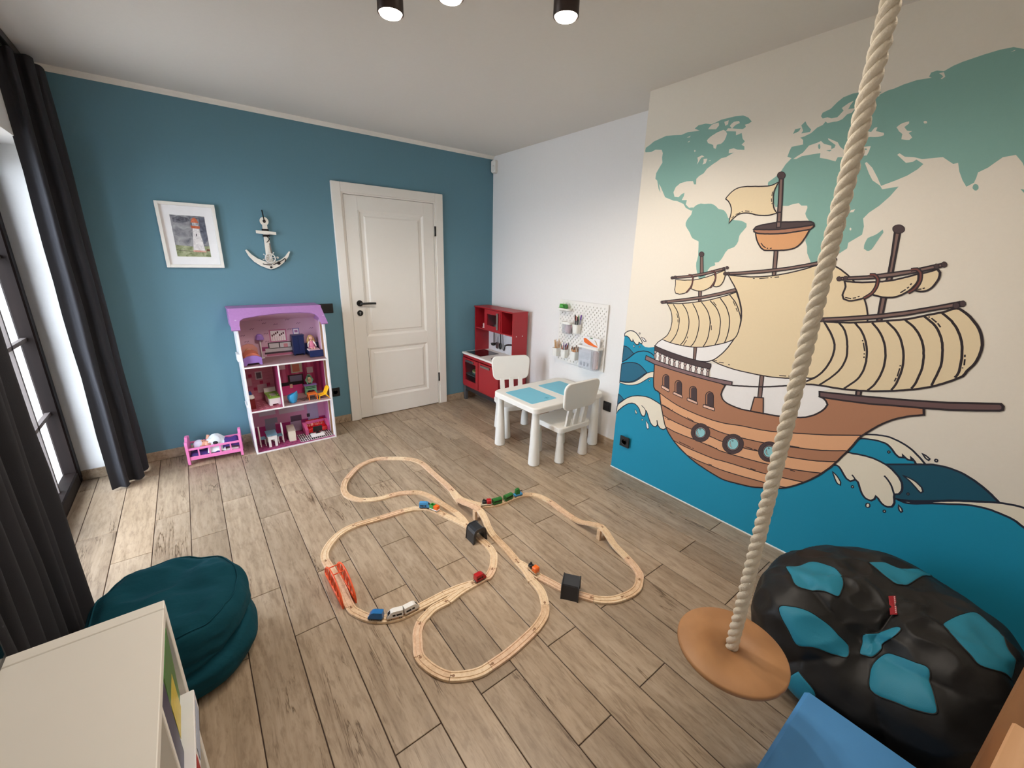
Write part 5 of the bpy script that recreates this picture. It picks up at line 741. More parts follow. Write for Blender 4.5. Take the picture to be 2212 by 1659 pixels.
BAG_P=[[(-0.199, 0.85, 0.488), (-0.075, 0.799, 0.597), (-0.002, 0.685, 0.728), (-0.032, 0.574, 0.818), (-0.232, 0.463, 0.856), (-0.522, 0.39, 0.758), (-0.531, 0.499, 0.684), (-0.546, 0.632, 0.55), (-0.391, 0.752, 0.531)], [(0.43, 0.327, 0.841), (0.574, 0.092, 0.814), (0.729, -0.133, 0.672), (0.816, -0.2, 0.543), (0.496, -0.133, 0.858), (0.231, -0.019, 0.973), (0.329, 0.154, 0.932)], [(-0.713, 0.618, 0.332), (-0.709, 0.574, 0.409), (-0.734, 0.483, 0.478), (-0.798, 0.352, 0.489), (-0.885, 0.183, 0.427), (-0.914, 0.135, 0.383), (-0.946, 0.109, 0.304), (-0.943, 0.211, 0.256), (-0.914, 0.326, 0.241), (-0.887, 0.43, 0.169), (-0.823, 0.516, 0.239)], [(-0.786, 0.081, 0.613), (-0.691, -0.059, 0.72), (-0.531, -0.192, 0.825), (-0.563, -0.237, 0.792), (-0.761, -0.151, 0.631), (-0.816, -0.155, 0.558), (-0.893, -0.098, 0.438), (-0.913, -0.031, 0.407), (-0.915, 0.035, 0.401), (-0.853, 0.063, 0.517)], [(-0.811, -0.211, 0.545), (-0.766, -0.295, 0.572), (-0.717, -0.394, 0.575), (-0.682, -0.471, 0.559), (-0.746, -0.497, 0.443), (-0.786, -0.504, 0.357), (-0.821, -0.497, 0.281), (-0.904, -0.362, 0.227), (-0.972, -0.166, 0.165), (-0.954, -0.117, 0.277), (-0.903, -0.128, 0.41)], [(-0.192, -0.511, 0.838), (0.062, -0.544, 0.837), (0.292, -0.582, 0.759), (0.366, -0.615, 0.699), (0.267, -0.703, 0.659), (0.188, -0.767, 0.613), (0.037, -0.838, 0.544), (-0.059, -0.872, 0.486), (-0.173, -0.848, 0.5), (-0.218, -0.804, 0.553), (-0.348, -0.706, 0.617), (-0.331, -0.657, 0.677), (-0.28, -0.582, 0.763)], [(-0.845, 0.408, -0.346), (-0.927, 0.365, -0.081), (-0.946, 0.32, -0.05), (-0.978, 0.183, -0.102), (-0.957, 0.171, -0.234), (-0.889, 0.261, -0.377)], [(-0.14, 0.003, 0.99), (-0.052, -0.059, 0.997), (-0.366, -0.157, 0.917), (-0.432, -0.093, 0.897)]]
# ================================================================== THE ROOM
H = 2.5233
MX, MY = -0.2736, -2.046           # face and far edge of the thicker mural wall
XL, YF = -3.27, -4.75              # window wall, wall behind the camera
paint_blue = M('blue_wall_paint', (94, 134, 150), .75, var=.03, scale=60, bump=.04, bscale=260)
paint_white = M('white_wall_paint', (236, 235, 234), .8, var=.02, scale=60, bump=.05, bscale=240)
paint_ceil = M('ceiling_paint', (226, 223, 218), .85, var=.02, scale=50, bump=.04, bscale=260)
cream = M('mural_cream', (232, 225, 211), .7, var=.02, scale=90, bump=.04, bscale=300)
plank_m = wood_plank_mat()
grout = M('dark_grout', (66, 50, 42), .8)

g = G(); g.b2((-3.66, YF - .1, -.08), (0.1, .1, -.0035)); floor = struct('floor', g, grout)
_pm = {}
W = 0.16455; gap = 0.0035
k0 = -6
xj = [-2.723 + W * i for i in range(-6, 18)]
for ci in range(len(xj) - 1):
    x0, x1 = max(xj[ci], -3.60), min(xj[ci + 1], 0.0)
    if x1 - x0 < .01: continue
    ph = -1.93 if (ci % 2 == 0) else -2.262
    ys = [ph + .9935 * n for n in range(-4, 4)]
    for n in range(len(ys) - 1):
        y0, y1 = max(ys[n], YF), min(ys[n + 1], 0.02)
        if y1 - y0 < .02: continue
        w, l = round(x1 - x0 - gap, 4), round(y1 - y0 - gap, 4)
        if (w, l) not in _pm:
            q = G(); q.box((0, 0, -.004), (w, l, .008), bev=.0012); _pm[(w, l)] = q.mesh('plank')
        link('plank', _pm[(w, l)], plank_m, floor, ((x0 + x1) / 2, (y0 + y1) / 2, 0))

g = G(); g.b2((-3.66, YF - .1, H), (0.1, .1, H + .1)); struct('ceiling', g, paint_ceil)

# blue wall with the door opening
DX0, DX1, DZ = -1.552, -0.682, 2.034
g = G()
g.b2((-3.62, 0, 0), (DX0, .12, H)); g.b2((DX1, 0, 0), (.1, .12, H)); g.b2((DX0, 0, DZ), (DX1, .12, H))
struct('wall_back', g, paint_blue)
g = G(); g.b2((0, MY - .02, 0), (.1, 0, H)); struct('wall_right', g, paint_white)
g = G(); g.b2((MX, YF, 0), (.1, MY, H)); wall_mural = struct('wall_mural', g, cream)
g = G(); g.b2((-3.62, YF - .1, 0), (.1, YF, H)); struct('wall_front', g, paint_white)
WY0, WY1, WZ = -.085, -1.60, 2.07
g = G()
g.b2((-3.62, WY0, 0), (XL, 0, H)); g.b2((-3.62, WY1, WZ), (XL, WY0, H)); g.b2((-3.62, YF, 0), (XL, WY1, H))
struct('wall_left', g, paint_white)

# moulding under the ceiling of the blue wall
g = G(); g.prism([(0, H), (-.022, H), (-.018, H - .012), (-.006, H - .022), (0, H - .03)], XL, 0, 'x'); struct('trim_1', g, M('white_trim', (240, 237, 230), .6))
# tile baseboards
def bb(name, a, b):
    q = G(); q.b2(a, b, bev=.002); return struct(name, q, plank_m)
bb('baseboard_back', (XL, -.011, .001), (-1.632, 0, .072)); bb('baseboard_back', (-.60, -.011, .001), (0, 0, .072))
bb('baseboard_right', (-.011, MY, .001), (0, -.012, .072))
bb('baseboard_left', (-3.46, WY0 - .011, .001), (XL - .001, WY0, .072))
g = G(); g.b2((MX - .006, YF, 0), (MX, MY + .002, .007), bev=.001); struct('trim_2', g, M('white_sealant', (240, 240, 238), .5))

# ------------------------------------------------------------------ printed mural
ink_cols = dict(pale=(240, 238, 236), cream=(232, 225, 211), land=(132, 176, 166), sea=(8, 142, 176), deep=(30, 100, 128), abyss=(14, 80, 102), foam=(236, 228, 208),  # pale: printed white with some daylight put into the colour
    white=(244, 242, 238), ink=(40, 30, 36), navy=(22, 30, 50), sail=(230, 211, 174), hull=(176, 124, 94), plank=(228, 172, 130), rim=(168, 118, 92),
    wood=(128, 102, 94), darkwood=(74, 58, 60), post=(176, 154, 148), pane=(150, 208, 214), bow=(106, 80, 80), bow2=(134, 106, 108),
    sill=(228, 190, 170), tan=(216, 160, 112), rope=(118, 66, 58))
def build_mural(name, key, start):
    q = G(); names = []
    lvl = start
    for col, wd, data in MURAL[key]:
        if col not in names: names.append(col)
        mi = names.index(col)
        pts = []; a = b = 0
        for t in data.split(' '):
            da, db = t.split(','); a += int(da); b += int(db); pts.append((-a / 1000.0, b / 1000.0))
        lvl += 0.000012
        x = MX - lvl
        if wd == 0:
            q.add([(x, p[0], p[1]) for p in pts], [list(range(len(pts)))], False, mi)
        else:
            h = wd / 3200.0
            n = len(pts); closed = pts[0] == pts[-1] and n > 3
            if closed: pts = pts[:-1]; n -= 1
            Ls, Rs = [], []
            for i in range(n):
                p = Vector(pts[i]); pa = Vector(pts[i - 1]) if (i > 0 or closed) else p; pb = Vector(pts[(i + 1) % n]) if (i < n - 1 or closed) else p
                d1 = (p - pa); d2 = (pb - p)
                if d1.length < 1e-6: d1 = d2
                if d2.length < 1e-6: d2 = d1
                d1.normalize(); d2.normalize()
                n1 = Vector((-d1.y, d1.x)); n2 = Vector((-d2.y, d2.x)); nn = n1 + n2
                if nn.length < .2: nn = n1.copy()
                nn.normalize(); k = min(1.6, 1 / max(.3, nn.dot(n1)))
                Ls.append(p + nn * h * k); Rs.append(p - nn * h * k)
            vs = [(x, v.x, v.y) for v in Ls] + [(x, v.x, v.y) for v in Rs]
            fs = [(i, (i + 1) % n, n + (i + 1) % n, n + i) for i in range(n if closed else n - 1)]
            q.add(vs, fs, False, mi)
    me = bpy.data.meshes.new(name); me.from_pydata(q.v, [], q.f)
    me.polygons.foreach_set('material_index', q.mi); me.update()
    o = link(name, me, [M('mural_' + c, ink_cols[c], .7, var=.02, scale=90, bump=.04, bscale=300) for c in names], wall_mural)
    return lvl
_l = build_mural('printed_map', 'map', 0.0002)
_l = build_mural('printed_waves', 'waves', _l)
_l = build_mural('printed_ship', 'ship', _l)

# ------------------------------------------------------------------ door
white_lacquer = M('white_lacquer', (238, 235, 228), .42, var=.015)
g = G()
g.b2((-1.628, -.022, 0), (-1.553, 0, DZ + .072), bev=.003)
g.b2((-.681, -.022, 0), (-.604, 0, DZ + .072), bev=.003)
g.b2((-1.553, -.0215, DZ - .004), (-.681, 0, DZ + .072), bev=.003)
g.b2((-1.5525, -.012, 0), (-1.536, .10, DZ)); g.b2((-.698, -.012, 0), (-.6815, .10, DZ)); g.b2((-1.536, -.012, DZ - .016), (-.698, .10, DZ))
door = struct('door_1', g, white_lacquer)
LX0, LX1, LZ0, LZ1 = -1.533, -.701, .008, 2.015
P1 = (-1.420, -.806, .795, 1.905); P2 = (-1.418, -.804, .180, .692)
g = G()
yF = -.008
g.b2((LX0, yF, LZ0), (P1[0], .032, LZ1), bev=.002); g.b2((P1[1], yF, LZ0), (LX1, .032, LZ1), bev=.002)
for z0, z1 in ((LZ0, P2[2]), (P2[3], P1[2]), (P1[3], LZ1)): g.b2((P1[0], yF, z0), (P1[1], .032, z1))
leaf = obj('door_leaf', g, white_lacquer, door)
for x0, x1, z0, z1 in (P1, P2):
    q = G()
    # sloped moulding ring, then the raised field
    def ring(i, y): return [(x0 + i, y, z0 + i), (x1 - i, y, z0 + i), (x1 - i, y, z1 - i), (x0 + i, y, z1 - i)]
    levels = [(0, yF), (.004, yF), (.024, yF + .012), (.048, yF + .010), (.060, yF + .003)]
    vs = []; fs = []
    for i, y in levels: vs += ring(i, y)
    for L in range(len(levels) - 1):
        for k in range(4): fs.append((L * 4 + k, L * 4 + (k + 1) % 4, L * 4 + 4 + (k + 1) % 4, L * 4 + 4 + k))
    L = (len(levels) - 1) * 4; fs.append((L, L + 1, L + 2, L + 3))
    q.add(vs, fs); obj('door_panel', q, white_lacquer, leaf)
g = G()
g.cyl((-1.467, yF - .001, 1.11), (-1.467, yF - .011, 1.11), .027, n=24); g.cyl((-1.467, yF - .01, 1.11), (-1.467, yF - .05, 1.11), .0095, n=12)
g.tube([(-1.475, yF - .05, 1.11), (-1.40, yF - .05, 1.11), (-1.335, yF - .05, 1.108)], .010, 10)
tag(obj('handle', g, BLACK, leaf), 'black lever handle')
g = G(); g.cyl((-1.470, yF - .001, 1.022), (-1.470, yF - .009, 1.022), .026, n=24)
lk = obj('lock_rosette', g, BLACK, leaf)
g = G(); g.cyl((-1.470, yF - .0095, 1.026), (-1.470, yF - .0105, 1.026), .008, n=12); g.b2((-1.473, yF - .0105, 1.008), (-1.467, yF - .0095, 1.024)); obj('keyhole', g, CHROME, lk)
for z in (1.768, .302):
    q = G(); q.cyl((-.690, yF - .010, z - .045), (-.690, yF - .010, z + .045), .0075, n=10); q.b2((-.697, yF - .006, z - .045), (-.684, yF - .002, z + .045)); obj('hinge', q, BLACK, door)
g = G(); g.b2((-1.54, .04, 0), (-.69, .05, 2.03)); obj('door_gap_shade', g, M('dark_gap', (20, 18, 16), .9), door)  # near-black sheet, paints the shade in the gaps round the leaf

# ------------------------------------------------------------------ terrace door / window
brown = grain_mat('dark_brown_frame', (18, 12, 11), (26, 18, 16), 20, (1, 1, .1), .6)
FX0, FX1 = -3.535, -3.462
g = G()
def fr(q, ya, yb, za, zb, t, x0=FX0, x1=FX1, bev=.006):
    q.b2((x0, yb, za), (x1, yb + t, zb), bev=bev); q.b2((x0, ya - t, za), (x1, ya, zb), bev=bev)
    q.b2((x0, yb + t, za), (x1, ya - t, za + t), bev=bev); q.b2((x0, yb + t, zb - t), (x1, ya - t, zb), bev=bev)
fr(g, WY0, WY1, 0, WZ, .05)
brown.node_tree.nodes['Principled BSDF'].inputs['Specular IOR Level'].default_value = .12
win = struct('window_1', g, brown)
glass = bpy.data.materials.new('clear_glass'); glass.use_nodes = True
_nt = glass.node_tree; _nt.nodes.clear()
_o = _nt.nodes.new('ShaderNodeOutputMaterial'); _mx = _nt.nodes.new('ShaderNodeMixShader'); _t = _nt.nodes.new('ShaderNodeBsdfTransparent'); _gl = _nt.nodes.new('ShaderNodeBsdfGlossy')
_gl.inputs['Roughness'].default_value = .02; _lw = _nt.nodes.new('ShaderNodeLayerWeight'); _lw.inputs[0].default_value = .25
_pw = _nt.nodes.new('ShaderNodeMath'); _pw.operation = 'MULTIPLY_ADD'; _pw.inputs[1].default_value = .08; _pw.inputs[2].default_value = .03
_nt.links.new(_lw.outputs[1], _pw.inputs[0]); _nt.links.new(_pw.outputs[0], _mx.inputs[0]); _nt.links.new(_t.outputs[0], _mx.inputs[1]); _nt.links.new(_gl.outputs[0], _mx.inputs[2]); _nt.links.new(_mx.outputs[0], _o.inputs[0])
ym = (WY0 + WY1) / 2
for ya, yb in ((WY0 - .04, ym + .005), (ym - .005, WY1 + .04)):
    q = G(); fr(q, ya, yb, .04, WZ - .04, .075, FX0 + .012, FX1 + .012, .008)
    sash = obj('sash', q, brown, win)
    q = G(); q.b2((-3.502, yb + .07, .11), (-3.498, ya - .07, WZ - .11)); obj('pane', q, glass, sash)
    for z in (.53, 1.0, 1.47):
        q = G(); q.b2((-3.512, yb + .07, z - .011), (-3.488, ya - .07, z + .011)); obj('glazing_bar', q, M('bar_grey', (92, 84, 82), .6), sash)
    q = G(); q.b2((-3.512, (ya + yb) / 2 - .011, .11), (-3.488, (ya + yb) / 2 + .011, WZ - .11)); obj('glazing_bar', q, M('bar_grey', (92, 84, 82), .6), sash)
# outside: plastered facade reveal, paved terrace
g = G(); g.b2((-3.86, WY0 - .02, -.05), (-3.62, .6, 3.0)); g.b2((-3.86, WY0 - .1, 2.15), (-3.62, -5, 3.0)); struct('wall_outside', g, M('facade_plaster', (196, 188, 176), .9, bump=.2))
g = G(); g.b2((-9.0, -8, -.16), (-3.66, 4, -.06)); struct('floor_terrace', g, M('terrace_slab', (176, 170, 162), .9, bump=.1))
g = G(); g.b2((-3.75, WY1, -.06), (-3.54, WY0, .012), bev=.004); struct('trim_3', g, M('threshold_metal', (190, 190, 192), .4, .8))
# ================================================================== CEILING SPOTS
lamp_glow = bpy.data.materials.new('lamp_glow'); lamp_glow.use_nodes = True
_b = lamp_glow.node_tree.nodes['Principled BSDF']; _b.inputs['Base Color'].default_value = (.9, .88, .85, 1); _b.inputs['Emission Color'].default_value = (1, .86, .70, 1); _b.inputs['Emission Strength'].default_value = 30
bronze = M('bronze_spot_housing', (58, 44, 40), .4, .3)
LAMPS = [(-1.35, -2.42, 'rightmost brown cylinder ceiling spot, lit'), (-1.885, -1.99, 'leftmost brown cylinder ceiling spot, lit'), (-1.757, -2.235, 'middle brown cylinder ceiling spot cut by the top of the picture, lit'), (-2.30, -3.05, 'unseen brown ceiling spot above the shelf, added to light the near room'), (-1.35, -3.55, 'unseen brown ceiling spot above the swing, added to light the near room')]  # last two are out of view, added to brighten the near part of the room
for x, y, lab in LAMPS:
    r = thing('ceiling_spot', lab, 'lamp', (x, y, H), 0, 'ceiling spots')
    q = G(); q.lathe([(.050, 0), (.050, -.085), (.047, -.087), (.044, -.083)], n=28, cap=False); obj('housing', q, bronze, r)
    q = G(); q.lathe([(.0, -.098), (.025, -.0965), (.040, -.091), (.044, -.083)], n=28, cap=False); obj('diffuser', q, lamp_glow, r)
    l = bpy.data.lights.new('spot_light', 'SPOT'); l.energy = 42 if y > -3 else 15; l.color = (1, .885, .76); l.shadow_soft_size = .04; l.spot_size = 2.9; l.spot_blend = .5
    o = bpy.data.objects.new('spot_light', l); COL.objects.link(o); o.parent = r; o.location = (0, 0, -.102)
# ================================================================== CURTAINS
velvet = M('charcoal_velvet', (40, 40, 45), .9, var=.12, scale=6, bump=.12, bscale=400)
def curtain(name, label, plan, z0, z1, hem=.0):
    r = thing(name, label, 'curtain', (plan[0][0], plan[0][1], 0))
    S = spline([(a, b, 0) for a, b in plan], 8); n = len(S)
    nv = 14
    q = G()
    def off(i):
        t = S[min(i + 1, n - 1)] - S[max(i - 1, 0)]; return Vector((-t.y, t.x, 0)).normalized() * .003
    for side in (0, 1):
        def f(u, v):
            i = int(round(u * (n - 1))); p = S[i] + off(i) * (1 if side else -1)
            c = sum(S, Vector()) / n
            k = 1 - .18 * v ** 2 * (1 if v > .75 else v / .75)      # folds tighten under the rail
            w = .008 * mnoise.noise(Vector((u * 7, v * 5, side * 0.0)))
            return (p.x + (c.x - p.x) * (1 - k) + w - plan[0][0], p.y + w - plan[0][1], z0 + (z1 - z0) * v)
        q.surf(f, n, nv)
    obj('drape', q, velvet, r)
    # stitched hem at the floor and heading tape
    q = G(); q.surf(lambda u, v: (S[int(round(u * (n - 1)))].x - plan[0][0] + .004 * (v - .5), S[int(round(u * (n - 1)))].y - plan[0][1], z0 + .002 + .0 * v), n, 2)
    obj('hem', q, velvet, r)
    return r
curtain('curtain', 'charcoal velvet curtain drawn aside in the far corner by the blue wall', [(-3.285, -.385), (-3.25, -.365), (-3.215, -.39), (-3.20, -.345), (-3.225, -.30), (-3.19, -.29), (-3.15, -.31), (-3.135, -.26), (-3.17, -.225), (-3.21, -.21), (-3.17, -.185), (-3.128, -.17), (-3.118, -.115), (-3.130, -.055), (-3.165, -.022), (-3.21, -.012)], .012, 2.475)
_pl = []
_y = -1.79
_k = 0
while _y > -2.72:
    _pl.append((-3.222 + (.034 if _k % 2 else -.034) + .008 * math.sin(_k * 1.7), _y)); _y -= .043 + .012 * math.sin(_k * 2.3); _k += 1
curtain('curtain', 'charcoal velvet curtain with narrow folds behind the white shelf', _pl, .012, 2.475)
g = G(); g.b2((-3.222, -2.9, 2.476), (-3.198, -.09, 2.5225), bev=.003)
tag(obj('curtain_rail', g, M('black_metal', (22, 20, 20), .4, .2)), 'slim black curtain rail fixed under the ceiling', 'curtain rail')

# ================================================================== POUF
teal_cotton = M('dark_teal_cotton', (14, 70, 84), .9, var=.10, scale=9, bump=.5, bscale=13, stretch=(1, 2.2, 1.5), spec=.2)
r = thing('pouf', 'round dark teal fabric pouf slumped beside the white shelf', 'pouf', (-2.915, -2.146, 0))
PR = [(.02, .002), (.20, .0), (.25, .02), (.272, .07), (.275, .12), (.262, .165), (.250, .185), (.262, .215), (.262, .27), (.245, .315), (.20, .345), (.13, .352), (.05, .352), (.0, .352)]
def pouf(u, v):
    t = v * (len(PR) - 1); i = min(int(t), len(PR) - 2); f = t - i
    rr = PR[i][0] * (1 - f) + PR[i + 1][0] * f; z = PR[i][1] * (1 - f) + PR[i + 1][1] * f
    a = 2 * PI * u; x, y = math.cos(a), math.sin(a)
    amp = .016 * min(1, rr / .2) * (.3 + .7 * min(1, z / .1))
    n1 = mnoise.noise(Vector((x * 1.7 + 3, y * 1.7, z * 9))); n2 = mnoise.noise(Vector((x * 3, y * 3 + 7, z * 22)))
    crease = -.022 * math.exp(-((z - .185 - .05 * math.sin(a * 1.0 + .6)) / .014) ** 2)
    rr2 = rr + amp * n1 + amp * .5 * n2 + crease
    zz = z + (.030 * (-x * .6 + y * .8) * min(1, rr / .25) + .022 * mnoise.noise(Vector((x * rr * 9, y * rr * 9, 2))) + .022 * (1 - abs(mnoise.noise(Vector((x * rr * 7 + 3, y * rr * 16, 6)))))) * (z / .35)
    return (x * rr2 * .90, y * rr2 * .875, zz * .93)
q = G(); q.surf(pouf, 96, 70, True); obj('cushion_body', q, teal_cotton, r)
q = G()
def seam(k):
    a = 2 * PI * k / 90; p = Vector(pouf(k / 90, 9.35 / 13)); return p + Vector((math.cos(a), math.sin(a), .4)) * .003
q.tube([seam(k) for k in range(90)], .003, 6, closed=True); obj('piping', q, teal_cotton, r)

# ================================================================== BEAN BAG
leather_k = M('black_leatherette', (20, 19, 19), .5, var=.15, scale=8, bump=.55, bscale=9, spec=.4)
leather_t = M('teal_leatherette', (30, 126, 152), .55, var=.06, scale=8, bump=.06, bscale=300, spec=.4)
_bd = []
for d, a, w in BAG_D:
    v = Vector(d).normalized(); _bd.append((v, a, w))
def bag_r(d):
    a, b, cu, cd = BAG_A; c = cu if d.z > 0 else cd; p = 2.5
    rr = (abs(d.x / a) ** p + abs(d.y / b) ** p + abs(d.z / c) ** p) ** (-1 / p)
    for n, am, w in _bd:
        rr -= am * math.exp(-(d.angle(n, 0) / w) ** 2)
    n0 = _bd[0][0]; an = d.angle(n0, 0); e1 = (Vector((0, 0, 1)) - n0 * n0.z).normalized(); e2 = n0.cross(e1); az = math.atan2(d.dot(e2), d.dot(e1))
    rr += .030 * math.exp(-((an - .62) / .34) ** 2) * (abs(math.sin(2.5 * az + .4)) ** .6 - .55)
    n = mnoise.noise(d * 3.1 + Vector((5, 1, 2))); n2 = 1 - abs(mnoise.noise(d * 3.4 + Vector((1, 8, 3))))
    k = max(0, min(1, (d.z + .5) * 1.4))
    rr += .010 * n * k + .030 * (n2 - .78) * k
    if d.z < 0: rr = min(rr, (BAG_C[2] - .004) / max(1e-6, -d.z))
    return rr
r = thing('bean_bag', 'black and teal football bean bag sunk in the middle, against the sea mural', 'bean bag', (BAG_C[0], BAG_C[1], 0))
BZ = Vector((0, 0, BAG_C[2]))
def bagp(u, v):
    th = 2 * PI * u; ph = -PI / 2 + PI * (.02 + .98 * v)
    d = Vector((math.cos(ph) * math.cos(th), math.cos(ph) * math.sin(th), math.sin(ph)))
    return BZ + d * bag_r(d)
q = G(); q.surf(bagp, 260, 150, True); obj('black_cover', q, leather_k, r)
for i, P in enumerate(BAG_P):
    D = [Vector(d).normalized() for d in P]
    isl = i == len(BAG_P) - 1
    B = spline(D, 6, True) if not isl else D
    c = sum(D, Vector()).normalized()
    n = len(B); rings = 10 if not isl else 3
    vs = [BZ + c * (bag_r(c) + .003)]
    fs = []
    for k in range(1, rings + 1):
        for d in B:
            e = (c * (1 - k / rings) + d.normalized() * (k / rings)).normalized()
            vs.append(BZ + e * (bag_r(e) + (.0045 if k < rings else .0008)))
    for j in range(n): fs.append((0, 1 + j, 1 + (j + 1) % n))
    for k in range(rings - 1):
        for j in range(n):
            a, b = 1 + k * n + j, 1 + k * n + (j + 1) % n
            fs.append((a, b, b + n, a + n))
    q = G()
    if isl:
        o_ = [BZ + d * (max(bag_r(k_) for k_ in D + [c]) + .004) for d in D]; q.add(o_ + [p - Vector((0, 0, .0012)) for p in o_], [(0, 1, 2, 3), (4, 5, 6, 7), (0, 1, 5, 4), (1, 2, 6, 5), (2, 3, 7, 6), (3, 0, 4, 7)])
    else:
        q.add(vs, fs, True)
    if isl:
        lb = obj('brand_label', q, M('red_label', (150, 14, 30), .6), r); lb['label'] = 'small red sewn-in label with pale lettering'
        # pale, unreadable lettering along the right edge of the label
        e0, e1, f0, f1 = D[1], D[2], D[0], D[3]
        qq = G()
        for k in range(9):
            t0 = .05 + k * .102; t1 = t0 + (.07 if k != 4 else .03)
            def pt(t, s):
                a_ = o_[1] * (1 - t) + o_[2] * t; b_ = o_[0] * (1 - t) + o_[3] * t
                return a_ * (1 - s) + b_ * s + Vector((-.0003, 0, .0012))
            qq.add([pt(t0, .08), pt(t1, .10), pt(t1, .30), pt(t0, .26)], [(0, 1, 2, 3)])
        obj('lettering', qq, M('pale_thread', (214, 170, 170), .7), lb)
    else:
        obj('teal_panel', q, leather_t, r)
        # stitched seam around the panel
        q = G(); q.tube([BZ + d.normalized() * (bag_r(d.normalized()) + .0012) for d in B], .0022, 5, closed=True); obj('seam', q, leather_k, r)

# ================================================================== MAT, SWING, BENCH
g = G(); g.box((0, .06, .09), (.95, .48, .18), bev=.012)
r = thing('gym_mat', 'light blue foam mat lying below the round swing', 'mat', (-1.25 - .475, -3.662 - .30, 0))
obj('mat_cover', g, M('blue_vinyl', (82, 152, 214), .6, var=.04, bump=.03), r)
q = G(); q.tube([(-.47, .297, .09), (.47, .297, .09)], .003, 6); q.tube([(.472, .296, .09), (.472, -.176, .09)], .003, 6); obj('side_seam', q, M('blue_vinyl', (72, 140, 196)), r)

SW = Vector((-1.566, -3.517, .43)); SWT = Vector((-1.543, -3.53, H))
r = thing('disc_swing', 'round wooden disc swing on a thick twisted white rope', 'swing', tuple(SW))
disc_wood = grain_mat('swing_plywood', (158, 112, 72), (182, 134, 90), 5, (1, 1, 1), .55)
q = G(); q.lathe([(.017, -.010), (.143, -.010), (.150, -.004), (.150, .006), (.146, .010), (.017, .010), (.017, -.010)], n=64, cap=False)
obj('seat_disc', q, disc_wood, r)
rope_m = M('white_rope', (226, 216, 196), .85, var=.08, scale=40, bump=.3, bscale=260)
q = G(); steps = 330; a0 = SW - SW; axis = (SWT - SW); Lr = axis.length
ux = Vector((1, 0, 0)); uy = Vector((0, 1, 0))
for s in range(3):
    pts = []
    for k in range(steps + 1):
        t = k / steps; an = 2 * PI * (t * Lr / .082) + s * 2 * PI / 3
        pts.append(axis * t + (ux * math.cos(an) + uy * math.sin(an)) * .0085 + Vector((0, 0, .002)))
    q.tube(pts, .0098, 8)
obj('rope', q, rope_m, r)
q = G(); q.ell((0, 0, -.028), (.028, .028, .02), 12, 8); obj('knot', q, rope_m, r)
q = G(); q.cyl((SWT - SW) - Vector((0, 0, .004)), (SWT - SW) - Vector((0, 0, .0001)), .04, n=20); obj('ceiling_anchor', q, CHROME, r)

pine = grain_mat('oiled_pine', (112, 72, 40), (150, 104, 64), 9, (.10, 1, 1), .45)
pale = grain_mat('pale_pine', (214, 164, 120), (228, 182, 140), 9, (.15, 1, 1), .5)
r = thing('wooden_bench', 'brown wooden bench with a pale block, cut off by the lower right corner', 'bench', (-1.24, -4.222, 0), -.12)
q = G(); q.box((0, 0, .445), (1.24, .40, .028), bev=.006); obj('seat_board', q, pine, r)
for x in (-.56, .54):
    q = G(); q.box((x, -.09, .215), (.035, .18, .428), bev=.004); obj('leg_panel', q, pine, r)
q = G(); q.box((-.324, 0, .476), (.55, .355, .034), bev=.004); obj('pale_block', q, pale, r)
# ================================================================== CHILDREN'S TABLE AND CHAIRS
plast = M('matt_white_plastic', (240, 239, 234), .45, var=.015)
def cone_leg(q, x, y, h, r0, r1):
    q.lathe([(r0 - .006, 0), (r0, .006), (r0, .010), (r1, h - .004), (r1, h)], (x, y, 0), 24)
r = thing('play_table', 'low white plastic children\'s table with two light blue pads', 'table', (-.422, -1.455, 0))
TX, TY = .385, .275
q = G(); P = rrect(.77, .55, .055, 6)
vs = []; fs = []; n = len(P)
lv = [(1.0, .438), (1.0, .470), (.992, .477), (.975, .480)]
for s, z in lv:
    for a, b in P: vs.append((a * s if abs(a) > 0 else a, b * s, z))
for k in range(len(lv) - 1):
    for i in range(n): fs.append((k * n + i, k * n + (i + 1) % n, (k + 1) * n + (i + 1) % n, (k + 1) * n + i))
fs.append(list(range(n))); fs.append([(len(lv) - 1) * n + i for i in range(n)])
q.add(vs, fs); obj('tabletop', q, plast, r)
for sx in (-1, 1):
    for sy in (-1, 1):
        q = G(); cone_leg(q, sx * .335, sy * .225, .44, .045, .027); obj('leg', q, plast, r)
pad_m = M('light_blue_pad', (122, 198, 222), .55, var=.02)
for dx, lab in ((-.20, 'light blue desk pad on the table end nearer the red kitchen'), (.155, 'light blue desk pad on the table end by the pegboard')):
    w, d = (.26, .34)
    rr = thing('desk_pad', lab, 'desk pad', (-.422 + dx, -1.455, .4802), 0, 'desk pads')
    q = G(); q.prism(rrect(w, d, .012), 0, .0022); obj('pad_sheet', q, pad_m, rr)
    q = G(); q.tube([(w / 2 - .07 + .022 * math.cos(a), -d / 2 + .045 + .013 * math.sin(a), .0025) for a in [2 * PI * i / 20 for i in range(20)]], .0012, 4, closed=True)
    q.tube([(w / 2 - .07 + .008 * math.cos(a), -d / 2 + .045 + .008 * math.sin(a), .0025) for a in [2 * PI * i / 14 for i in range(14)]], .0012, 4, closed=True)
    obj('printed_emblem', q, M('pad_print', (84, 160, 186), .6), rr)
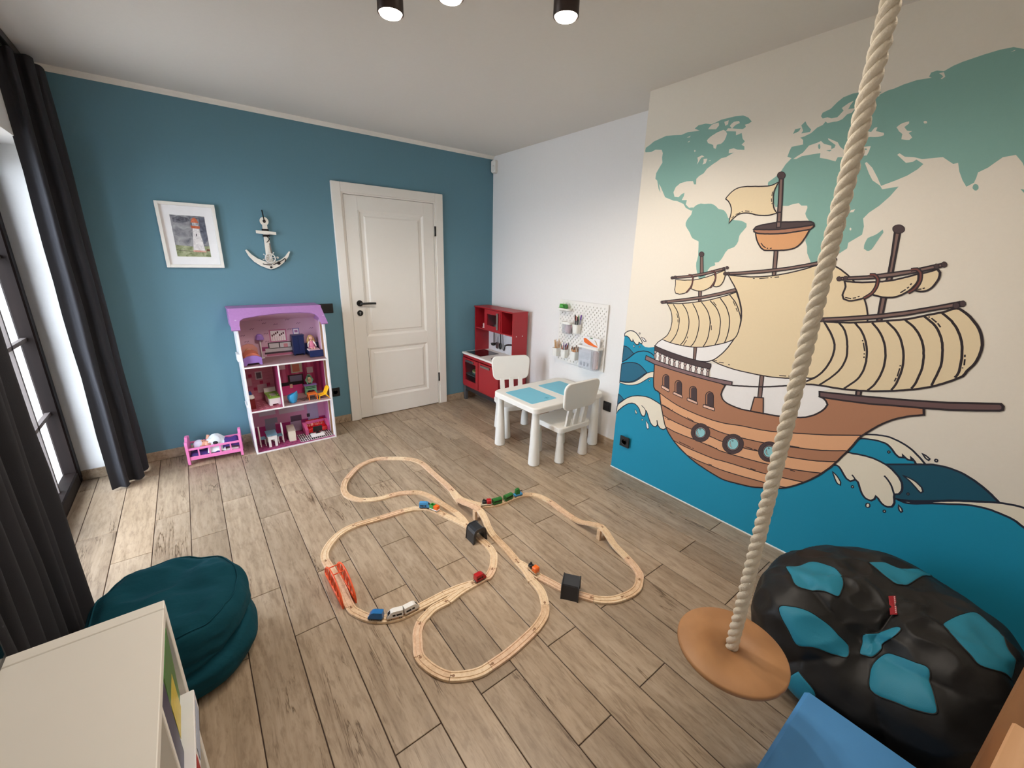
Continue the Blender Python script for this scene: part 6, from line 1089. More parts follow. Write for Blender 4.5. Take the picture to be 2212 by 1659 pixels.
def play_chair(loc, rz, lab):
    r = thing('play_chair', lab, 'chair', loc, rz, 'white children\'s chairs')
    q = G(); P = rrect(.35, .33, .045, 5); n = len(P); vs = []; fs = []
    lv = [(1, .262), (1, .292), (.985, .300), (.93, .302), (.6, .299)]
    for s, z in lv: vs += [(a * s, b * s, z) for a, b in P]
    for k in range(len(lv) - 1):
        for i in range(n): fs.append((k * n + i, k * n + (i + 1) % n, (k + 1) * n + (i + 1) % n, (k + 1) * n + i))
    fs.append(list(range(n))); fs.append([(len(lv) - 1) * n + i for i in range(n)])
    q.add(vs, fs); obj('seat', q, plast, r)
    for sx in (-1, 1):
        for sy in (-1, 1):
            q = G(); cone_leg(q, sx * .132, sy * .128, .266, .038, .021); obj('leg', q, plast, r)
    # three slats, then the wide curved backrest, leaning back (+y is the back)
    for x in (-.085, 0, .085):
        q = G()
        q.add([(x - .021, .135, .298), (x + .021, .135, .298), (x + .021, .155, .298), (x - .021, .155, .298), (x * 1.05 - .019, .165, .47), (x * 1.05 + .019, .165, .47), (x * 1.05 + .019, .182, .47), (x * 1.05 - .019, .182, .47)],
              [(0, 1, 2, 3), (4, 5, 6, 7), (0, 1, 5, 4), (1, 2, 6, 5), (2, 3, 7, 6), (3, 0, 4, 7)])
        obj('back_slat', q, plast, r)
    # rounded trapezoid, wider at the top
    base = rrect(.36, .215, .05, 5)
    def bp(a, b, off):
        s = 1 + .12 * (b / .215); z = .555 + b; x = a * s
        if b > 0: z += .012 * (1 - (a / .18) ** 2)
        y = .172 + (z - .47) * .12 - .10 * (x ** 2) * 1.2 + off
        return (x, y, z)
    q = G(); n = len(base)
    rings = [(.96, .0), (1.0, .004), (1.0, .018), (.96, .022)]
    vs = []; fs = []
    for s, o in rings: vs += [bp(a * s, b * s, o) for a, b in base]
    for k in range(3):
        for i in range(n): fs.append((k * n + i, k * n + (i + 1) % n, (k + 1) * n + (i + 1) % n, (k + 1) * n + i))
    q.add(vs, fs)
    # faces as fans with inner rings for the curve
    for s0, o in ((.96, .0), (.96, .022)):
        vs = []; K = [s0, .7, .4, .15]
        for s in K: vs += [bp(a * s, b * s, o) for a, b in base]
        fs = []
        for k in range(3):
            for i in range(n): fs.append((k * n + i, k * n + (i + 1) % n, (k + 1) * n + (i + 1) % n, (k + 1) * n + i))
        fs.append([3 * n + i for i in range(n)])
        q.add(vs, fs, True)
    obj('backrest', q, plast, r)
play_chair((-.435, -1.637, 0), PI, 'white children\'s chair with its back to the camera')
play_chair((-.463, -1.075, 0), -.34, 'white children\'s chair between the table and the red kitchen')

# ================================================================== TOY KITCHEN
red = M('red_lacquer', (160, 28, 38), .38, var=.03)
redd = M('red_lacquer_inside', (150, 22, 34), .5, var=.03)
kw = M('kitchen_white', (236, 234, 230), .4, var=.02)
greyleg = M('grey_steel', (92, 92, 96), .4, .4)
r = thing('toy_kitchen', 'red toy kitchen with white worktop in the corner by the door', 'toy kitchen', (-.225, -.370, 0))
# local: x from -.175 (front) to .17 (back), y from .345 (blue wall side) to -.345
X0, X1, Y0, Y1 = -.168, .168, -.345, .345
q = G(); q.b2((X0, Y0, .165), (X1, Y0 + .012, .525)); q.b2((X0, Y1 - .012, .165), (X1, Y1, .525)); q.b2((X0 + .004, Y0, .165), (X1, Y1, .178)); q.b2((X1 - .006, Y0, .178), (X1, Y1, .525)); q.b2((X0 + .004, .022, .178), (X1, .034, .525)); q.b2((X0, Y0, .495), (X0 + .012, Y1, .525))
obj('body', q, red, r)
for x in (X0 + .02, X1 - .02):
    for y in (Y0 + .02, Y1 - .02):
        q = G(); q.box((x, y, .0825), (.035, .035, .165), bev=.002); obj('leg', q, greyleg, r)
q = G(); q.b2((X0 + .008, Y0, .12), (X0 + .014, Y1, .165)); obj('plinth', q, M('kitchen_dark_plinth', (40, 36, 38), .6), r)  # dark strip between the legs, below the cabinet front
q = G(); q.b2((X0 - .012, Y0 - .008, .525), (X1 + .01, Y1 + .004, .546), bev=.003); wt = obj('worktop', q, kw, r)
q = G(); q.b2((X0 + .02, .035, .5462), (X1 - .075, .315, .5485), bev=.001); obj('hob', q, M('black_glass', (18, 12, 14), .12), wt)
q = G(); q.lathe([(.085, .0025), (.092, .003), (.088, .0), (.075, -.004), (.03, -.005), (0, -.005)], (X0 + .125, -.17, .547), 32); sk = obj('sink_bowl', q, M('dark_sink', (42, 40, 42), .3, .3), wt)
# oven door with window frame, cupboard door
q = G(); xa, xb = X0 - .012, X0 + .001
ya, yb, za, zb = .032, .335, .185, .488
q.b2((xa, ya, za), (xb, ya + .045, zb)); q.b2((xa, yb - .045, za), (xb, yb, zb)); q.b2((xa, ya + .045, za), (xb, yb - .045, za + .06)); q.b2((xa, ya + .045, zb - .045), (xb, yb - .045, zb))
od = obj('oven_door', q, red, r)
q = G(); q.b2((xb - .004, ya + .045, za + .06), (xb - .002, yb - .045, zb - .045)); obj('oven_window', q, glass, od)
q = G(); q.b2((xa - .016, .11, .452), (xa, .26, .476), bev=.003); tag(obj('handle', q, CHROME, od), 'brushed metal bar handle')
q = G(); q.b2((xa, -.335, .185), (xb, .022, .488), bev=.002); cd = obj('cupboard_door', q, red, r)
q = G(); q.b2((xa - .016, -.19, .452), (xa, -.03, .476), bev=.003); tag(obj('handle', q, CHROME, cd), 'brushed metal bar handle')
q = G(); q.b2((X0 + .012, .034, .30), (X1 - .006, Y1 - .012, .305)); obj('oven_rack', q, greyleg, r)
q = G(); q.b2((X0 + .010, .04, .179), (X0 + .30, Y1 - .014, .182)); obj('oven_floor', q, BLACK, r)
# hutch
HX0, HX1 = -.018, .165
for yy in (Y0 + .004, Y1 - .016):
    q = G(); q.b2((HX0, yy, .546), (HX1, yy + .012, 1.025)); obj('hutch_side', q, red, r)
for xx in (.045, .12):
    q = G(); q.cyl((HX0 + xx, Y0 + .0045, .80), (HX0 + xx, Y0 + .002, .80), .005, n=10); obj('screw_cap', q, kw, r)
q = G(); q.b2((HX0 - .008, Y0, 1.025), (HX1 + .004, Y1, 1.038), bev=.002); obj('hutch_top', q, red, r)
q = G(); q.b2((HX0, Y0 + .016, .80), (HX1, Y1 - .016, .812)); q.b2((HX0, -.155, .812), (HX1, -.143, 1.025)); q.b2((HX0, .143, .812), (HX1, .155, 1.025)); obj('hutch_shelf', q, red, r)
q = G(); q.b2((HX1 - .006, Y0 + .016, .80), (HX1 - .002, Y1 - .016, 1.025)); obj('hutch_back', q, redd, r)
q = G(); q.b2((HX1 - .005, Y0 + .016, .546), (HX1 - .001, Y1 - .016, .80)); obj('splashback', q, M('pale_splashback', (226, 226, 230), .35), r)
q = G(); xa, xb = HX0 - .008, HX0 + .003; ya, yb, za, zb = -.142, .142, .814, 1.022
q.b2((xa, ya, za), (xb, ya + .075, zb)); q.b2((xa, yb - .045, za), (xb, yb, zb)); q.b2((xa, ya + .075, za), (xb, yb - .045, za + .045)); q.b2((xa, ya + .075, zb - .045), (xb, yb - .045, zb))
mw = obj('microwave_door', q, red, r)
q = G(); q.b2((xb - .004, ya + .075, za + .045), (xb - .002, yb - .045, zb - .045)); obj('microwave_window', q, glass, mw)
q = G(); q.b2((xa - .018, ya + .026, za + .02), (xa - .003, ya + .052, zb - .02), bev=.004); tag(obj('handle', q, CHROME, mw), 'brushed metal bar handle')
q = G(); q.tube(spline([(.15, -.245, .66), (.08, -.245, .69), (.02, -.235, .700), (-.02, -.225, .695), (-.032, -.22, .665), (-.032, -.22, .645)], 6), .0085, 10); tag(obj('tap', q, M('dark_chrome', (90, 90, 94), .25, 1), r), 'dark bent metal tap')
q = G(); q.tube([(.155, -.1, .775), (.155, .24, .775)], .004, 6); obj('hook_rail', q, CHROME, r)
KO = (-.225, -.370, 0)
def kthing(name, lab, cat, loc, group=None): return thing(name, lab, cat, (KO[0] + loc[0], KO[1] + loc[1], loc[2]), 0, group)
for i, (y, c, lab) in enumerate([(.19, 0, 'black toy ladle hanging leftmost on the kitchen rail'), (.13, 1, 'silver toy spatula hanging second on the kitchen rail'), (.07, 0, 'black toy spoon hanging third on the kitchen rail'), (.01, 1, 'silver toy whisk hanging rightmost on the kitchen rail')]):
    rr = kthing('toy_utensil', lab, 'utensil', (.140, y, .585), 'hanging toy utensils')
    mm = BLACK if c == 0 else CHROME
    q = G(); q.tube([(0, 0, .195), (-.006, 0, .19), (-.004, 0, .06)], .008 if c == 0 else .005, 8, flat=.6); obj('handle', q, mm, rr)
    q = G()
    if i == 0: q.lathe([(0, .0), (.025, .01), (.032, .03), (.03, .03), (.02, .015), (0, .008)], (-.012, 0, .02), 14)
    elif i == 1: q.box((-.006, 0, .035), (.004, .04, .07), bev=.001)
    elif i == 2: q.ell((-.008, 0, .035), (.008, .024, .036), 12, 8)
    else:
        for k in range(4):
            a = PI * k / 4; q.tube(spline([(-.006, 0, .06), (-.006 + .018 * math.cos(a), .018 * math.sin(a), .03), (-.006, 0, 0), (-.006 - .018 * math.cos(a), -.018 * math.sin(a), .03), (-.006, 0, .06)], 5), .0015, 5)
    obj('head', q, mm, rr)
# small metal pots seen through the microwave window and a bowl in the left niche
for k, (y, rr_, hh, lab) in enumerate([(.045, .030, .05, 'small silver toy pot inside the microwave, nearer the blue wall'), (-.03, .026, .04, 'small silver toy pan inside the microwave, beside the handle')]):
    t = kthing('toy_pot', lab, 'toy pot', (.06, y, .8125), 'toy pots in the microwave')
    q = G(); q.lathe([(.0, .002), (rr_ * .9, .0), (rr_, hh), (rr_ - .003, hh), (rr_ * .88, .004), (0, .004)], n=20); obj('pot_body', q, CHROME, t)
    q = G(); q.tube([(-rr_, 0, hh * .8), (-rr_ - .03, 0, hh * .85)], .004, 6); obj('pot_handle', q, BLACK, t)
t = kthing('toy_cup', 'small pale toy cup on the left niche of the red kitchen', 'toy cup', (.02, .20, .8125))
q = G(); q.lathe([(.012, 0), (.03, .004), (.032, .008), (.02, .010), (.022, .05), (.019, .05), (.016, .012)], n=16); obj('cup_body', q, M('pale_pink_plastic', (226, 190, 190), .4), t)
q = G(); q.tube(spline([(0, .021, .042), (0, .036, .036), (0, .034, .022), (0, .021, .018)], 4), .003, 6); obj('cup_handle', q, M('pale_pink_plastic', (226, 190, 190), .4), t)
for k, (z, c, lab) in enumerate([(.3055, (70, 160, 176), 'teal toy plate at the bottom of the stack in the oven'), (.323, (236, 232, 220), 'white toy plate in the oven stack'), (.336, (196, 210, 120), 'light green toy plate on top of the oven stack')]):
    t = kthing('toy_plate', lab, 'toy plate', (-.05, .185, z), 'toy plates in the oven')
    q = G(); q.lathe([(0, 0), (.06, .0), (.085, .010), (.086, .013), (.06, .004), (0, .004)], n=24); obj('plate', q, M('plate_%d' % k, c, .4), t)
    q = G(); q.tube([(.0855 * math.cos(a), .0855 * math.sin(a), .0125) for a in [2 * PI * i / 24 for i in range(24)]], .0018, 5, closed=True); obj('rim', q, M('plate_%d' % k, c, .4), t)

# ================================================================== PEGBOARD
PB = (-.02, -1.110, .632)     # far bottom corner, board runs towards -y, faces -x
r = thing('pegboard', 'white pegboard with oval holes above the children\'s table', 'pegboard', (0, -1.39, .632))
S = .562
# board with real slots: strips between rows; holes staggered 40 x 20 mm
g = G()
bx0, bx1 = -.018, -.012
def slot_rows():
    rows = []
    z = .022; k = 0
    while z < S - .02:
        rows.append((z, k % 2)); z += .0202; k += 1
    return rows
hw, hh = .0025, .0068
rows = slot_rows()
ym = [-S / 2 + .02 + .04 * i for i in range(14)]
zc = 0.0
for (z, ph) in rows:
    if z - hh > zc: g.b2((bx0, -S / 2, zc), (bx1, S / 2, z - hh))
    ys = [y + (.02 if ph else 0) for y in ym]; ys = [y for y in ys if y < S / 2 - .012]
    a = -S / 2
    for y in ys:
        g.b2((bx0, a, z - hh), (bx1, y - hw, z + hh)); a = y + hw
    g.b2((bx0, a, z - hh), (bx1, S / 2, z + hh)); zc = z + hh
g.b2((bx0, -S / 2, zc), (bx1, S / 2, S))
obj('board', g, kw, r)
q = G(); q.b2((bx1, -S / 2 + .06, .08), (-.002, -S / 2 + .10, S - .08)); q.b2((bx1, S / 2 - .10, .08), (-.002, S / 2 - .06, S - .08)); obj('wall_spacer', q, M('grey_backing', (120, 118, 118), .8), r)
WXP = -.02
def cup(y, z, lab, w=.062, h=.076, d=.062):
    t = thing('peg_cup', lab, 'pen cup', (WXP - d / 2 - .001, y, z), 0, 'white cups on the pegboard')
    q = G(); P = rrect(d, w, .014, 4); n = len(P); vs = []; fs = []
    lv = [(.80, 0), (1, h), (.93, h), (.75, .006)]
    for s, zz in lv: vs += [(a * s, b * s, zz) for a, b in P]
    for k in range(3):
        for i in range(n): fs.append((k * n + i, k * n + (i + 1) % n, (k + 1) * n + (i + 1) % n, (k + 1) * n + i))
    fs.append(list(range(n))); fs.append([3 * n + i for i in range(n)])
    q.add(vs, fs); obj('cup_body', q, WHITE, t)
    q = G(); q.b2((d / 2 - .004, -.008, h - .02), (d / 2 + .006, .008, h - .004)); obj('peg_hook', q, WHITE, t)
    return (WXP - d / 2 - .001, y, z)
def sticks(base, n, kind, group, lab, cols, rad, lo, hi, spread=.018):
    for i in range(n):
        a = 2 * PI * i / n + .4; rr = spread * (.35 + .65 * random.random())
        x, y = rr * math.cos(a), rr * math.sin(a)
        L = lo + (hi - lo) * random.random()
        t = thing(kind, lab, kind.replace('_', ' '), (base[0] + x * .55, base[1] + y * .55, base[2] + .008), 0, group)
        top = Vector((x * .9 + .005 * math.cos(i * 3), y * 1.2, L)); c = cols[i % len(cols)]
        q = G(); q.tube([(0, 0, 0), top * .78], rad, 6); obj('shaft', q, M('%s_%d' % (kind, i % len(cols)), c[0], .5), t)
        q = G(); q.tube([top * .78, top * .97, top], [rad * (1.25 if kind == 'marker' else 1.05), rad * (1.2 if kind == 'marker' else 1.0), rad * .4], 6); obj('cap' if kind == 'marker' else 'tip', q, M('%s_tip_%d' % (kind, i % len(cols)), c[1], .4), t)
woodc = (206, 164, 116)
b = cup(-1.128, .677, 'white pegboard cup of wooden sticks, leftmost of the lower row')
sticks(b, 12, 'wooden_stick', 'wooden sticks in the left cup', 'thin pale wooden stick in the leftmost lower pegboard cup', [(woodc, (216, 178, 130)), ((196, 150, 104), (206, 160, 112))], .0026, .12, .16, .026)
b = cup(-1.238, .682, 'white pegboard cup of crayons and pens, middle of the lower row')
sticks(b, 11, 'pen', 'pens in the middle cup', 'slim pen in the middle lower pegboard cup', [((150, 60, 50), (190, 70, 60)), ((90, 90, 100), (60, 60, 70)), ((180, 180, 184), (120, 60, 140)), ((130, 60, 40), (60, 100, 90))], .0030, .10, .14, .026)
b = cup(-1.366, .685, 'white pegboard cup of wooden pencils, rightmost of the lower row')
sticks(b, 9, 'pencil', 'pencils in the right cup', 'wooden pencil standing in the rightmost lower pegboard cup', [(woodc, (110, 70, 44)), ((188, 128, 84), (60, 40, 34)), ((214, 150, 100), (150, 90, 50))], .0034, .09, .125, .024)
b = cup(-1.371, .926, 'white pegboard cup of markers in the upper row', .066, .076, .066)
mk = [((150, 150, 156), (236, 110, 80), 'marker with an orange cap'), ((60, 60, 64), (24, 24, 28), 'black marker'), ((70, 90, 70), (110, 150, 100), 'marker with a green cap'), ((70, 70, 76), (60, 24, 50), 'marker with a dark plum cap'), ((120, 118, 140), (110, 60, 160), 'marker with a violet cap')]
for i, (c0, c1, lab) in enumerate(mk):
    y = .024 - .012 * i
    t = thing('marker', lab + ' in the upper pegboard cup', 'marker', (b[0] + .008 * (-1) ** i, b[1] + y * .7, b[2] + .008), 0, 'markers in the upper cup')
    top = Vector((.006 * (-1) ** i, y * .6, .135 + .008 * ((i * 2) % 3)))
    q = G(); q.tube([(0, 0, 0), top * .72], .0048, 8); obj('barrel', q, M('marker_barrel_%d' % i, c0, .35), t)
    q = G(); q.tube([top * .72, top * .97, top], [.0058, .0054, .003], 8); obj('cap', q, M('marker_cap_%d' % i, c1, .35), t)
# shallow tray with green modelling clay
t = thing('peg_tray', 'shallow white pegboard tray holding green clay packets', 'tray', (WXP - .034, -1.215, 1.100))
q = G(); P = rrect(.064, .15, .03, 6); n = len(P); vs = []; fs = []
for s, zz in [(.7, 0), (.96, .008), (1, .024), (.95, .024), (.9, .012), (.6, .006)]: vs += [(a * s, b_ * s, zz) for a, b_ in P]
for k in range(5):
    for i in range(n): fs.append((k * n + i, k * n + (i + 1) % n, (k + 1) * n + (i + 1) % n, (k + 1) * n + i))
fs.append(list(range(n))); fs.append([5 * n + i for i in range(n)])
q.add(vs, fs); obj('tray_body', q, WHITE, t)
q = G(); q.b2((.026, -.02, .006), (.034, .02, .022)); obj('peg_hook', q, WHITE, t)
for k, (y, rz, lab, c) in enumerate([(.032, .5, 'bright green packet in the pegboard tray, front one', (70, 160, 60)), (-.005, -.4, 'dark green packet in the pegboard tray, behind', (60, 130, 60))]):
    tt = thing('clay_packet', lab, 'packet', (WXP - .036, -1.215 + y, 1.1215), rz, 'green packets')
    q = G(); q.box((0, 0, .018), (.030, .05, .036), ry=.35 - .6 * k, bev=.003); obj('packet_body', q, M('green_pack_%d' % k, c, .5), tt)
    q = G(); q.box((-.012, 0, .037), (.02, .03, .003), ry=.35 - .6 * k); obj('flap', q, M('green_flap_%d' % k, (110, 190, 90), .5), tt)
# clear containers with a white rim
clear = bpy.data.materials.new('clear_plastic'); clear.use_nodes = True
_n = clear.node_tree; _n.nodes.clear(); _o = _n.nodes.new('ShaderNodeOutputMaterial'); _x = _n.nodes.new('ShaderNodeMixShader'); _t = _n.nodes.new('ShaderNodeBsdfTransparent'); _g = _n.nodes.new('ShaderNodeBsdfPrincipled')
_t.inputs[0].default_value = (.93, .94, .96, 1); _g.inputs['Base Color'].default_value = (.8, .82, .85, 1); _g.inputs['Roughness'].default_value = .15; _x.inputs[0].default_value = .22
_n.links.new(_t.outputs[0], _x.inputs[1]); _n.links.new(_g.outputs[0], _x.inputs[2]); _n.links.new(_x.outputs[0], _o.inputs[0])
def cbin(y, z, w, h, d, lab):
    t = thing('clear_bin', lab, 'container', (WXP - d / 2 - .001, y, z), 0, 'clear pegboard bins')
    q = G(); P = rrect(d, w, .02, 4); n = len(P); vs = []; fs = []
    for s, zz in [(.86, 0), (.97, h - .016), (.95, h - .016), (.84, .003)]: vs += [(a * s, b_ * s, zz) for a, b_ in P]
    for k in range(3):
        for i in range(n): fs.append((k * n + i, k * n + (i + 1) % n, (k + 1) * n + (i + 1) % n, (k + 1) * n + i))
    fs.append([3 * n + i for i in range(n)]); q.add(vs, fs); obj('clear_body', q, clear, t)
    q = G(); vs = []; fs = []
    for s, zz in [(.99, h - .02), (1.02, h - .018), (1.02, h), (.95, h), (.95, h - .02)]: vs += [(a * s, b_ * s, zz) for a, b_ in P]
    for k in range(5):
        for i in range(n): fs.append((k * n + i, k * n + (i + 1) % n, ((k + 1) % 5) * n + (i + 1) % n, ((k + 1) % 5) * n + i))
    q.add(vs, fs); obj('white_rim', q, WHITE, t)
    return (WXP - d / 2 - .001, y, z)
b = cbin(-1.262, .905, .10, .105, .07, 'small clear bin with a white rim behind the marker cup')
t = thing('pink_sachet', 'pinkish sachet inside the small clear pegboard bin', 'sachet', (b[0], b[1] - .01, b[2] + .004))
q = G(); q.box((0, 0, .045), (.02, .07, .08), rx=.25, bev=.006); obj('sachet_body', q, M('pink_film', (206, 170, 178), .4), t)
q = G(); q.box((-.006, .01, .082), (.012, .06, .008), rx=.25, bev=.002); obj('crimped_edge', q, M('pink_film_edge', (190, 150, 160), .4), t)
b = cbin(-1.552, .645, .225, .20, .085, 'large clear bin with a white rim holding papers and a carrot picture book')
def sheet_card(name, lab, cat, loc, w, h, th, m, rz=0):
    t = thing(name, lab, cat, loc, rz); return t
t = thing('printed_sheet', 'white printed instruction sheet at the front of the large clear bin', 'paper', (b[0] - .026, b[1] + .03, b[2] + .008))
q = G(); q.box((0, 0, .075), (.002, .135, .15)); pg = obj('sheet', q, M('paper_white', (240, 240, 244), .7), t)
q = G()
for k in range(5): q.b2((-.0018, -.055 + .012 * (k == 4), .128 - .012 * k), (-.0012, .055, .131 - .012 * k))
for k in range(3): q.b2((-.0018, -.05 + .038 * k, .015), (-.0012, -.028 + .038 * k, .05))
obj('printed_lines', q, M('grey_print', (150, 150, 156), .7), pg)
t = thing('picture_book', 'picture booklet with an orange carrot drawing sticking out of the large bin', 'booklet', (b[0] + .008, b[1], b[2] + .006))
q = G(); q.box((0, 0, .135), (.012, .19, .26), bev=.001); bk = obj('booklet_pages', q, M('booklet_cover', (236, 236, 238), .5), t)
def flatpoly(pts, x, m, nm, par):
    qq = G(); qq.prism(pts, x - .0006, x, 'x'); return obj(nm, qq, m, par)
flatpoly([(.085, .245), (.06, .252), (.02, .235), (-.03, .212), (-.075, .200), (-.078, .192), (-.04, .192), (.03, .200), (.075, .215)], -.0062, M('carrot_orange', (232, 108, 30), .5), 'printed_carrot', bk)
flatpoly([(.02, .258), (.005, .262), (-.015, .260), (-.02, .255), (-.005, .253)], -.0062, M('leaf_green', (60, 110, 60), .5), 'printed_leaf', bk)
flatpoly([(-.04, .25), (-.06, .235), (-.075, .205), (-.07, .205), (-.055, .228), (-.04, .243)], -.0062, M('ochre_print', (190, 150, 90), .5), 'printed_carrot_top', bk)
t = thing('paper_roll', 'pale pink paper sheets standing at the right of the large clear bin', 'paper', (b[0] - .008, b[1] - .075, b[2] + .006))
q = G(); q.box((0, 0, .08), (.04, .05, .155), bev=.012); obj('paper_block', q, M('pinkish_paper', (216, 190, 186), .7), t)
q = G(); q.box((-.021, .008, .08), (.002, .012, .15)); obj('fold', q, M('pinkish_paper_dark', (180, 150, 150), .7), t)
# ================================================================== DOLL HOUSE
DH0, DH1, DHF, DHB = -2.455, -1.853, -.308, -.013
DO = (-2.154, -.168, 0)
def dl(x, y, z=0): return (x - DO[0], y - DO[1], z)
hw_ = M('dollhouse_white', (236, 234, 236), .5, var=.02)
mdf = M('raw_board_edge', (150, 112, 78), .8)
r = thing('doll_house', 'three-storey pink doll house with a purple roof beside the door', 'doll house', DO)
def part(nm, m, *boxes, par=None, bev=0.0):
    q = G()
    for a, b in boxes: q.b2(dl(*a), dl(*b), bev=bev)
    return obj(nm, q, m, par or r)
F2, F3, TOP = .355, .706, 1.10
T = .011
part('floor_board', hw_, ((DH0, DHF, 0), (DH1, DHB, .012)))
part('floor_board', hw_, ((DH0 + T, DHF, F2 - T), (DH1 - T, DHB, F2)))
part('floor_board', hw_, ((DH0 + T, DHF, F3 - T), (DH1 - T, DHB, F3)))
# side walls; the right one shows a raw board band framed by a white arch on every storey
part('side_wall', hw_, ((DH0, DHF, .012), (DH0 + T, DHB, 1.06)))
sd = part('side_wall', hw_, ((DH1 - T, DHF, .012), (DH1, DHB, 1.06)))
for z0, z1, c in ((.0135, F2 - T, (196, 120, 168)), (F2 + .0015, F3 - T, (170, 52, 104)), (F3 + .0015, 1.03, (204, 166, 188))):
    part('side_paper', M('side_paper_%d' % c[1], c, .6), ((DH1 - T - .0006, DHF + .118, z0), (DH1 - T, DHB, z1)), par=sd)
    part('window_reveal', mdf, ((DH1 - T - .002, DHF + .052, z0), (DH1 - T, DHF + .112, z1 - .012)), par=sd)
    part('window_arch', hw_, ((DH1 - T - .005, DHF + .112, z0), (DH1 - T, DHF + .119, z1 - .02)), ((DH1 - T - .005, DHF + .052, z1 - .014), (DH1 - T, DHF + .112, z1 - .008)), par=sd)
pt_ = part('partition', hw_, ((-2.229, DHF + .002, F2), (-2.219, DHB, F3 - T)))
part('partition_paper', M('plum_paper', (150, 44, 92), .6), ((-2.2296, DHF + .012, F2 + .002), (-2.229, DHB, F3 - T)), par=pt_)
# little outside window boxes on the left
part('window_box', hw_, ((DH0 - .018, DHF + .06, .742), (DH0, DHF + .16, .80)))
part('window_box', hw_, ((DH0 - .012, DHF + .05, .38), (DH0, DHF + .17, .40)))
part('window_box', hw_, ((DH1, DHF + .06, .725), (DH1 + .008, DHF + .14, .745)))
# papered back wall, one sheet for every room
papers = [('attic_paper', (206, 168, 190), (DH0 + T, DH1 - T, F3, 1.02)), ('bath_paper', (196, 120, 142), (DH0 + T, -2.229, F2, F3 - T)), ('bedroom_paper', (188, 66, 112), (-2.219, DH1 - T, F2, F3 - T)), ('parlour_paper', (204, 140, 176), (DH0 + T, DH1 - T, .012, F2 - T))]
back = part('back_panel', hw_, ((DH0, DHB, 0), (DH1, DHB + .0015, 1.06)))
for nm, c, (x0, x1, z0, z1) in papers: part(nm, M(nm, c, .6, var=.03), ((x0, DHB - .0015, z0), (x1, DHB, z1)), par=back)
_pm_ = {}
def pr(nm, c, x0, x1, z0, z1, lift=1):
    """flat print on the papered back wall"""
    return part(nm, M('print_%d_%d_%d' % c, c, .6), ((x0, DHB - .0015 - .0006 * lift, z0), (x1, DHB - .0015, z1)), par=back)
# attic prints: bed, two pictures, sprigs
def pz(nm, c, x0, x1, z0, z1, lift=1): return pr(nm, c, x0 + .003, x1 + .003, z0 - .008, z1 - .008, lift)
pz('printed_picture', (190, 110, 150), -2.219, -2.094, .834, .935); pz('printed_picture', (236, 228, 232), -2.210, -2.103, .842, .927, 2)
for k in range(7): pz('printed_flower', (80, 24, 44), -2.204 + .0138 * k, -2.194 + .0138 * k, .880 + .008 * ((k * 5) % 4), .896 + .008 * ((k * 5) % 4), 3)
for k in range(6): pz('printed_stem', (196, 130, 160), -2.200 + .0158 * k, -2.1975 + .0158 * k, .844, .880, 3)
pz('printed_picture', (110, 100, 170), -2.045, -1.995, .882, .937); pz('printed_picture', (240, 236, 240), -2.039, -2.001, .888, .931, 2); pz('printed_rose', (160, 110, 160), -2.032, -2.008, .900, .920, 3)
pz('printed_bed', (64, 48, 60), -2.239, -2.06, .785, .832); pz('printed_pillow', (206, 202, 206), -2.230, -2.160, .780, .824, 2); pz('printed_pillow', (206, 202, 206), -2.152, -2.07, .780, .824, 2); pz('printed_bed', (196, 190, 196), -2.262, -2.06, .752, .785, 2); pz('printed_bed', (64, 48, 60), -2.270, -2.06, .738, .753, 2); pz('printed_bed', (190, 110, 140), -2.257, -2.06, .722, .737, 2); pz('printed_cushion', (206, 140, 150), -2.125, -2.095, .785, .815, 3); pz('printed_wall', (150, 60, 110), -2.285, -2.24, .766, .80, 1)
for k, (x, z) in enumerate([(-2.242, .987), (-2.163, .973), (-1.993, .972), (-2.331, .948), (-2.241, .903), (-2.064, .927), (-1.897, .923), (-2.26, 1.015), (-2.071, 1.006), (-2.238, .838), (-2.40, .90), (-2.38, .85)]):
    for j in range(4): pz('printed_sprig', (96, 66, 92), x - .016 + .008 * j, x - .0115 + .008 * j, z + .004 * (j % 2), z + .006 + .004 * (j % 2))
# bathroom prints
pz('printed_picture', (206, 200, 206), -2.362, -2.312, .536, .604); pz('printed_picture', (96, 84, 96), -2.354, -2.320, .545, .595, 2)
for x, z in ((-2.337, .497), (-2.289, .472), (-2.386, .446), (-2.41, .56)): pz('printed_tile', (176, 40, 84), x, x + .024, z, z + .027)
for k in range(12): pz('printed_joint', (170, 96, 120), DH0 + T, -2.235, .372 + .027 * k, .3735 + .027 * k)
pz('printed_towel', (206, 180, 190), -2.358, -2.291, .424, .493, 2); pz('printed_shelf', (206, 160, 176), -2.428, -2.393, .491, .552, 2)
# bedroom prints
for k in range(7): pz('printed_stripe', (206, 96, 140) if k % 2 else (160, 40, 96), -2.215 + .05 * k, -2.19 + .05 * k, F2 + .01, F3 - T + .006)
pz('printed_clock', (220, 190, 200), -2.179, -2.138, .595, .638, 3); pz('printed_picture', (196, 200, 180), -2.096, -2.008, .553, .638, 3); pz('printed_picture', (196, 120, 96), -2.085, -2.03, .562, .63, 4); pz('printed_picture', (214, 206, 210), -1.974, -1.925, .537, .589, 3)
pz('printed_headboard', (54, 14, 30), -2.128, -2.009, .445, .539, 3); pz('printed_mirror', (126, 120, 150), -2.114, -2.019, .455, .530, 4)
pz('printed_bed', (24, 10, 20), -2.21, -2.016, .43, .478, 5); pz('printed_bed', (206, 60, 130), -2.21, -2.022, .368, .448, 6); pz('printed_flower', (230, 190, 170), -2.121, -2.100, .425, .459, 7)
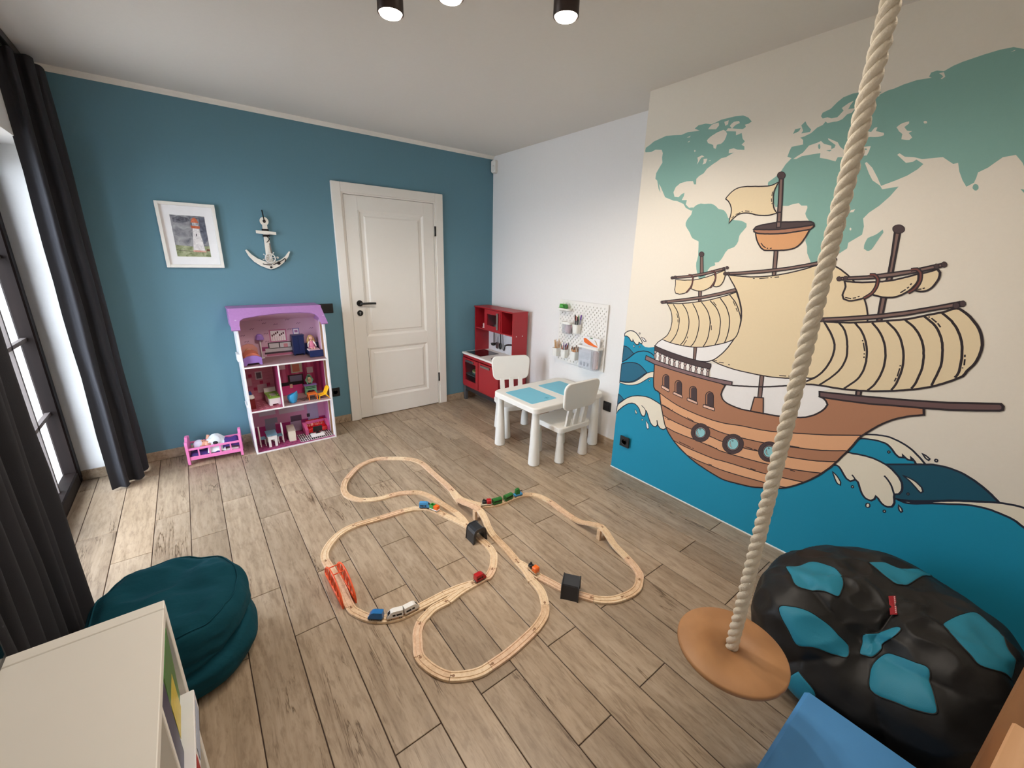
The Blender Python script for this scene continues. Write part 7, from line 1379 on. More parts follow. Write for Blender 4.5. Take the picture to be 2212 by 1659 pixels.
# parlour prints
pz('printed_dado', (176, 50, 120), DH0 + T, DH1 - T - .004, .022, .122); pz('printed_window', (196, 180, 200), -2.380, -2.258, .215, .259, 2); pz('printed_shelf', (196, 180, 196), -2.232, -2.033, .205, .275, 2); pz('printed_curtain', (170, 160, 190), -2.011, -1.922, .081, .26, 2); pz('printed_tv', (60, 40, 60), -2.018, -1.994, .135, .166, 3); pz('printed_cooker', (96, 70, 92), -2.150, -2.063, .117, .169, 3); pz('printed_counter', (190, 170, 196), -2.156, -2.071, .024, .117, 2); pz('printed_sink', (150, 150, 170), -2.345, -2.252, .137, .184, 3); pz('printed_counter', (150, 150, 176), -2.348, -2.273, .054, .137, 2)
# room floors
for nm, c, x0, x1, z in (('attic_floor', (150, 120, 124), DH0 + T, DH1 - T, F3), ('bath_floor', (166, 84, 104), DH0 + T, -2.229, F2), ('bedroom_floor', (178, 150, 150), -2.219, DH1 - T, F2), ('parlour_floor', (156, 56, 108), DH0 + T, DH1 - T, .012)):
    fl = part(nm, M(nm, c, .5, var=.06), ((x0, DHF + .004, z), (x1, DHB - .002, z + .0015)))
    if nm == 'parlour_floor':
        q = G()
        for i in range(11):
            for j in range(6):
                cx, cy = DH0 + .03 + .036 * i + .018 * (j % 2), DHF + .02 + .036 * j
                if cx < -2.06: q.prism([(cx - .011 - DO[0], cy - DO[1]), (cx - DO[0], cy - .007 - DO[1]), (cx + .011 - DO[0], cy - DO[1]), (cx - DO[0], cy + .007 - DO[1])], z + .0015, z + .002)
        obj('printed_diamonds', q, M('plum_diamond', (96, 30, 72), .5), fl)
        q = G()
        for i in range(16):
            for j in range(3): q.b2(dl(-2.125 + .0165 * i, DHF + .03 + .055 * j, z + .0015), dl(-2.1165 + .0165 * i, DHF + .078 + .055 * j, z + .0022))
        obj('striped_rug_print', q, M('print_black', (30, 26, 30), .6), fl)
        q = G(); q.b2(dl(-2.13, DHF + .024, z + .0012), dl(DH1 - T - .003, DHF + .195, z + .0018)); obj('striped_rug_base', q, M('print_white', (226, 222, 222), .6), fl)
    if nm == 'bedroom_floor':
        q = G()
        for i in range(10): q.box(dl(-2.08 + .016 * i, DHF + .10, z + .0018), (.007, .11, .0008), rz=.5)
        obj('striped_rug_print', q, M('print_black', (30, 26, 30), .6), fl)
    if nm == 'bath_floor':
        q = G()
        for i in range(5):
            for j in range(5): q.b2(dl(DH0 + .03 + .04 * i, DHF + .03 + .045 * j, z + .0015), dl(DH0 + .05 + .04 * i, DHF + .045 + .045 * j, z + .002))
        obj('printed_tiles', q, M('pink_tile', (206, 140, 150), .5), fl)
# roof: sloping front board with an arched cut-out, attic ceiling, ridge board, ends
rf = M('purple_roof', (170, 122, 182), .5, var=.08, scale=60)
ceilm = M('attic_paper', (206, 168, 190), .6)
ya, za, yb, zb = -.350, .988, -.235, 1.128
def rp(x, t, o=0): return dl(x, ya + (yb - ya) * t - o * .77, za + (zb - za) * t + o * .63)
outer = [(-2.486, 0), (-2.432, 0), (-2.432, .22), (-2.424, .42), (-2.40, .52), (-2.30, .62), (-2.16, .69), (-2.02, .68), (-1.94, .63), (-1.912, .55), (-1.895, .40), (-1.888, .05), (-1.838, .05), (-1.858, 1.0), (-2.482, 1.0)]
q = G(); n = len(outer); vs = [rp(x, t, 0) for x, t in outer] + [rp(x, t, .012) for x, t in outer]
q.add(vs, [list(range(n)), list(range(n, 2 * n))] + [(i, (i + 1) % n, n + (i + 1) % n, n + i) for i in range(n)])
obj('roof_front', q, rf, r)
q = G(); q.b2(dl(-2.482, yb - .002, 1.120), dl(-1.850, DHB + .004, 1.132)); obj('roof_top', q, rf, r)
q = G(); q.add([dl(DH0 + T, -.242, 1.095), dl(DH1 - T, -.242, 1.095), dl(DH1 - T, DHB, 1.010), dl(DH0 + T, DHB, 1.010), dl(DH0 + T, -.242, 1.102), dl(DH1 - T, -.242, 1.102), dl(DH1 - T, DHB, 1.018), dl(DH0 + T, DHB, 1.018)], [(0, 1, 2, 3), (4, 5, 6, 7), (0, 1, 5, 4), (1, 2, 6, 5), (2, 3, 7, 6), (3, 0, 4, 7)])
obj('attic_ceiling', q, ceilm, r)
for x in (-2.478, -1.866):
    q = G(); q.prism([(ya + .012 - DO[1], za + .005), (yb - DO[1], zb - .01), (DHB - DO[1], zb - .01), (DHB - DO[1], 1.0), (ya + .03 - DO[1], za + .005)], x - DO[0], x + .012 - DO[0], 'x'); obj('gable', q, rf, r)

# ------------------------------------------------------------------ doll furniture (each piece its own thing)
def toy(nm, lab, cat, x, y, z, rz=0, group=None): return thing(nm, lab, cat, (x, y, z), rz, group)
Z3, Z2, Z1 = F3 + .0017, F2 + .0017, .0137
lil = M('lilac_paint', (156, 120, 200), .5); navy = M('navy_paint', (20, 36, 84), .4); sal = M('salmon_felt', (206, 118, 92), .9, bump=.2)
skin = M('doll_skin', (232, 184, 160), .5); blond = M('doll_hair', (196, 160, 104), .7, bump=.4, bscale=200); wht = M('toy_white', (236, 234, 232), .45)
# lilac bed with salmon blanket and doll
t = toy('doll_bed', 'lilac doll bed in the attic corner of the doll house', 'doll bed', -2.378, -.165, Z3)
q = G(); q.b2((-.055, -.085, .018), (.055, .10, .045)); obj('bed_base', q, lil, t)
q = G(); q.prism([(-.06, 0), (-.045, 0), (-.035, .016), (.035, .016), (.045, 0), (.06, 0), (.06, .055), (.03, .070), (0, .074), (-.03, .070), (-.06, .055)], -.097, -.085, 'y'); obj('footboard', q, lil, t)
q = G(); q.prism([(-.06, 0), (.06, 0), (.06, .09), (.035, .12), (0, .13), (-.035, .12), (-.06, .09)], .10, .112, 'y'); obj('headboard', q, M('salmon_paint', (214, 150, 140), .5), t)
q = G(); q.surf(lambda u, v: (-.054 + .108 * u, -.083 + .135 * v, .052 + .040 * math.sin(PI * u) ** .6 + .004 * math.sin(9 * v)), 14, 10)
t2 = toy('doll_blanket', 'salmon felt blanket on the lilac doll bed', 'blanket', -2.378, -.165, Z3); obj('felt', q, sal, t2)
q = G(); q.surf(lambda u, v: (-.0545 + .109 * u, -.0835 - .001 * v, .052 + .040 * math.sin(PI * u) ** .6 * 1.0 - .02 * v), 14, 2); obj('hem', q, sal, t2)
def doll(nm, lab, x, y, z, rz, lying, dress, long_hair=True, tilt=0):
    d = toy(nm, lab, 'doll', x, y, z, rz)
    return d
d = toy('doll', 'blond doll tucked under the salmon blanket', 'doll', -2.378, -.115, Z3 + .060)
q = G(); q.ell((0, .035, .016), (.020, .022, .020)); q.ell((0, .048, .012), (.004, .004, .003)); q.lathe([(.013, 0), (.011, .02), (.009, .03)], (0, .008, .006), 10); q.ell((0, -.03, .004), (.026, .045, .014)); obj('body', q, skin, d)
q = G(); q.ell((0, .043, .015), (.026, .020, .020)); q.ell((.018, .03, .008), (.012, .02, .009)); q.ell((-.018, .03, .008), (.012, .02, .009)); obj('hair', q, blond, d)
# lilac floor lamp
t = toy('doll_floor_lamp', 'doll floor lamp with a lilac faceted shade in the attic', 'doll lamp', -2.290, -.038, Z3)
q = G(); q.lathe([(.018, 0), (.018, .004), (.005, .006)], n=16); obj('lamp_base', q, wht, t)
q = G(); q.cyl((0, 0, .004), (0, 0, .165), .0042, n=8); obj('lamp_pole', q, wht, t)
q = G(); q.lathe([(.030, .150), (.032, .155), (.024, .185), (.012, .197), (0, .198)], n=8, smooth=False); obj('lamp_shade', q, lil, t)
# navy wardrobe
t = toy('doll_wardrobe', 'navy blue doll wardrobe in the attic', 'doll wardrobe', -2.020, -.052, Z3)
q = G(); q.b2((-.044, -.035, .012), (.044, .03, .165), bev=.002); obj('wardrobe_body', q, navy, t)
q = G(); q.b2((-.048, -.039, .165), (.048, .032, .172), bev=.001); obj('cornice', q, navy, t)
for x in (-.021, .021):
    q = G(); q.b2((x - .019, -.037, .02), (x + .019, -.0345, .158), bev=.001); dr = obj('wardrobe_door', q, navy, t)
    q = G(); q.ell((x * .25, -.039, .09), (.002, .002, .002), 8, 6); obj('knob', q, navy, dr)
for x in (-.036, .036):
    q = G(); q.box((x, 0, .006), (.01, .05, .012)); obj('foot', q, navy, t)
# navy bed with doll in pink dress
t = toy('doll_bed', 'navy blue doll bed at the right end of the attic', 'doll bed', -1.918, -.155, Z3)
q = G(); q.b2((-.046, -.055, .012), (.046, .09, .040)); obj('bed_base', q, navy, t)
q = G(); q.b2((-.052, -.068, .004), (.052, -.056, .058), bev=.001); obj('footboard', q, navy, t)
q = G(); q.b2((-.052, .09, .004), (.052, .10, .095), bev=.001); obj('headboard', q, navy, t)
q = G(); q.b2((-.044, -.054, .040), (.044, .088, .052), bev=.004); obj('mattress', q, M('pale_pink_cloth', (230, 206, 212), .8), t)
d = toy('doll', 'long-haired blond doll in a pink dress sitting on the navy bed', 'doll', -1.925, -.105, Z3 + .0525)
q = G(); q.ell((0, .02, .088), (.017, .017, .019)); q.lathe([(.012, 0), (.015, .03), (.012, .05), (.006, .066), (.006, .072)], (0, .02, .004), 12)
for sx in (-1, 1):
    q.tube([(sx * .013, .018, .060), (sx * .026, .006, .040), (sx * .030, -.012, .016)], [.005, .0045, .0035], 8)
    q.tube([(sx * .008, .015, .010), (sx * .010, -.015, .012), (sx * .011, -.045, .008)], [.007, .006, .005], 8)
    q.ell((sx * .006, .0035, .092), (.002, .002, .003), 6, 5)
obj('body', q, skin, d)
q = G(); q.ell((0, .026, .092), (.022, .019, .021)); q.tube([(-.018, .022, .09), (-.024, .022, .06), (-.022, .02, .03)], [.009, .011, .006], 8); q.tube([(.018, .022, .09), (.024, .022, .06), (.022, .02, .03)], [.009, .011, .006], 8); obj('hair', q, blond, d)
q = G(); q.lathe([(.028, .004), (.022, .03), (.013, .05), (.014, .062)], (0, .014, 0), 14); q.ell((0, -.012, .012), (.024, .026, .010)); obj('dress', q, M('pink_floral_dress', (222, 140, 168), .8, var=.3, scale=200), d)
q = G()
for sx in (-1, 1): q.tube([(sx * .013, .017, .061), (sx * .027, .005, .040), (sx * .031, -.010, .020)], [.007, .0065, .005], 8)
obj('sleeves', q, M('white_sleeve', (238, 232, 226), .8), d)
# --- middle storey
t = toy('doll_washstand', 'dark red doll washstand with a white basin in the doll bathroom', 'doll washstand', -2.425, -.215, Z2)
q = G(); q.b2((-.017, -.024, 0), (.020, .024, .075)); obj('cabinet', q, M('dark_red_paint', (120, 20, 28), .5), t)
q = G(); q.lathe([(.012, .074), (.022, .080), (.023, .092), (.019, .092), (.012, .082)], n=20); q.b2((-.016, .018, .074), (.019, .026, .10)); obj('basin', q, wht, t)
t = toy('toy_bottle', 'tiny blue toy jug standing behind the doll basin', 'toy bottle', -2.424, -.150, Z2)
q = G(); q.b2((-.016, -.018, 0), (.016, .018, .085)); obj('stand', q, M('dark_red_paint', (120, 20, 28), .5), t)
q = G(); q.lathe([(.010, .086), (.013, .10), (.009, .112), (.006, .12), (.0, .12)], n=14); obj('jug', q, M('toy_blue', (40, 70, 140), .4), t)
t = toy('doll_bathtub', 'white doll bathtub with a green top in the doll bathroom', 'doll bathtub', -2.272, -.150, Z2, .06)
q = G(); q.b2((-.040, -.085, .012), (.040, .085, .060)); q.b2((-.040, -.085, 0), (-.022, .085, .012)); q.b2((.022, -.085, 0), (.040, .085, .012)); obj('tub_box', q, wht, t)
q = G(); q.b2((-.044, -.09, .060), (.044, -.045, .068)); q.b2((-.044, .055, .060), (.044, .09, .068)); q.b2((-.044, -.045, .060), (-.022, .055, .068)); q.b2((.022, -.045, .060), (.044, .055, .068)); obj('green_rim', q, M('lime_paint', (136, 180, 74), .5), t)
q = G(); q.b2((-.023, -.046, .0605), (.023, .056, .062)); obj('tub_basin', q, M('tub_grey', (206, 204, 200), .4), t)
q = G(); q.b2((-.042, .086, .060), (.042, .094, .105)); obj('backboard', q, wht, t)
q = G(); q.cyl((-.026, -.062, .068), (-.026, -.062, .082), .005, n=8); q.cyl((.026, -.062, .068), (.026, -.062, .082), .005, n=8); obj('tap_knob', q, M('lime_paint', (136, 180, 74), .5), t)
t = toy('doll_egg_chair', 'sky blue ribbed doll egg chair on the middle storey', 'doll chair', -2.143, -.243, Z2, .35)
def egg(u, v):
    a = 2 * PI * u; prof = [(.018, 0), (.026, .004), (.034, .025), (.040, .050), (.038, .072)]
    k = v * 4; i = min(int(k), 3); f = k - i; rr = prof[i][0] * (1 - f) + prof[i + 1][0] * f; z = prof[i][1] * (1 - f) + prof[i + 1][1] * f
    lift = .026 * max(0, math.sin(a + 2.4)) ** 1.2 * v ** 2 - .012 * max(0, -math.sin(a + 2.4)) * v ** 2
    rr *= 1 + .012 * math.cos(10 * a)
    return (rr * math.cos(a), rr * math.sin(a), z + lift)
skyb = M('sky_blue_plastic', (64, 160, 214), .35)
q = G(); q.surf(egg, 48, 16, True); q.surf(lambda u, v: tuple(Vector(egg(u, v)) * .90 + Vector((0, 0, .010))), 48, 16, True); q.surf(lambda u, v: tuple(Vector(egg(u, 1)) * (1 - v) + (Vector(egg(u, 1)) * .90 + Vector((0, 0, .010))) * v), 48, 2, True); obj('shell', q, skyb, t)
q = G(); q.ell((0, 0, .034), (.030, .030, .010)); obj('seat', q, skyb, t)
t = toy('doll_vanity', 'mint green doll vanity with an oval mirror and lilac top', 'doll vanity', -1.972, -.085, Z2)
mint = M('mint_paint', (120, 186, 150), .5)
q = G(); q.b2((-.045, -.018, .050), (.045, .022, .082)); obj('drawer_case', q, mint, t)
q = G(); q.b2((-.051, -.024, .082), (.051, .024, .088), bev=.001); obj('vanity_top', q, lil, t)
q = G(); q.prism([(-.045, 0), (-.036, 0), (-.030, .03), (-.018, .042), (0, .038), (.018, .042), (.030, .03), (.036, 0), (.045, 0), (.045, .05), (-.045, .05)], -.018, -.012, 'y'); q.b2((-.045, .014, 0), (-.036, .022, .05)); q.b2((.036, .014, 0), (.045, .022, .05)); obj('leg_frame', q, mint, t)
for z in (.056, .069):
    q = G(); q.b2((-.038, -.0195, z), (.038, -.0175, z + .005)); obj('drawer_gap', q, BLACK, t)
q = G(); q.prism([(.030 * math.cos(a) * (1 + .1 * math.cos(6 * a)), .125 + .040 * math.sin(a) * (1 + .08 * math.cos(6 * a))) for a in [2 * PI * i / 36 for i in range(36)]], .010, .016, 'y'); q.b2((-.012, .010, .086), (.012, .016, .10)); q.b2((-.012, .010, .155), (.012, .016, .176)); mf = obj('mirror_frame', q, mint, t)
q = G(); q.prism([(.018 * math.cos(a), .125 + .026 * math.sin(a)) for a in [2 * PI * i / 24 for i in range(24)]], .008, .0098, 'y'); obj('mirror_glass', q, M('mirror', (210, 200, 196), .05, 1.0), mf)
t = toy('doll_table', 'small orange doll table beside the yellow doll chair', 'doll table', -1.992, -.225, Z2)
orp = M('orange_plastic', (232, 112, 30), .35)
q = G(); q.b2((-.036, -.036, .044), (.036, .036, .050), bev=.002); obj('tabletop', q, orp, t)
for x in (-.031, .031):
    for y in (-.031, .031):
        q = G(); q.box((x, y, .022), (.007, .007, .044)); obj('leg', q, orp, t)
t = toy('doll_lounge_chair', 'yellow doll lounge chair at the right of the middle storey', 'doll chair', -1.912, -.258, Z2, .12)
yel = M('yellow_plastic', (244, 186, 30), .35)
q = G()
for y in (-.03, .03): q.tube([(-.044, y, 0), (-.040, y, .034), (.012, y, .040), (.036, y, .094)], .0038, 8)
for y in (-.03, .03): q.tube([(.012, y, .040), (.040, y, .0)], .0038, 8)
obj('chair_frame', q, yel, t)
q = G(); q.surf(lambda u, v: [(-.04 + .052 * v * 1.0, -.03 + .06 * u, .038 - .006 * math.sin(PI * v)), ][0], 6, 8); obj('seat', q, yel, t)
q = G(); q.surf(lambda u, v: (.010 + .030 * v, -.03 + .06 * u * 1.0, .036 + .066 * v), 6, 8); q.surf(lambda u, v: (.013 + .030 * v, -.03 + .06 * u * 1.0, .036 + .066 * v), 6, 8); obj('backrest', q, yel, t)
# --- ground storey
dusty = M('dusty_blue_paint', (116, 156, 178), .5)
t = toy('doll_table', 'dusty blue doll dining table with white legs on the ground storey', 'doll table', -2.328, -.185, Z1)
q = G(); q.b2((-.038, -.07, .094), (.038, .06, .100), bev=.001); obj('tabletop', q, dusty, t)
for y in (-.066, .050):
    q = G(); q.prism([(-.032, 0), (-.013, 0), (-.013, .060), (.013, .060), (.013, 0), (.032, 0), (.032, .094), (-.032, .094)], y, y + .007, 'y'); obj('leg_panel', q, wht, t)
for x, s, lab in ((-2.406, 1, 'white and blue doll chair left of the doll dining table'), (-2.250, -1, 'white and blue doll chair right of the doll dining table')):
    t = toy('doll_chair', lab, 'doll chair', x, -.18, Z1, 0, 'doll dining chairs')
    q = G(); q.prism([(-.030, 0), (-.022, 0), (-.014, .066), (.014, .066), (.022, 0), (.030, 0), (.030, .13), (.022, .158), (0, .168), (-.022, .158), (-.030, .13)], -s * .004 - .0035, -s * .004 + .0035, 'x'); obj('backrest', q, wht, t)
    q = G(); q.b2((-s * .006, -.028, .060), (s * .036, .028, .067)); obj('seat', q, dusty, t)
    for y in (-.026, .020):
        q = G(); q.b2((s * .031 - .003, y, 0), (s * .031 + .003, y + .006, .060)); obj('leg', q, wht, t)
t = toy('doll_sideboard', 'cream doll sideboard standing endwise in the middle of the ground storey', 'doll cabinet', -2.175, -.150, Z1, -.06)
crm = M('cream_paint', (226, 218, 200), .5)
q = G(); q.b2((-.026, -.075, 0), (.026, .075, .088), bev=.002); obj('sideboard_body', q, crm, t)
q = G(); q.b2((-.028, -.077, .088), (.028, .077, .094), bev=.001); obj('sideboard_top', q, M('cream_top', (206, 196, 180), .5), t)
q = G(); q.b2((-.029, -.07, .01), (-.0262, .0, .08)); q.b2((-.029, .004, .01), (-.0262, .07, .08)); obj('sideboard_door', q, crm, t)
t = toy('doll_sofa', 'pink doll sofa at the right of the ground storey', 'doll sofa', -1.965, -.105, Z1, .05)
pk = M('pink_upholstery', (214, 96, 148), .7)
q = G(); q.b2((-.085, -.04, .006), (.085, .04, .040), bev=.008); obj('seat', q, pk, t)
q = G(); q.b2((-.085, .024, .03), (.085, .046, .092), bev=.010); obj('backrest', q, pk, t)
for x in (-.092, .092):
    q = G(); q.prism([(-.045, 0), (.045, 0), (.045, .088), (.02, .090), (-.03, .062), (-.045, .045)], x - .012, x + .012, 'x'); obj('armrest', q, pk, t)
t = toy('doll_throw', 'shiny crumpled red cloth thrown over the pink doll sofa', 'cloth', -1.965, -.105, Z1, .05)
q = G(); q.surf(lambda u, v: (-.075 + .15 * u, -.052 + .10 * v, (.044 + .052 * max(0, min(1, (v - .62) * 3.2)) - .030 * max(0, (.10 - v) * 10) + .008 * abs(mnoise.noise(Vector((u * 9, v * 9, 1)))) + .002)), 40, 30); obj('crumpled_cloth', q, M('red_satin', (186, 22, 26), .22, var=.1), t)
q = G(); q.tube([(-.075 + .15 * k / 20, -.053, .014 + .004 * math.sin(k)) for k in range(21)], .0015, 5); obj('hem', q, M('red_satin', (186, 22, 26), .22), t)
t = toy('doll_tv_stand', 'low white doll television stand in front of the pink sofa', 'doll cabinet', -1.990, -.250, Z1, -.02)
q = G(); q.b2((-.052, -.022, .012), (.052, .022, .036), bev=.002); obj('stand_body', q, wht, t)
for x in (-.04, .04):
    q = G(); q.cyl((x, 0, 0), (x, 0, .012), .004, n=8); obj('foot', q, CHROME, t)
t = toy('doll_television', 'black flat doll television on its white stand', 'doll television', -1.985, -.246, Z1 + .0362)
q = G(); q.b2((-.037, .0, .014), (.037, .005, .062), bev=.001); obj('screen', q, BLACK, t)
q = G(); q.b2((-.018, -.008, 0), (.018, .012, .003)); q.b2((-.004, .001, .003), (.004, .004, .015)); obj('tv_foot', q, BLACK, t)

# ================================================================== DOLL CRADLE
pinkp = M('pink_cradle_plastic', (232, 128, 186), .4)
r = thing('doll_cradle', 'pink plastic doll cradle on the floor by the blue wall', 'doll cradle', (-2.705, -.178, 0), -.085)
CW, CD = .165, .085
for sx in (-1, 1):
    q = G()
    q.prism([(-CD, .012), (-CD + .022, .0), (-CD + .030, .012), (-CD + .028, .05), (CD - .028, .05), (CD - .030, .012), (CD - .022, .0), (CD, .012), (CD, .165), (CD - .006, .185), (CD - .022, .188), (CD - .028, .172), (CD - .045, .185), (.02, .205), (-.02, .205), (-CD + .045, .185), (-CD + .028, .172), (-CD + .022, .188), (-CD + .006, .185), (-CD, .165)], sx * CW - .008, sx * CW + .008, 'x')
    obj('end_board', q, pinkp, r)
for sy in (-1, 1):
    q = G(); q.b2((-CW, sy * CD * .86 - .006, .040), (CW, sy * CD * .86 + .006, .066), bev=.002); obj('side_rail', q, pinkp, r)
    q = G(); q.b2((-CW, sy * CD * .86 - .006, .118), (CW, sy * CD * .86 + .006, .134), bev=.003); obj('side_rail', q, pinkp, r)
    for k in range(4):
        x = -CW + .066 * (k + 1)
        q = G(); q.box((x, sy * CD * .86, .092), (.009, .009, .055)); obj('spindle', q, pinkp, r)
q = G(); q.b2((-CW, -CD * .8, .044), (CW, CD * .8, .050)); obj('cradle_floor', q, pinkp, r)
CB = (-2.705, -.178, .0505)
t = thing('doll_mattress', 'dark purple patterned bedding in the pink cradle', 'bedding', CB, -.085)
purp = M('purple_pattern_cloth', (66, 44, 120), .85, var=.45, scale=90, bump=.2)
q = G(); q.surf(lambda u, v: (-.155 + .31 * u, -.066 + .132 * v, .030 + .062 * max(0, min(1, (u - .60) * 9)) * math.sin(PI * min(1, max(0, .08 + .84 * v))) ** .5 + .010 * mnoise.noise(Vector((u * 8, v * 5, 3))) - .03 * (max(0, abs(u - .5) - .46) * 20 + max(0, abs(v - .5) - .44) * 14) * .6), 30, 14); obj('quilt', q, purp, t)
q = G(); q.b2((-.152, -.062, 0), (.152, .062, .024), bev=.008); obj('pad', q, M('pale_lining', (214, 200, 204), .8), t)
q = G(); q.ell((.165, .05, .04), (.012, .03, .035), 12, 8); obj('quilt_corner', q, purp, t)
t = thing('baby_doll', 'baby doll with a pale striped cap lying in the pink cradle', 'doll', (CB[0], CB[1], CB[2] + .036), -.085)
q = G(); q.ell((-.085, 0, .034), (.040, .038, .036), 20, 14); q.ell((-.075, -.012, .070), (.006, .006, .006), 8, 6); q.ell((-.066, .0, .066), (.007, .010, .004), 10, 6); q.ell((-.085, .038, .034), (.008, .005, .010), 8, 6); q.ell((-.085, -.038, .034), (.008, .005, .010), 8, 6)
q.lathe([(.02, 0), (.022, .03), (.018, .05)], (-.05, 0, .01), 12); q.ell((0, 0, .030), (.058, .042, .030), 18, 12)
q.tube([(-.03, .036, .04), (-.045, .05, .062), (-.038, .055, .085)], [.013, .012, .010], 10); q.tube([(-.03, -.036, .04), (-.045, -.055, .05), (-.05, -.06, .06)], [.013, .012, .010], 10)
q.tube([(.05, .018, .025), (.09, .022, .028), (.12, .022, .024)], [.018, .015, .012], 10); q.tube([(.05, -.018, .025), (.09, -.022, .028), (.12, -.022, .024)], [.018, .015, .012], 10)
obj('body', q, M('baby_doll_skin', (232, 172, 146), .5), t)
q = G(); q.ell((-.096, 0, .038), (.038, .041, .038), 20, 14); obj('cap', q, M('pale_lilac_cap', (214, 210, 232), .8, var=.12, scale=60), t)
for sy in (-1, 1):
    q = G(); q.ell((-.072, sy * .013, .066), (.004, .005, .003), 8, 6); obj('eye', q, M('doll_eye', (40, 44, 60), .2), t)
t = thing('doll_coverlet', 'crumpled pale blue and white cloth heaped on the baby doll', 'blanket', (CB[0] + .005, CB[1], CB[2] + .04), -.085)
def cov(u, v):
    x = -.055 + .115 * u; y = -.070 + .145 * v
    z = .030 + .062 * math.exp(-((x - .0) / .055) ** 2 - ((y - .03) / .06) ** 2) + .010 * mnoise.noise(Vector((x * 40, y * 40, 1))) - (.05 * max(0, -.045 - y) / .025 if y < -.045 else 0)
    return (x + .008 * mnoise.noise(Vector((x * 30, y * 30, 5))), y, z)
q = G(); q.surf(cov, 30, 34); obj('cloth', q, M('pale_cloth', (224, 230, 236), .8, var=.06, scale=30), t)
q = G(); q.ell((.004, -.063, .052), (.016, .007, .014), 14, 8); obj('dark_patch', q, M('dark_print', (30, 30, 36), .8), t)
# ================================================================== WOODEN RAILWAY
beech = [grain_mat('beech_a', (206, 172, 136), (228, 198, 164), 60, (1, 1, 1), .45), grain_mat('beech_b', (214, 178, 146), (234, 202, 172), 60, (1, 1, 1), .45), grain_mat('beech_c', (222, 194, 158), (240, 216, 184), 60, (1, 1, 1), .45)]
TW, TH = .040, .012
PROF = [(-TW / 2, .001), (-TW / 2, TH - .001), (-TW / 2 + .001, TH), (-.0135, TH), (-.013, TH - .003), (-.0075, TH - .003), (-.007, TH), (.007, TH), (.0075, TH - .003), (.013, TH - .003), (.0135, TH), (TW / 2 - .001, TH), (TW / 2, TH - .001), (TW / 2, .001)]
def sweep(q, pts, prof=PROF, trim=.0006):
    n = len(pts); m = len(prof); vs = []
    for i in range(n):
        t = (pts[min(i + 1, n - 1)] - pts[max(i - 1, 0)]); t2 = Vector((t.x, t.y, 0)).normalized()
        w = Vector((t2.y, -t2.x, 0)); p = pts[i].copy()
        if i == 0: p += t2 * trim
        if i == n - 1: p -= t2 * trim
        for a, z in prof: vs.append(p + w * a + Vector((0, 0, z)))
    fs = []
    for i in range(n - 1):
        for j in range(m):
            j2 = (j + 1) % m; fs.append((i * m + j, i * m + j2, (i + 1) * m + j2, (i + 1) * m + j))
    fs.append(list(range(m))); fs.append([(n - 1) * m + j for j in range(m)])
    q.add(vs, fs)
def peg(q, p, d, h):
    d = Vector((d.x, d.y, 0)).normalized(); w = Vector((d.y, -d.x, 0)); z = Vector((0, 0, h + .0004))
    c = p + d * .012 + z
    ring = [c + d * (.0058 * math.cos(a)) + w * (.0058 * math.sin(a)) for a in [2 * PI * i / 14 for i in range(14)]]
    q.add(ring, [list(range(14))])
    a, b = p + z, p + d * .008 + z
    q.add([a - w * .0026, a + w * .0026, b + w * .0026, b - w * .0026], [(0, 1, 2, 3)])
pegm = M('peg_outline', (150, 112, 82), .6)
place = {'upper': 'in the far left loop', 'inner': 'in the bend by the red wagon', 'left': 'in the loop with the orange bridge', 'front': 'in the front loop', 'ramp': 'on the ramp beside the dark tunnel', 'right': 'in the right hand loop'}
trk_i = 0
for key, P in TRACKS.items():
    idx = [i for i, p in enumerate(P) if p[3]]
    S = spline([(p[0], p[1], p[2]) for p in P], 6)
    tot = len(idx) - 1
    for a, b in zip(idx[:-1], idx[1:]):
        seg = S[a * 6: b * 6 + 1]
        c = sum((p for p in seg), Vector()) / len(seg); c.z = 0
        hump = max(p.z for p in seg) > .02
        bend = (seg[1] - seg[0]).angle(seg[-1] - seg[-2]) > .35
        nm = 'ramp_track' if hump else ('curved_track' if bend else 'straight_track')
        nth = trk_i_local = idx.index(a) + 1
        kind = {'ramp_track': 'arched wooden ramp track', 'curved_track': 'curved beech track', 'straight_track': 'straight beech track'}[nm]
        ordn = ['first', 'second', 'third', 'fourth', 'fifth', 'sixth', 'seventh', 'eighth', 'ninth', 'tenth', 'eleventh', 'twelfth'][nth - 1]
        anchor = {'upper': '%s in the far left loop from the bridge pillar', 'inner': '%s in the bend by the red wagon', 'left': '%s in the orange bridge loop from the tunnel', 'front': '%s in the front loop from the red wagon', 'ramp': '%s in the ramp line from the orange locomotive', 'right': '%s in the right loop from the red locomotive'}[key] % ordn
        r = thing(nm, kind + ', ' + anchor, 'toy track', (c.x, c.y, 0), 0, 'wooden toy tracks')
        q = G(); sweep(q, [p - Vector((c.x, c.y, 0)) for p in seg])
        obj('rail_bed', q, beech[(trk_i * 7 + nth) % 3], r)
        q = G(); peg(q, seg[0] - Vector((c.x, c.y, 0)), (seg[1] - seg[0]), TH); obj('joint_peg', q, pegm, r)
        trk_i += 1
sw_lab = {'S1': 'forked wooden track switch, between bridge pillar and far left loop', 'S2': 'forked wooden track switch in front of the round-topped dark tunnel', 'S3': 'forked wooden track switch beside the red toy wagon', 'S4': 'forked wooden track switch under the orange and black locomotive'}
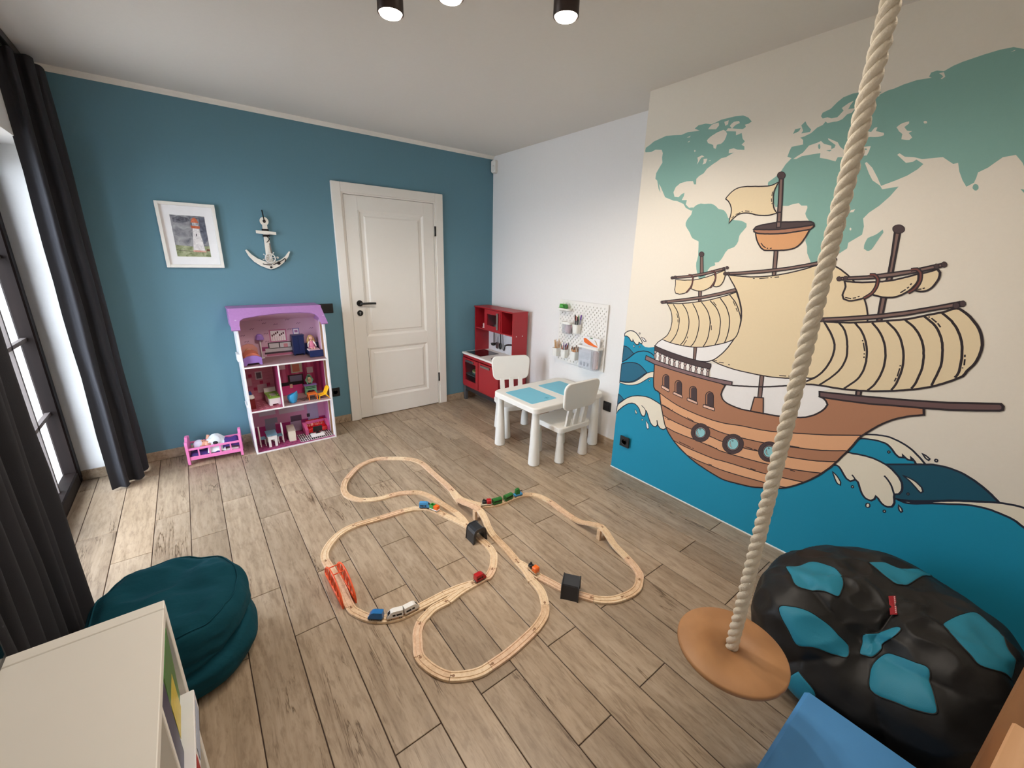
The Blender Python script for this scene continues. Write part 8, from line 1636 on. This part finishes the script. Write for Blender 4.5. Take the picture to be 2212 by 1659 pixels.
for key, br in SWITCHES.items():
    c = Vector(br[0][0][:3]); r = thing('switch_track', sw_lab[key], 'toy track', (c.x, c.y, 0), 0, 'wooden toy tracks')
    for n, path in enumerate(br):
        S = spline([Vector((p[0], p[1], p[2] - n * .0003)) - Vector((c.x, c.y, 0)) for p in path], 6)
        q = G(); sweep(q, S); obj('branch', q, beech[2], r)
    q = G(); peg(q, Vector((0, 0, 0)), Vector(br[0][1][:3]) - c, TH); obj('joint_peg', q, pegm, r)
# ================================================================== TRAINS, TUNNELS, BRIDGE
allpts = []
for key, P in TRACKS.items():
    S_ = spline([(p[0], p[1], p[2]) for p in P], 6)
    for i in range(len(S_) - 1): allpts.append((S_[i], S_[i + 1] - S_[i]))
for key, br in SWITCHES.items():
    for path in br:
        S_ = spline([Vector(p[:3]) for p in path], 6)
        for i in range(len(S_) - 1): allpts.append((S_[i], S_[i + 1] - S_[i]))
def on_track(xy):
    p = Vector((xy[0], xy[1], 0)); best = min(allpts, key=lambda a: (Vector((a[0].x, a[0].y, 0)) - p).length)
    t = best[1]; return best[0], math.atan2(t.y, t.x)
wheel_m = M('black_wheel', (20, 20, 22), .35); hub_m = M('steel_hub', (200, 200, 204), .3, .8)
def vehicle(nm, lab, xy, cat='toy train', flip=0, L=.062):
    p, a = on_track(xy)
    r = thing(nm, lab, cat, (p.x, p.y, p.z + TH - .0028), a + flip)
    for sx in (-1, 1):
        for sy in (-1, 1):
            q = G(); q.cyl((sx * L * .32, sy * .0085, .0068), (sx * L * .32, sy * .0128, .0068), .0066, n=14); w = obj('wheel', q, wheel_m, r)
            q = G(); q.cyl((sx * L * .32, sy * .0127, .0068), (sx * L * .32, sy * .0134, .0068), .0022, n=8); obj('hub', q, hub_m, w)
    q = G(); q.cyl((L / 2, 0, .010), (L / 2 + .004, 0, .010), .0035, n=10); q.cyl((-L / 2 - .004, 0, .010), (-L / 2, 0, .010), .0035, n=10); obj('magnet_coupling', q, hub_m, r)
    return r
def chassis(r, m, L=.062, w=.030, z0=.008, z1=.016):
    q = G(); q.b2((-L / 2, -w / 2, z0), (L / 2, w / 2, z1), bev=.0015); return obj('chassis', q, m, r)
def streamliner(nm, lab, xy, col, dark, flip=0, L=.068, under=None, windows=True):
    r = vehicle(nm, lab, xy, flip=flip, L=L)
    chassis(r, under or dark, L)
    q = G(); q.prism([(-L / 2, .014), (L / 2, .014), (L / 2 - .004, .024), (L / 2 - .016, .038), (L / 2 - .026, .042), (-L / 2, .042)], -.0155, .0155, 'y')
    for i, v in enumerate(q.v):
        if v[2] > .03: q.v[i] = (v[0], v[1] * .82, v[2])
    b = obj('body_shell', q, col, r)
    if windows:
        q = G()
        for sy in (-1, 1):
            for x0, x1 in ((-L * .42, -L * .08), (-L * .02, L * .16)):
                q.add([(x0, sy * .0158, .021), (x1, sy * .0158, .021), (x1, sy * .0146, .029), (x0, sy * .0146, .029)], [(0, 1, 2, 3)])
        q.add([(L / 2 - .0035, -.010, .0246), (L / 2 - .0035, .010, .0246), (L / 2 - .0135, .009, .0366), (L / 2 - .0135, -.009, .0366)], [(0, 1, 2, 3)])
        obj('window_band', q, BLACK, b)
    return r
tblue = M('train_blue', (36, 110, 176), .25); tnavy = M('train_navy', (24, 40, 66), .3); tgreen = M('train_green', (40, 116, 46), .35); tred = M('train_red', (186, 24, 32), .3); tor = M('train_orange', (238, 110, 30), .35); tw = M('train_white', (238, 236, 232), .3); wbase = grain_mat('beech_chassis', (206, 170, 130), (224, 190, 150), 60, (1, 1, 1), .5)
streamliner('toy_locomotive', 'light blue streamlined toy locomotive pulling the orange and green wagon', TOYPOS['blue1'], M('train_sky', (70, 150, 206), .25), tnavy, PI)
r = vehicle('toy_wagon', 'white toy wagon loaded with an orange and a green box', TOYPOS['orangegreen'])
chassis(r, tw)
for x, c, nm in ((-.015, tor, 'orange_box'), (.016, M('train_lime', (60, 160, 70), .35), 'green_box')):
    q = G(); q.b2((x - .014, -.014, .016), (x + .014, -.010, .038)); q.b2((x - .014, .010, .016), (x + .014, .014, .038)); q.b2((x - .014, -.010, .016), (x - .010, .010, .038)); q.b2((x + .010, -.010, .016), (x + .014, .010, .038)); q.b2((x - .010, -.010, .016), (x + .010, .010, .020 if nm == 'green_box' else .037)); obj(nm, q, c, r)
def steam(nm, lab, xy, front, cab, under, flip):
    r = vehicle(nm, lab, xy, flip=flip)
    chassis(r, under)
    q = G(); q.cyl((0, 0, .026), (.028, 0, .026), .0115, n=16); q.cyl((.018, 0, .034), (.018, 0, .046), .0045, .006, n=10); q.ell((.007, 0, .038), (.005, .005, .004), 10, 6); obj('boiler', q, front, r)
    q = G(); q.b2((-.030, -.0155, .016), (.0, .0155, .042), bev=.004); obj('cab', q, cab, r)
    return r
steam('toy_locomotive', 'black and red toy steam locomotive leading the green carriages', TOYPOS['redloco'], BLACK, tred, M('train_cream', (214, 204, 180), .5), PI)
for key, lab in (('green1', 'dark green toy carriage right behind the red locomotive'), ('green2', 'dark green toy carriage in front of the crane wagon')):
    r = vehicle('toy_carriage', lab, TOYPOS[key]); chassis(r, tgreen)
    q = G(); q.prism([(-.0155, .016), (.0155, .016), (.0155, .036), (.010, .042), (-.010, .042), (-.0155, .036)], -.031, .031, 'x'); b = obj('carriage_body', q, tgreen, r)
    q = G()
    for sy in (-1, 1): q.b2((-.026, sy * .0156 - .0004, .023), (.026, sy * .0156 + .0004, .032))
    obj('window_band', q, BLACK, b)
r = vehicle('toy_crane_wagon', 'light blue toy wagon with a green crane box at the end of the train', TOYPOS['crane']); chassis(r, M('train_sky', (70, 150, 206), .25), z1=.019)
q = G(); q.b2((-.018, -.012, .019), (.010, .012, .036)); q.box((-.004, 0, .046), (.026, .02, .018), ry=-.25); obj('crane_box', q, tgreen, r)
q = G(); q.tube([(.008, 0, .03), (.034, 0, .036)], .003, 6); obj('crane_arm', q, BLACK, r)
steam('toy_locomotive', 'black and orange toy steam locomotive on the switch near the square tunnel', TOYPOS['orangeloco'], BLACK, tor, wbase, 0 if math.cos(on_track(TOYPOS['orangeloco'])[1] - 2.3) > 0 else PI)
streamliner('toy_wagon', 'small red toy car alone on the bend beside the track switch', TOYPOS['redcar'], tred, M('train_maroon', (110, 16, 24), .3), PI, .058)
streamliner('toy_locomotive', 'dark blue streamlined toy locomotive leading the white carriages', TOYPOS['blue2'], tblue, tnavy, PI, .064, windows=False)
streamliner('toy_carriage', 'white toy carriage right behind the dark blue locomotive', TOYPOS['white1'], tw, tw, PI, .068, wbase)
streamliner('toy_carriage', 'white toy carriage at the tail of the blue and white train', TOYPOS['white2'], tw, tw, 0, .068, wbase)
# tunnels
tun = M('charcoal_tunnel_plastic', (44, 46, 50), .3, var=.04)
def tunnel(xy, lab, shape, yaw):
    p = Vector((xy[0], xy[1], 0)); a = yaw
    r = thing('toy_tunnel', lab, 'toy tunnel', (p.x, p.y, 0), a if yaw is None else yaw)
    L = .078
    if shape == 0: out = [(-.058, .0), (-.050, .062), (-.042, .078), (-.025, .087), (.025, .087), (.042, .078), (.050, .062), (.058, .0)]; inn = [(.040, 0), (.036, .052), (.024, .068), (-.024, .068), (-.036, .052), (-.040, 0)]
    else: out = [(-.062, 0), (-.050, .070), (-.046, .076), (.046, .076), (.050, .070), (.062, 0)]; inn = [(.044, 0), (.038, .058), (-.038, .058), (-.044, 0)]
    out = [(x * .78, z) for x, z in out]; inn = [(x * .80, z) for x, z in inn]
    q = G(); poly = out + inn
    # tapered shell: narrower at the far end of the sweep
    n = len(poly); vs = [(-L / 2, a_, b_) for a_, b_ in poly] + [(L / 2, a_, b_) for a_, b_ in poly]
    m = len(out); k = len(inn)
    fs = []
    for i in range(n): fs.append((i, (i + 1) % n, n + (i + 1) % n, n + i))
    for o in (0, n):
        if m - 2 == k:
            pass
        fs.append([o + i for i in range(n)])
    q.add(vs, fs); obj('tunnel_shell', q, tun, r)
    for sx in (-1, 1):
        q = G(); rim = [(sx * L / 2, a_, b_ + .0005) for a_, b_ in out]; q.tube(rim, .0035, 6); obj('rim', q, tun, r)
    return r
tunnel((-1.603, -2.172), 'dark grey round-topped toy tunnel between the two track loops', 0, -1.57)
tunnel((-1.4545, -2.775), 'dark grey flat-topped toy tunnel over the right hand loop', 1, -.93)
# wooden bridge pillars
for xy, lab in ((TOYPOS['sup1t'], 'beech bridge pillar under the ramp beside the round tunnel'), (TOYPOS['sup2'], 'beech bridge pillar under the arched track of the right loop')):
    best = max([q for q in allpts if (Vector((q[0].x, q[0].y, 0)) - Vector((xy[0], xy[1], 0))).length < .16], key=lambda q: q[0].z)
    p = best[0]; a = math.atan2(best[1].y, best[1].x); z = p.z
    r = thing('bridge_pillar', lab, 'toy bridge pillar', (p.x, p.y, 0), a)
    q = G(); q.b2((-.013, -.027, 0), (.013, -.012, z - .010), bev=.001); q.b2((-.013, .012, 0), (.013, .027, z - .010), bev=.001); obj('post', q, beech[0], r)
    q = G(); q.b2((-.013, -.027, z - .010), (.013, .027, z), bev=.001); obj('cross_beam', q, beech[0], r)
# orange truss bridge
A, B_ = Vector((*TOYPOS['bridgeA'], 0)), Vector((*TOYPOS['bridgeB'], 0))
c = (A + B_) / 2; yaw = math.atan2((B_ - A).y, (B_ - A).x); Lb = .265
r = thing('toy_truss_bridge', 'orange plastic truss bridge over the left track', 'toy bridge', (c.x, c.y, 0), yaw)
obr = M('bridge_orange', (240, 92, 44), .35)
for sy in (-1, 1):
    y = sy * .029
    def top(x): return .018 + .085 * math.sin(PI * min(1, max(0, (x + Lb / 2) / Lb))) ** .55
    q = G(); q.tube([(-Lb / 2 + Lb * i / 24, y, top(-Lb / 2 + Lb * i / 24)) for i in range(25)], .0042, 6); q.tube([(-Lb / 2, y, .016), (Lb / 2, y, .016)], .0045, 6); q.b2((-Lb / 2, y - .003, 0), (Lb / 2, y + .003, .016)); obj('arch', q, obr, r)
    for k in range(1, 6):
        x = -Lb / 2 + Lb * k / 6; x2 = x + Lb / 12
        q = G(); q.tube([(x - Lb / 12, y, .016), (x, y, top(x)), (x + Lb / 12, y, .016)], .0026, 6); obj('strut', q, obr, r)
for x in (-Lb * .22, Lb * .05):
    q = G(); q.tube([(x, -.029, top(x)), (x, .029, top(x))], .0028, 6); obj('cross_bar', q, obr, r)
# ================================================================== ON THE WALLS
r = thing('lighthouse_picture', 'white framed watercolour of a lighthouse on the blue wall', 'picture', (-2.608, -.002, 1.413))
FW, FH = .334, .432
frm = M('white_picture_frame', (238, 236, 230), .4)
q = G()
for a, b in (((-FW / 2, 0, 0), (-FW / 2 + .020, 0, FH)), ((FW / 2 - .020, 0, 0), (FW / 2, 0, FH)), ((-FW / 2 + .02, 0, 0), (FW / 2 - .02, 0, .020)), ((-FW / 2 + .02, 0, FH - .020), (FW / 2 - .02, 0, FH))):
    q.b2((a[0], -.028, a[2]), (b[0], 0, b[2]), bev=.0015)
obj('frame', q, frm, r)
q = G(); q.b2((-FW / 2 + .02, -.008, .02), (FW / 2 - .02, -.004, FH - .02)); mt = obj('passepartout', q, M('mount_board', (240, 240, 242), .8), r)
# watercolour print, flat shapes on the sheet
PXW, PZ0, PZ1 = .097, .075, .350
def wc(nm, c1, c2, pts, lvl, sc=40):
    q = G(); q.prism(pts, -.0082 - .0003 * lvl, -.0080, 'y'); m = grain_mat('wash_%s' % nm, c1, c2, sc, (1, 1, 1), .8, 0); return obj(nm, q, m, mt)
wc('sky_wash', (96, 98, 108), (168, 168, 172), [(-PXW, PZ0 + .05), (PXW, PZ0 + .05), (PXW, PZ1), (-PXW, PZ1)], 1, 22)
wc('grass_wash', (96, 112, 70), (176, 180, 146), [(-PXW, PZ0), (PXW, PZ0), (PXW, .15), (.02, .142), (-PXW, .152)], 2, 30)
wc('cloud_wash', (60, 62, 72), (120, 120, 130), [(-.085, .33), (-.05, .345), (.0, .335), (.01, .315), (-.04, .298), (-.085, .305)], 2, 40)
wc('dark_sky_wash', (58, 62, 78), (110, 114, 128), [(.062, .345), (.095, .345), (.095, .19), (.070, .16), (.058, .25)], 2, 30)
wc('tower_wash', (206, 202, 204), (240, 238, 238), [(.0, .115), (.07, .112), (.052, .265), (.018, .268)], 3, 60)
wc('gallery_wash', (176, 84, 54), (214, 120, 84), [(.012, .268), (.058, .266), (.062, .283), (.008, .285)], 4)
wc('lantern_wash', (150, 150, 156), (206, 206, 210), [(.018, .285), (.052, .284), (.050, .305), (.020, .306)], 4)
wc('roof_wash', (186, 90, 60), (220, 130, 96), [(.012, .306), (.058, .304), (.048, .330), (.036, .340), (.022, .330)], 5)
wc('window_mark', (60, 60, 66), (80, 80, 86), [(.030, .215), (.035, .215), (.036, .232), (.031, .232)], 5)
wc('base_wash', (196, 130, 110), (226, 190, 176), [(-.005, .108), (.075, .106), (.073, .118), (.0, .120)], 5)
wc('house_mark', (96, 60, 46), (130, 90, 70), [(.076, .115), (.096, .115), (.096, .128), (.080, .130)], 5)
wc('fence_mark', (90, 84, 74), (110, 100, 90), [(-.095, .118), (.0, .108), (.0, .111), (-.095, .121)], 5)

r = thing('anchor_ornament', 'white wooden anchor with black rope hanging beside the door', 'anchor', (-2.140, -.002, 1.40))
aw = M('whitewashed_wood', (232, 228, 218), .7, var=.06, scale=40)
q = G()
q.prism([(-.020, .05), (.022, .05), (.016, .33), (-.016, .33)], -.020, -.006, 'y'); obj('shank', q, aw, r)
q = G(); n = 24; ring = []
for i in range(n): ring.append((.029 * math.cos(2 * PI * i / n), .358 + .031 * math.sin(2 * PI * i / n)))
q.prism(ring, -.020, -.006, 'y'); rg = obj('ring', q, aw, r)
q = G(); q.prism([(.011 * math.cos(2 * PI * i / 14), .358 + .012 * math.sin(2 * PI * i / 14)) for i in range(14)], -.0208, -.0200, 'y'); obj('rope_hole', q, BLACK, rg)
q = G(); q.prism([(-.066, .268), (.068, .262), (.068, .284), (-.066, .290)], -.034, -.020, 'y'); obj('stock', q, aw, r)
outer = [(-.152, .142), (-.135, .10), (-.105, .06), (-.065, .03), (-.025, .012), (0, .004), (.025, .010), (.06, .026), (.10, .058), (.135, .10), (.153, .142)]
inner = [(.145, .142), (.115, .105), (.08, .078), (.04, .062), (.0, .058), (-.04, .066), (-.08, .084), (-.115, .112), (-.144, .148)]
q = G(); q.prism(outer + inner, -.020, -.004, 'y'); obj('arms', q, aw, r)
rope_k = M('black_cord', (18, 17, 18), .8)
q = G(); q.tube([(0, -.022, .358), (-.002, -.018, .40), (-.004, -.008, .437)], .0042, 6); obj('hanging_cord', q, rope_k, r)
q = G()
for z in (.292, .299, .250, .257): q.tube([(.021 * math.cos(a), -.013 - .017 * math.sin(a), z) for a in [2 * PI * i / 16 for i in range(16)]], .0036, 5, closed=True)
q.tube(spline([(.004, -.026, .248), (.016, -.026, .232), (.008, -.025, .215), (-.004, -.024, .205)], 5), .0032, 6); obj('rope_binding', q, rope_k, r)
q = G(); q.tube(spline([(-.050, -.023, .045), (-.02, -.024, .038), (.02, -.024, .040), (.06, -.024, .058), (.095, -.024, .078), (.108, -.024, .088), (.112, -.024, .072), (.104, -.024, .064)], 6), .0034, 6); q.ell((.06, -.026, .052), (.013, .006, .013), 10, 8); q.ell((.004, -.026, .020), (.009, .005, .008), 10, 8); obj('rope_garland', q, rope_k, r)
q = G(); q.tube([(.006 + .034 * math.cos(a), -.030, .088 + .034 * math.sin(a)) for a in [2 * PI * i / 28 for i in range(28)]], .0045, 6, closed=True)
for k in range(8):
    a = PI / 4 * k + .2; q.tube([(.006, -.030, .088), (.006 + .050 * math.cos(a), -.030, .088 + .050 * math.sin(a))], .0026, 6); q.ell((.006 + .05 * math.cos(a), -.030, .088 + .05 * math.sin(a)), (.004, .004, .004), 8, 6)
q.cyl((.006, -.034, .088), (.006, -.024, .088), .007, n=12); obj('ship_wheel', q, M('silver_white', (226, 224, 220), .4), r)
q = G(); q.ell((.004, -.024, .165), (.007, .004, .010), 10, 8); q.ell((.058, -.024, .094), (.008, .004, .008), 10, 8); obj('shell', q, M('shell_white', (238, 232, 222), .5), r)
q = G(); q.prism([(.016, .12), (.026, .12), (.020, .20), (.012, .20)], -.0212, -.0202, 'y'); obj('grey_ribbon', q, M('grey_ribbon', (120, 116, 112), .7), r)

# switches and sockets
bk = M('matt_black_plate', (20, 20, 21), .5)
def plate(nm, lab, cat, loc, axis, w, h, mods, rz):
    r = thing(nm, lab, cat, loc, rz)
    q = G(); q.b2((-w / 2, -.010, -h / 2), (w / 2, 0, h / 2), bev=.003); obj('cover_plate', q, bk, r)
    n = len(mods)
    for i, k in enumerate(mods):
        cx = (i - (n - 1) / 2) * .071
        if k == 's':
            q = G(); q.b2((cx - .027, -.0135, -.027), (cx + .027, -.0095, .027), bev=.002); obj('rocker', q, M('black_rocker', (26, 26, 28), .4), r)
        else:
            q = G(); q.lathe([(.0215, 0), (.0235, -.0), (.0235, .003), (.0195, .003), (.0195, -.002), (0, -.002)], (0, 0, 0), 24)
            q.v = [(cx + x, -.010 - z, y) for x, y, z in q.v]; so = obj('socket_well', q, M('black_rocker', (26, 26, 28), .4), r)
            q = G()
            for s in (-.0095, .0095): q.cyl((cx + s, -.0078, 0), (cx + s, -.0085, 0), .0026, n=8)
            q.cyl((cx, -.0078, .013), (cx, -.0125, .013), .0024, n=8); obj('contact', q, M('socket_contact', (150, 140, 120), .3, .8), so)
    return r
plate('light_switch', 'black double light switch behind the doll house roof', 'light switch', (-1.775, 0, 1.078), 'y', .152, .081, ['s', 's'], 0)
plate('wall_socket', 'black wall socket beside the doll house and the door', 'socket', (-1.752, 0, .312), 'y', .081, .081, ['o'], 0)
plate('wall_socket', 'black covered socket on the white wall beside the children\'s table', 'socket', (0, -1.74, .348), 'x', .081, .081, ['s'], -PI / 2)
plate('wall_socket', 'black wall socket on the blue sea at the mural\'s edge', 'socket', (MX - .013, -2.158, .253), 'x', .081, .081, ['o'], -PI / 2)
g = G(); g.cyl((MX - .0, -2.158, .253), (MX - .013, -2.158, .253), .02, n=8)
# motion sensor in the corner
r = thing('motion_sensor', 'white motion sensor high in the corner', 'sensor', (-.0, -.045, 2.345), -PI / 2 + .25)
q = G(); P = rrect(.062, .12, .016, 4); n = len(P); vs = []; fs = []
for s, y in [(1, -.004), (1, -.030), (.9, -.042)]: vs += [(a * s, y, .075 + b * s) for a, b in P]
for k in range(2):
    for i in range(n): fs.append((k * n + i, k * n + (i + 1) % n, (k + 1) * n + (i + 1) % n, (k + 1) * n + i))
fs.append(list(range(n))); fs.append([2 * n + i for i in range(n)]); q.add(vs, fs); obj('housing', q, WHITE, r)
q = G(); q.ell((0, -.041, .058), (.022, .008, .030), 14, 10); obj('lens', q, M('milky_lens', (226, 226, 222), .3), r)
# ================================================================== WHITE SHELF IN THE FOREGROUND
SX0, SX1, SYF, SYN, SZ = -3.115, -2.84, -2.785, -4.30, .768
ws = M('white_laminate', (238, 234, 226), .45, var=.01)
r = thing('shelf_unit', 'low white shelf unit in the foreground at the lower left', 'shelf', ((SX0 + SX1) / 2, (SYF + SYN) / 2, 0))
o = Vector(((SX0 + SX1) / 2, (SYF + SYN) / 2, 0))
def sp(nm, a, b, par=None, bev=.0015):
    q = G(); q.b2(Vector(a) - o, Vector(b) - o, bev=bev); return obj(nm, q, ws, par or r)
sp('side_panel', (SX0, SYF - .030, 0), (SX1, SYF, SZ)); sp('side_panel', (SX0, SYN, 0), (SX1, SYN + .03, SZ))
sp('top_panel', (SX0, SYN + .031, SZ - .022), (SX1, SYF - .031, SZ - .0004))
sp('back_panel', (SX0, SYN + .03, 0), (SX0 + .005, SYF - .03, SZ - .022))
for y in (-3.052, -3.55): sp('divider', (SX0 + .005, y - .016, .022), (SX1 - .001, y, SZ - .022))
for z in (.0, .45): sp('shelf_board', (SX0 + .005, SYN + .03, z), (SX1 - .002, SYF - .03, z + .016), bev=0)
# books and boxes in the end cell
def book(nm, lab, cat, c, d, cover, pages, ry=0, spine=None):
    t = thing(nm, lab, cat, (c[0], c[1], c[2] - d[2] / 2))
    q = G(); q.box((0, 0, d[2] / 2), d, ry=ry, bev=.002); b = obj('cover', q, cover, t)
    q = G(); q.box((0, 0, d[2] / 2), (d[0] * .8, d[1] * .96, d[2] + .0012), ry=ry); obj('pages', q, pages, t)
    return t, b
paper = M('page_edges', (226, 218, 200), .8)
t, b = book('game_box', 'white flat game box with a red end at the shelf\'s near corner', 'box', (-2.955, -2.935, .498), (.26, .215, .062), M('box_white', (232, 230, 232), .5), paper)
q = G(); q.b2((.1305, -.1078, .004), (.1312, -.060, .058)); q.b2((.05, -.1082, .004), (.1305, -.1075, .058)); obj('red_print', q, M('box_red', (170, 20, 30), .5), b)
q = G(); q.b2((.1306, -.04, .012), (.1313, .085, .05)); obj('pale_print', q, M('box_print', (176, 186, 206), .5), b)
t, b = book('picture_book', 'green and yellow picture book leaning in the shelf', 'book', (-2.856, -2.905, .632), (.020, .145, .20), M('book_green', (66, 120, 50), .35, var=.5, scale=22), paper, .04)
q = G(); q.b2((.0102, -.06, .02), (.0108, .02, .18)); obj('cover_art', q, M('book_yellow', (214, 190, 60), .35, var=.35, scale=40), b)
t, b = book('picture_book', 'dark blue book behind the white game box in the shelf', 'book', (-2.858, -2.846, .612), (.012, .04, .165), M('book_blue', (36, 50, 110), .35, var=.2), paper, .05)
t, b = book('navy_box', 'navy blue cardboard box beside the shelf divider', 'box', (-2.896, -3.012, .636), (.105, .066, .21), M('box_navy', (26, 34, 82), .35, var=.08), M('box_navy_top', (28, 36, 88), .4))
t = thing('spiral_notebook', 'spiral notebook standing against the shelf side', 'notebook', (-2.880, -2.830, .5295))
q = G(); q.box((0, 0, .04), (.05, .012, .08), bev=.001); obj('notebook_pages', q, paper, t)
q = G()
for k in range(7): q.tube([(.025 + .004 * math.cos(a), .006 * math.sin(a), .012 + .010 * k) for a in [2 * PI * i / 8 for i in range(8)]], .0009, 4, closed=True)
obj('spiral', q, BLACK, t)
# glossy black panel standing on the shelf at the left picture edge
r = thing('flat_screen', 'black glossy flat screen standing on the white shelf at the picture\'s left edge', 'screen', (-3.085, -3.12, SZ + .0005))
q = G(); q.b2((-.018, -.33, .003), (.012, .33, .40), bev=.005); obj('bezel', q, M('screen_bezel', (14, 13, 14), .35), r)
q = G(); q.b2((.0122, -.318, .018), (.0128, .318, .385)); obj('display', q, M('glossy_black_glass', (10, 10, 11), .06), r)
q = G(); q.b2((-.02, -.12, 0), (.018, .12, .004)); obj('stand_foot', q, M('screen_bezel', (14, 13, 14), .35), r)
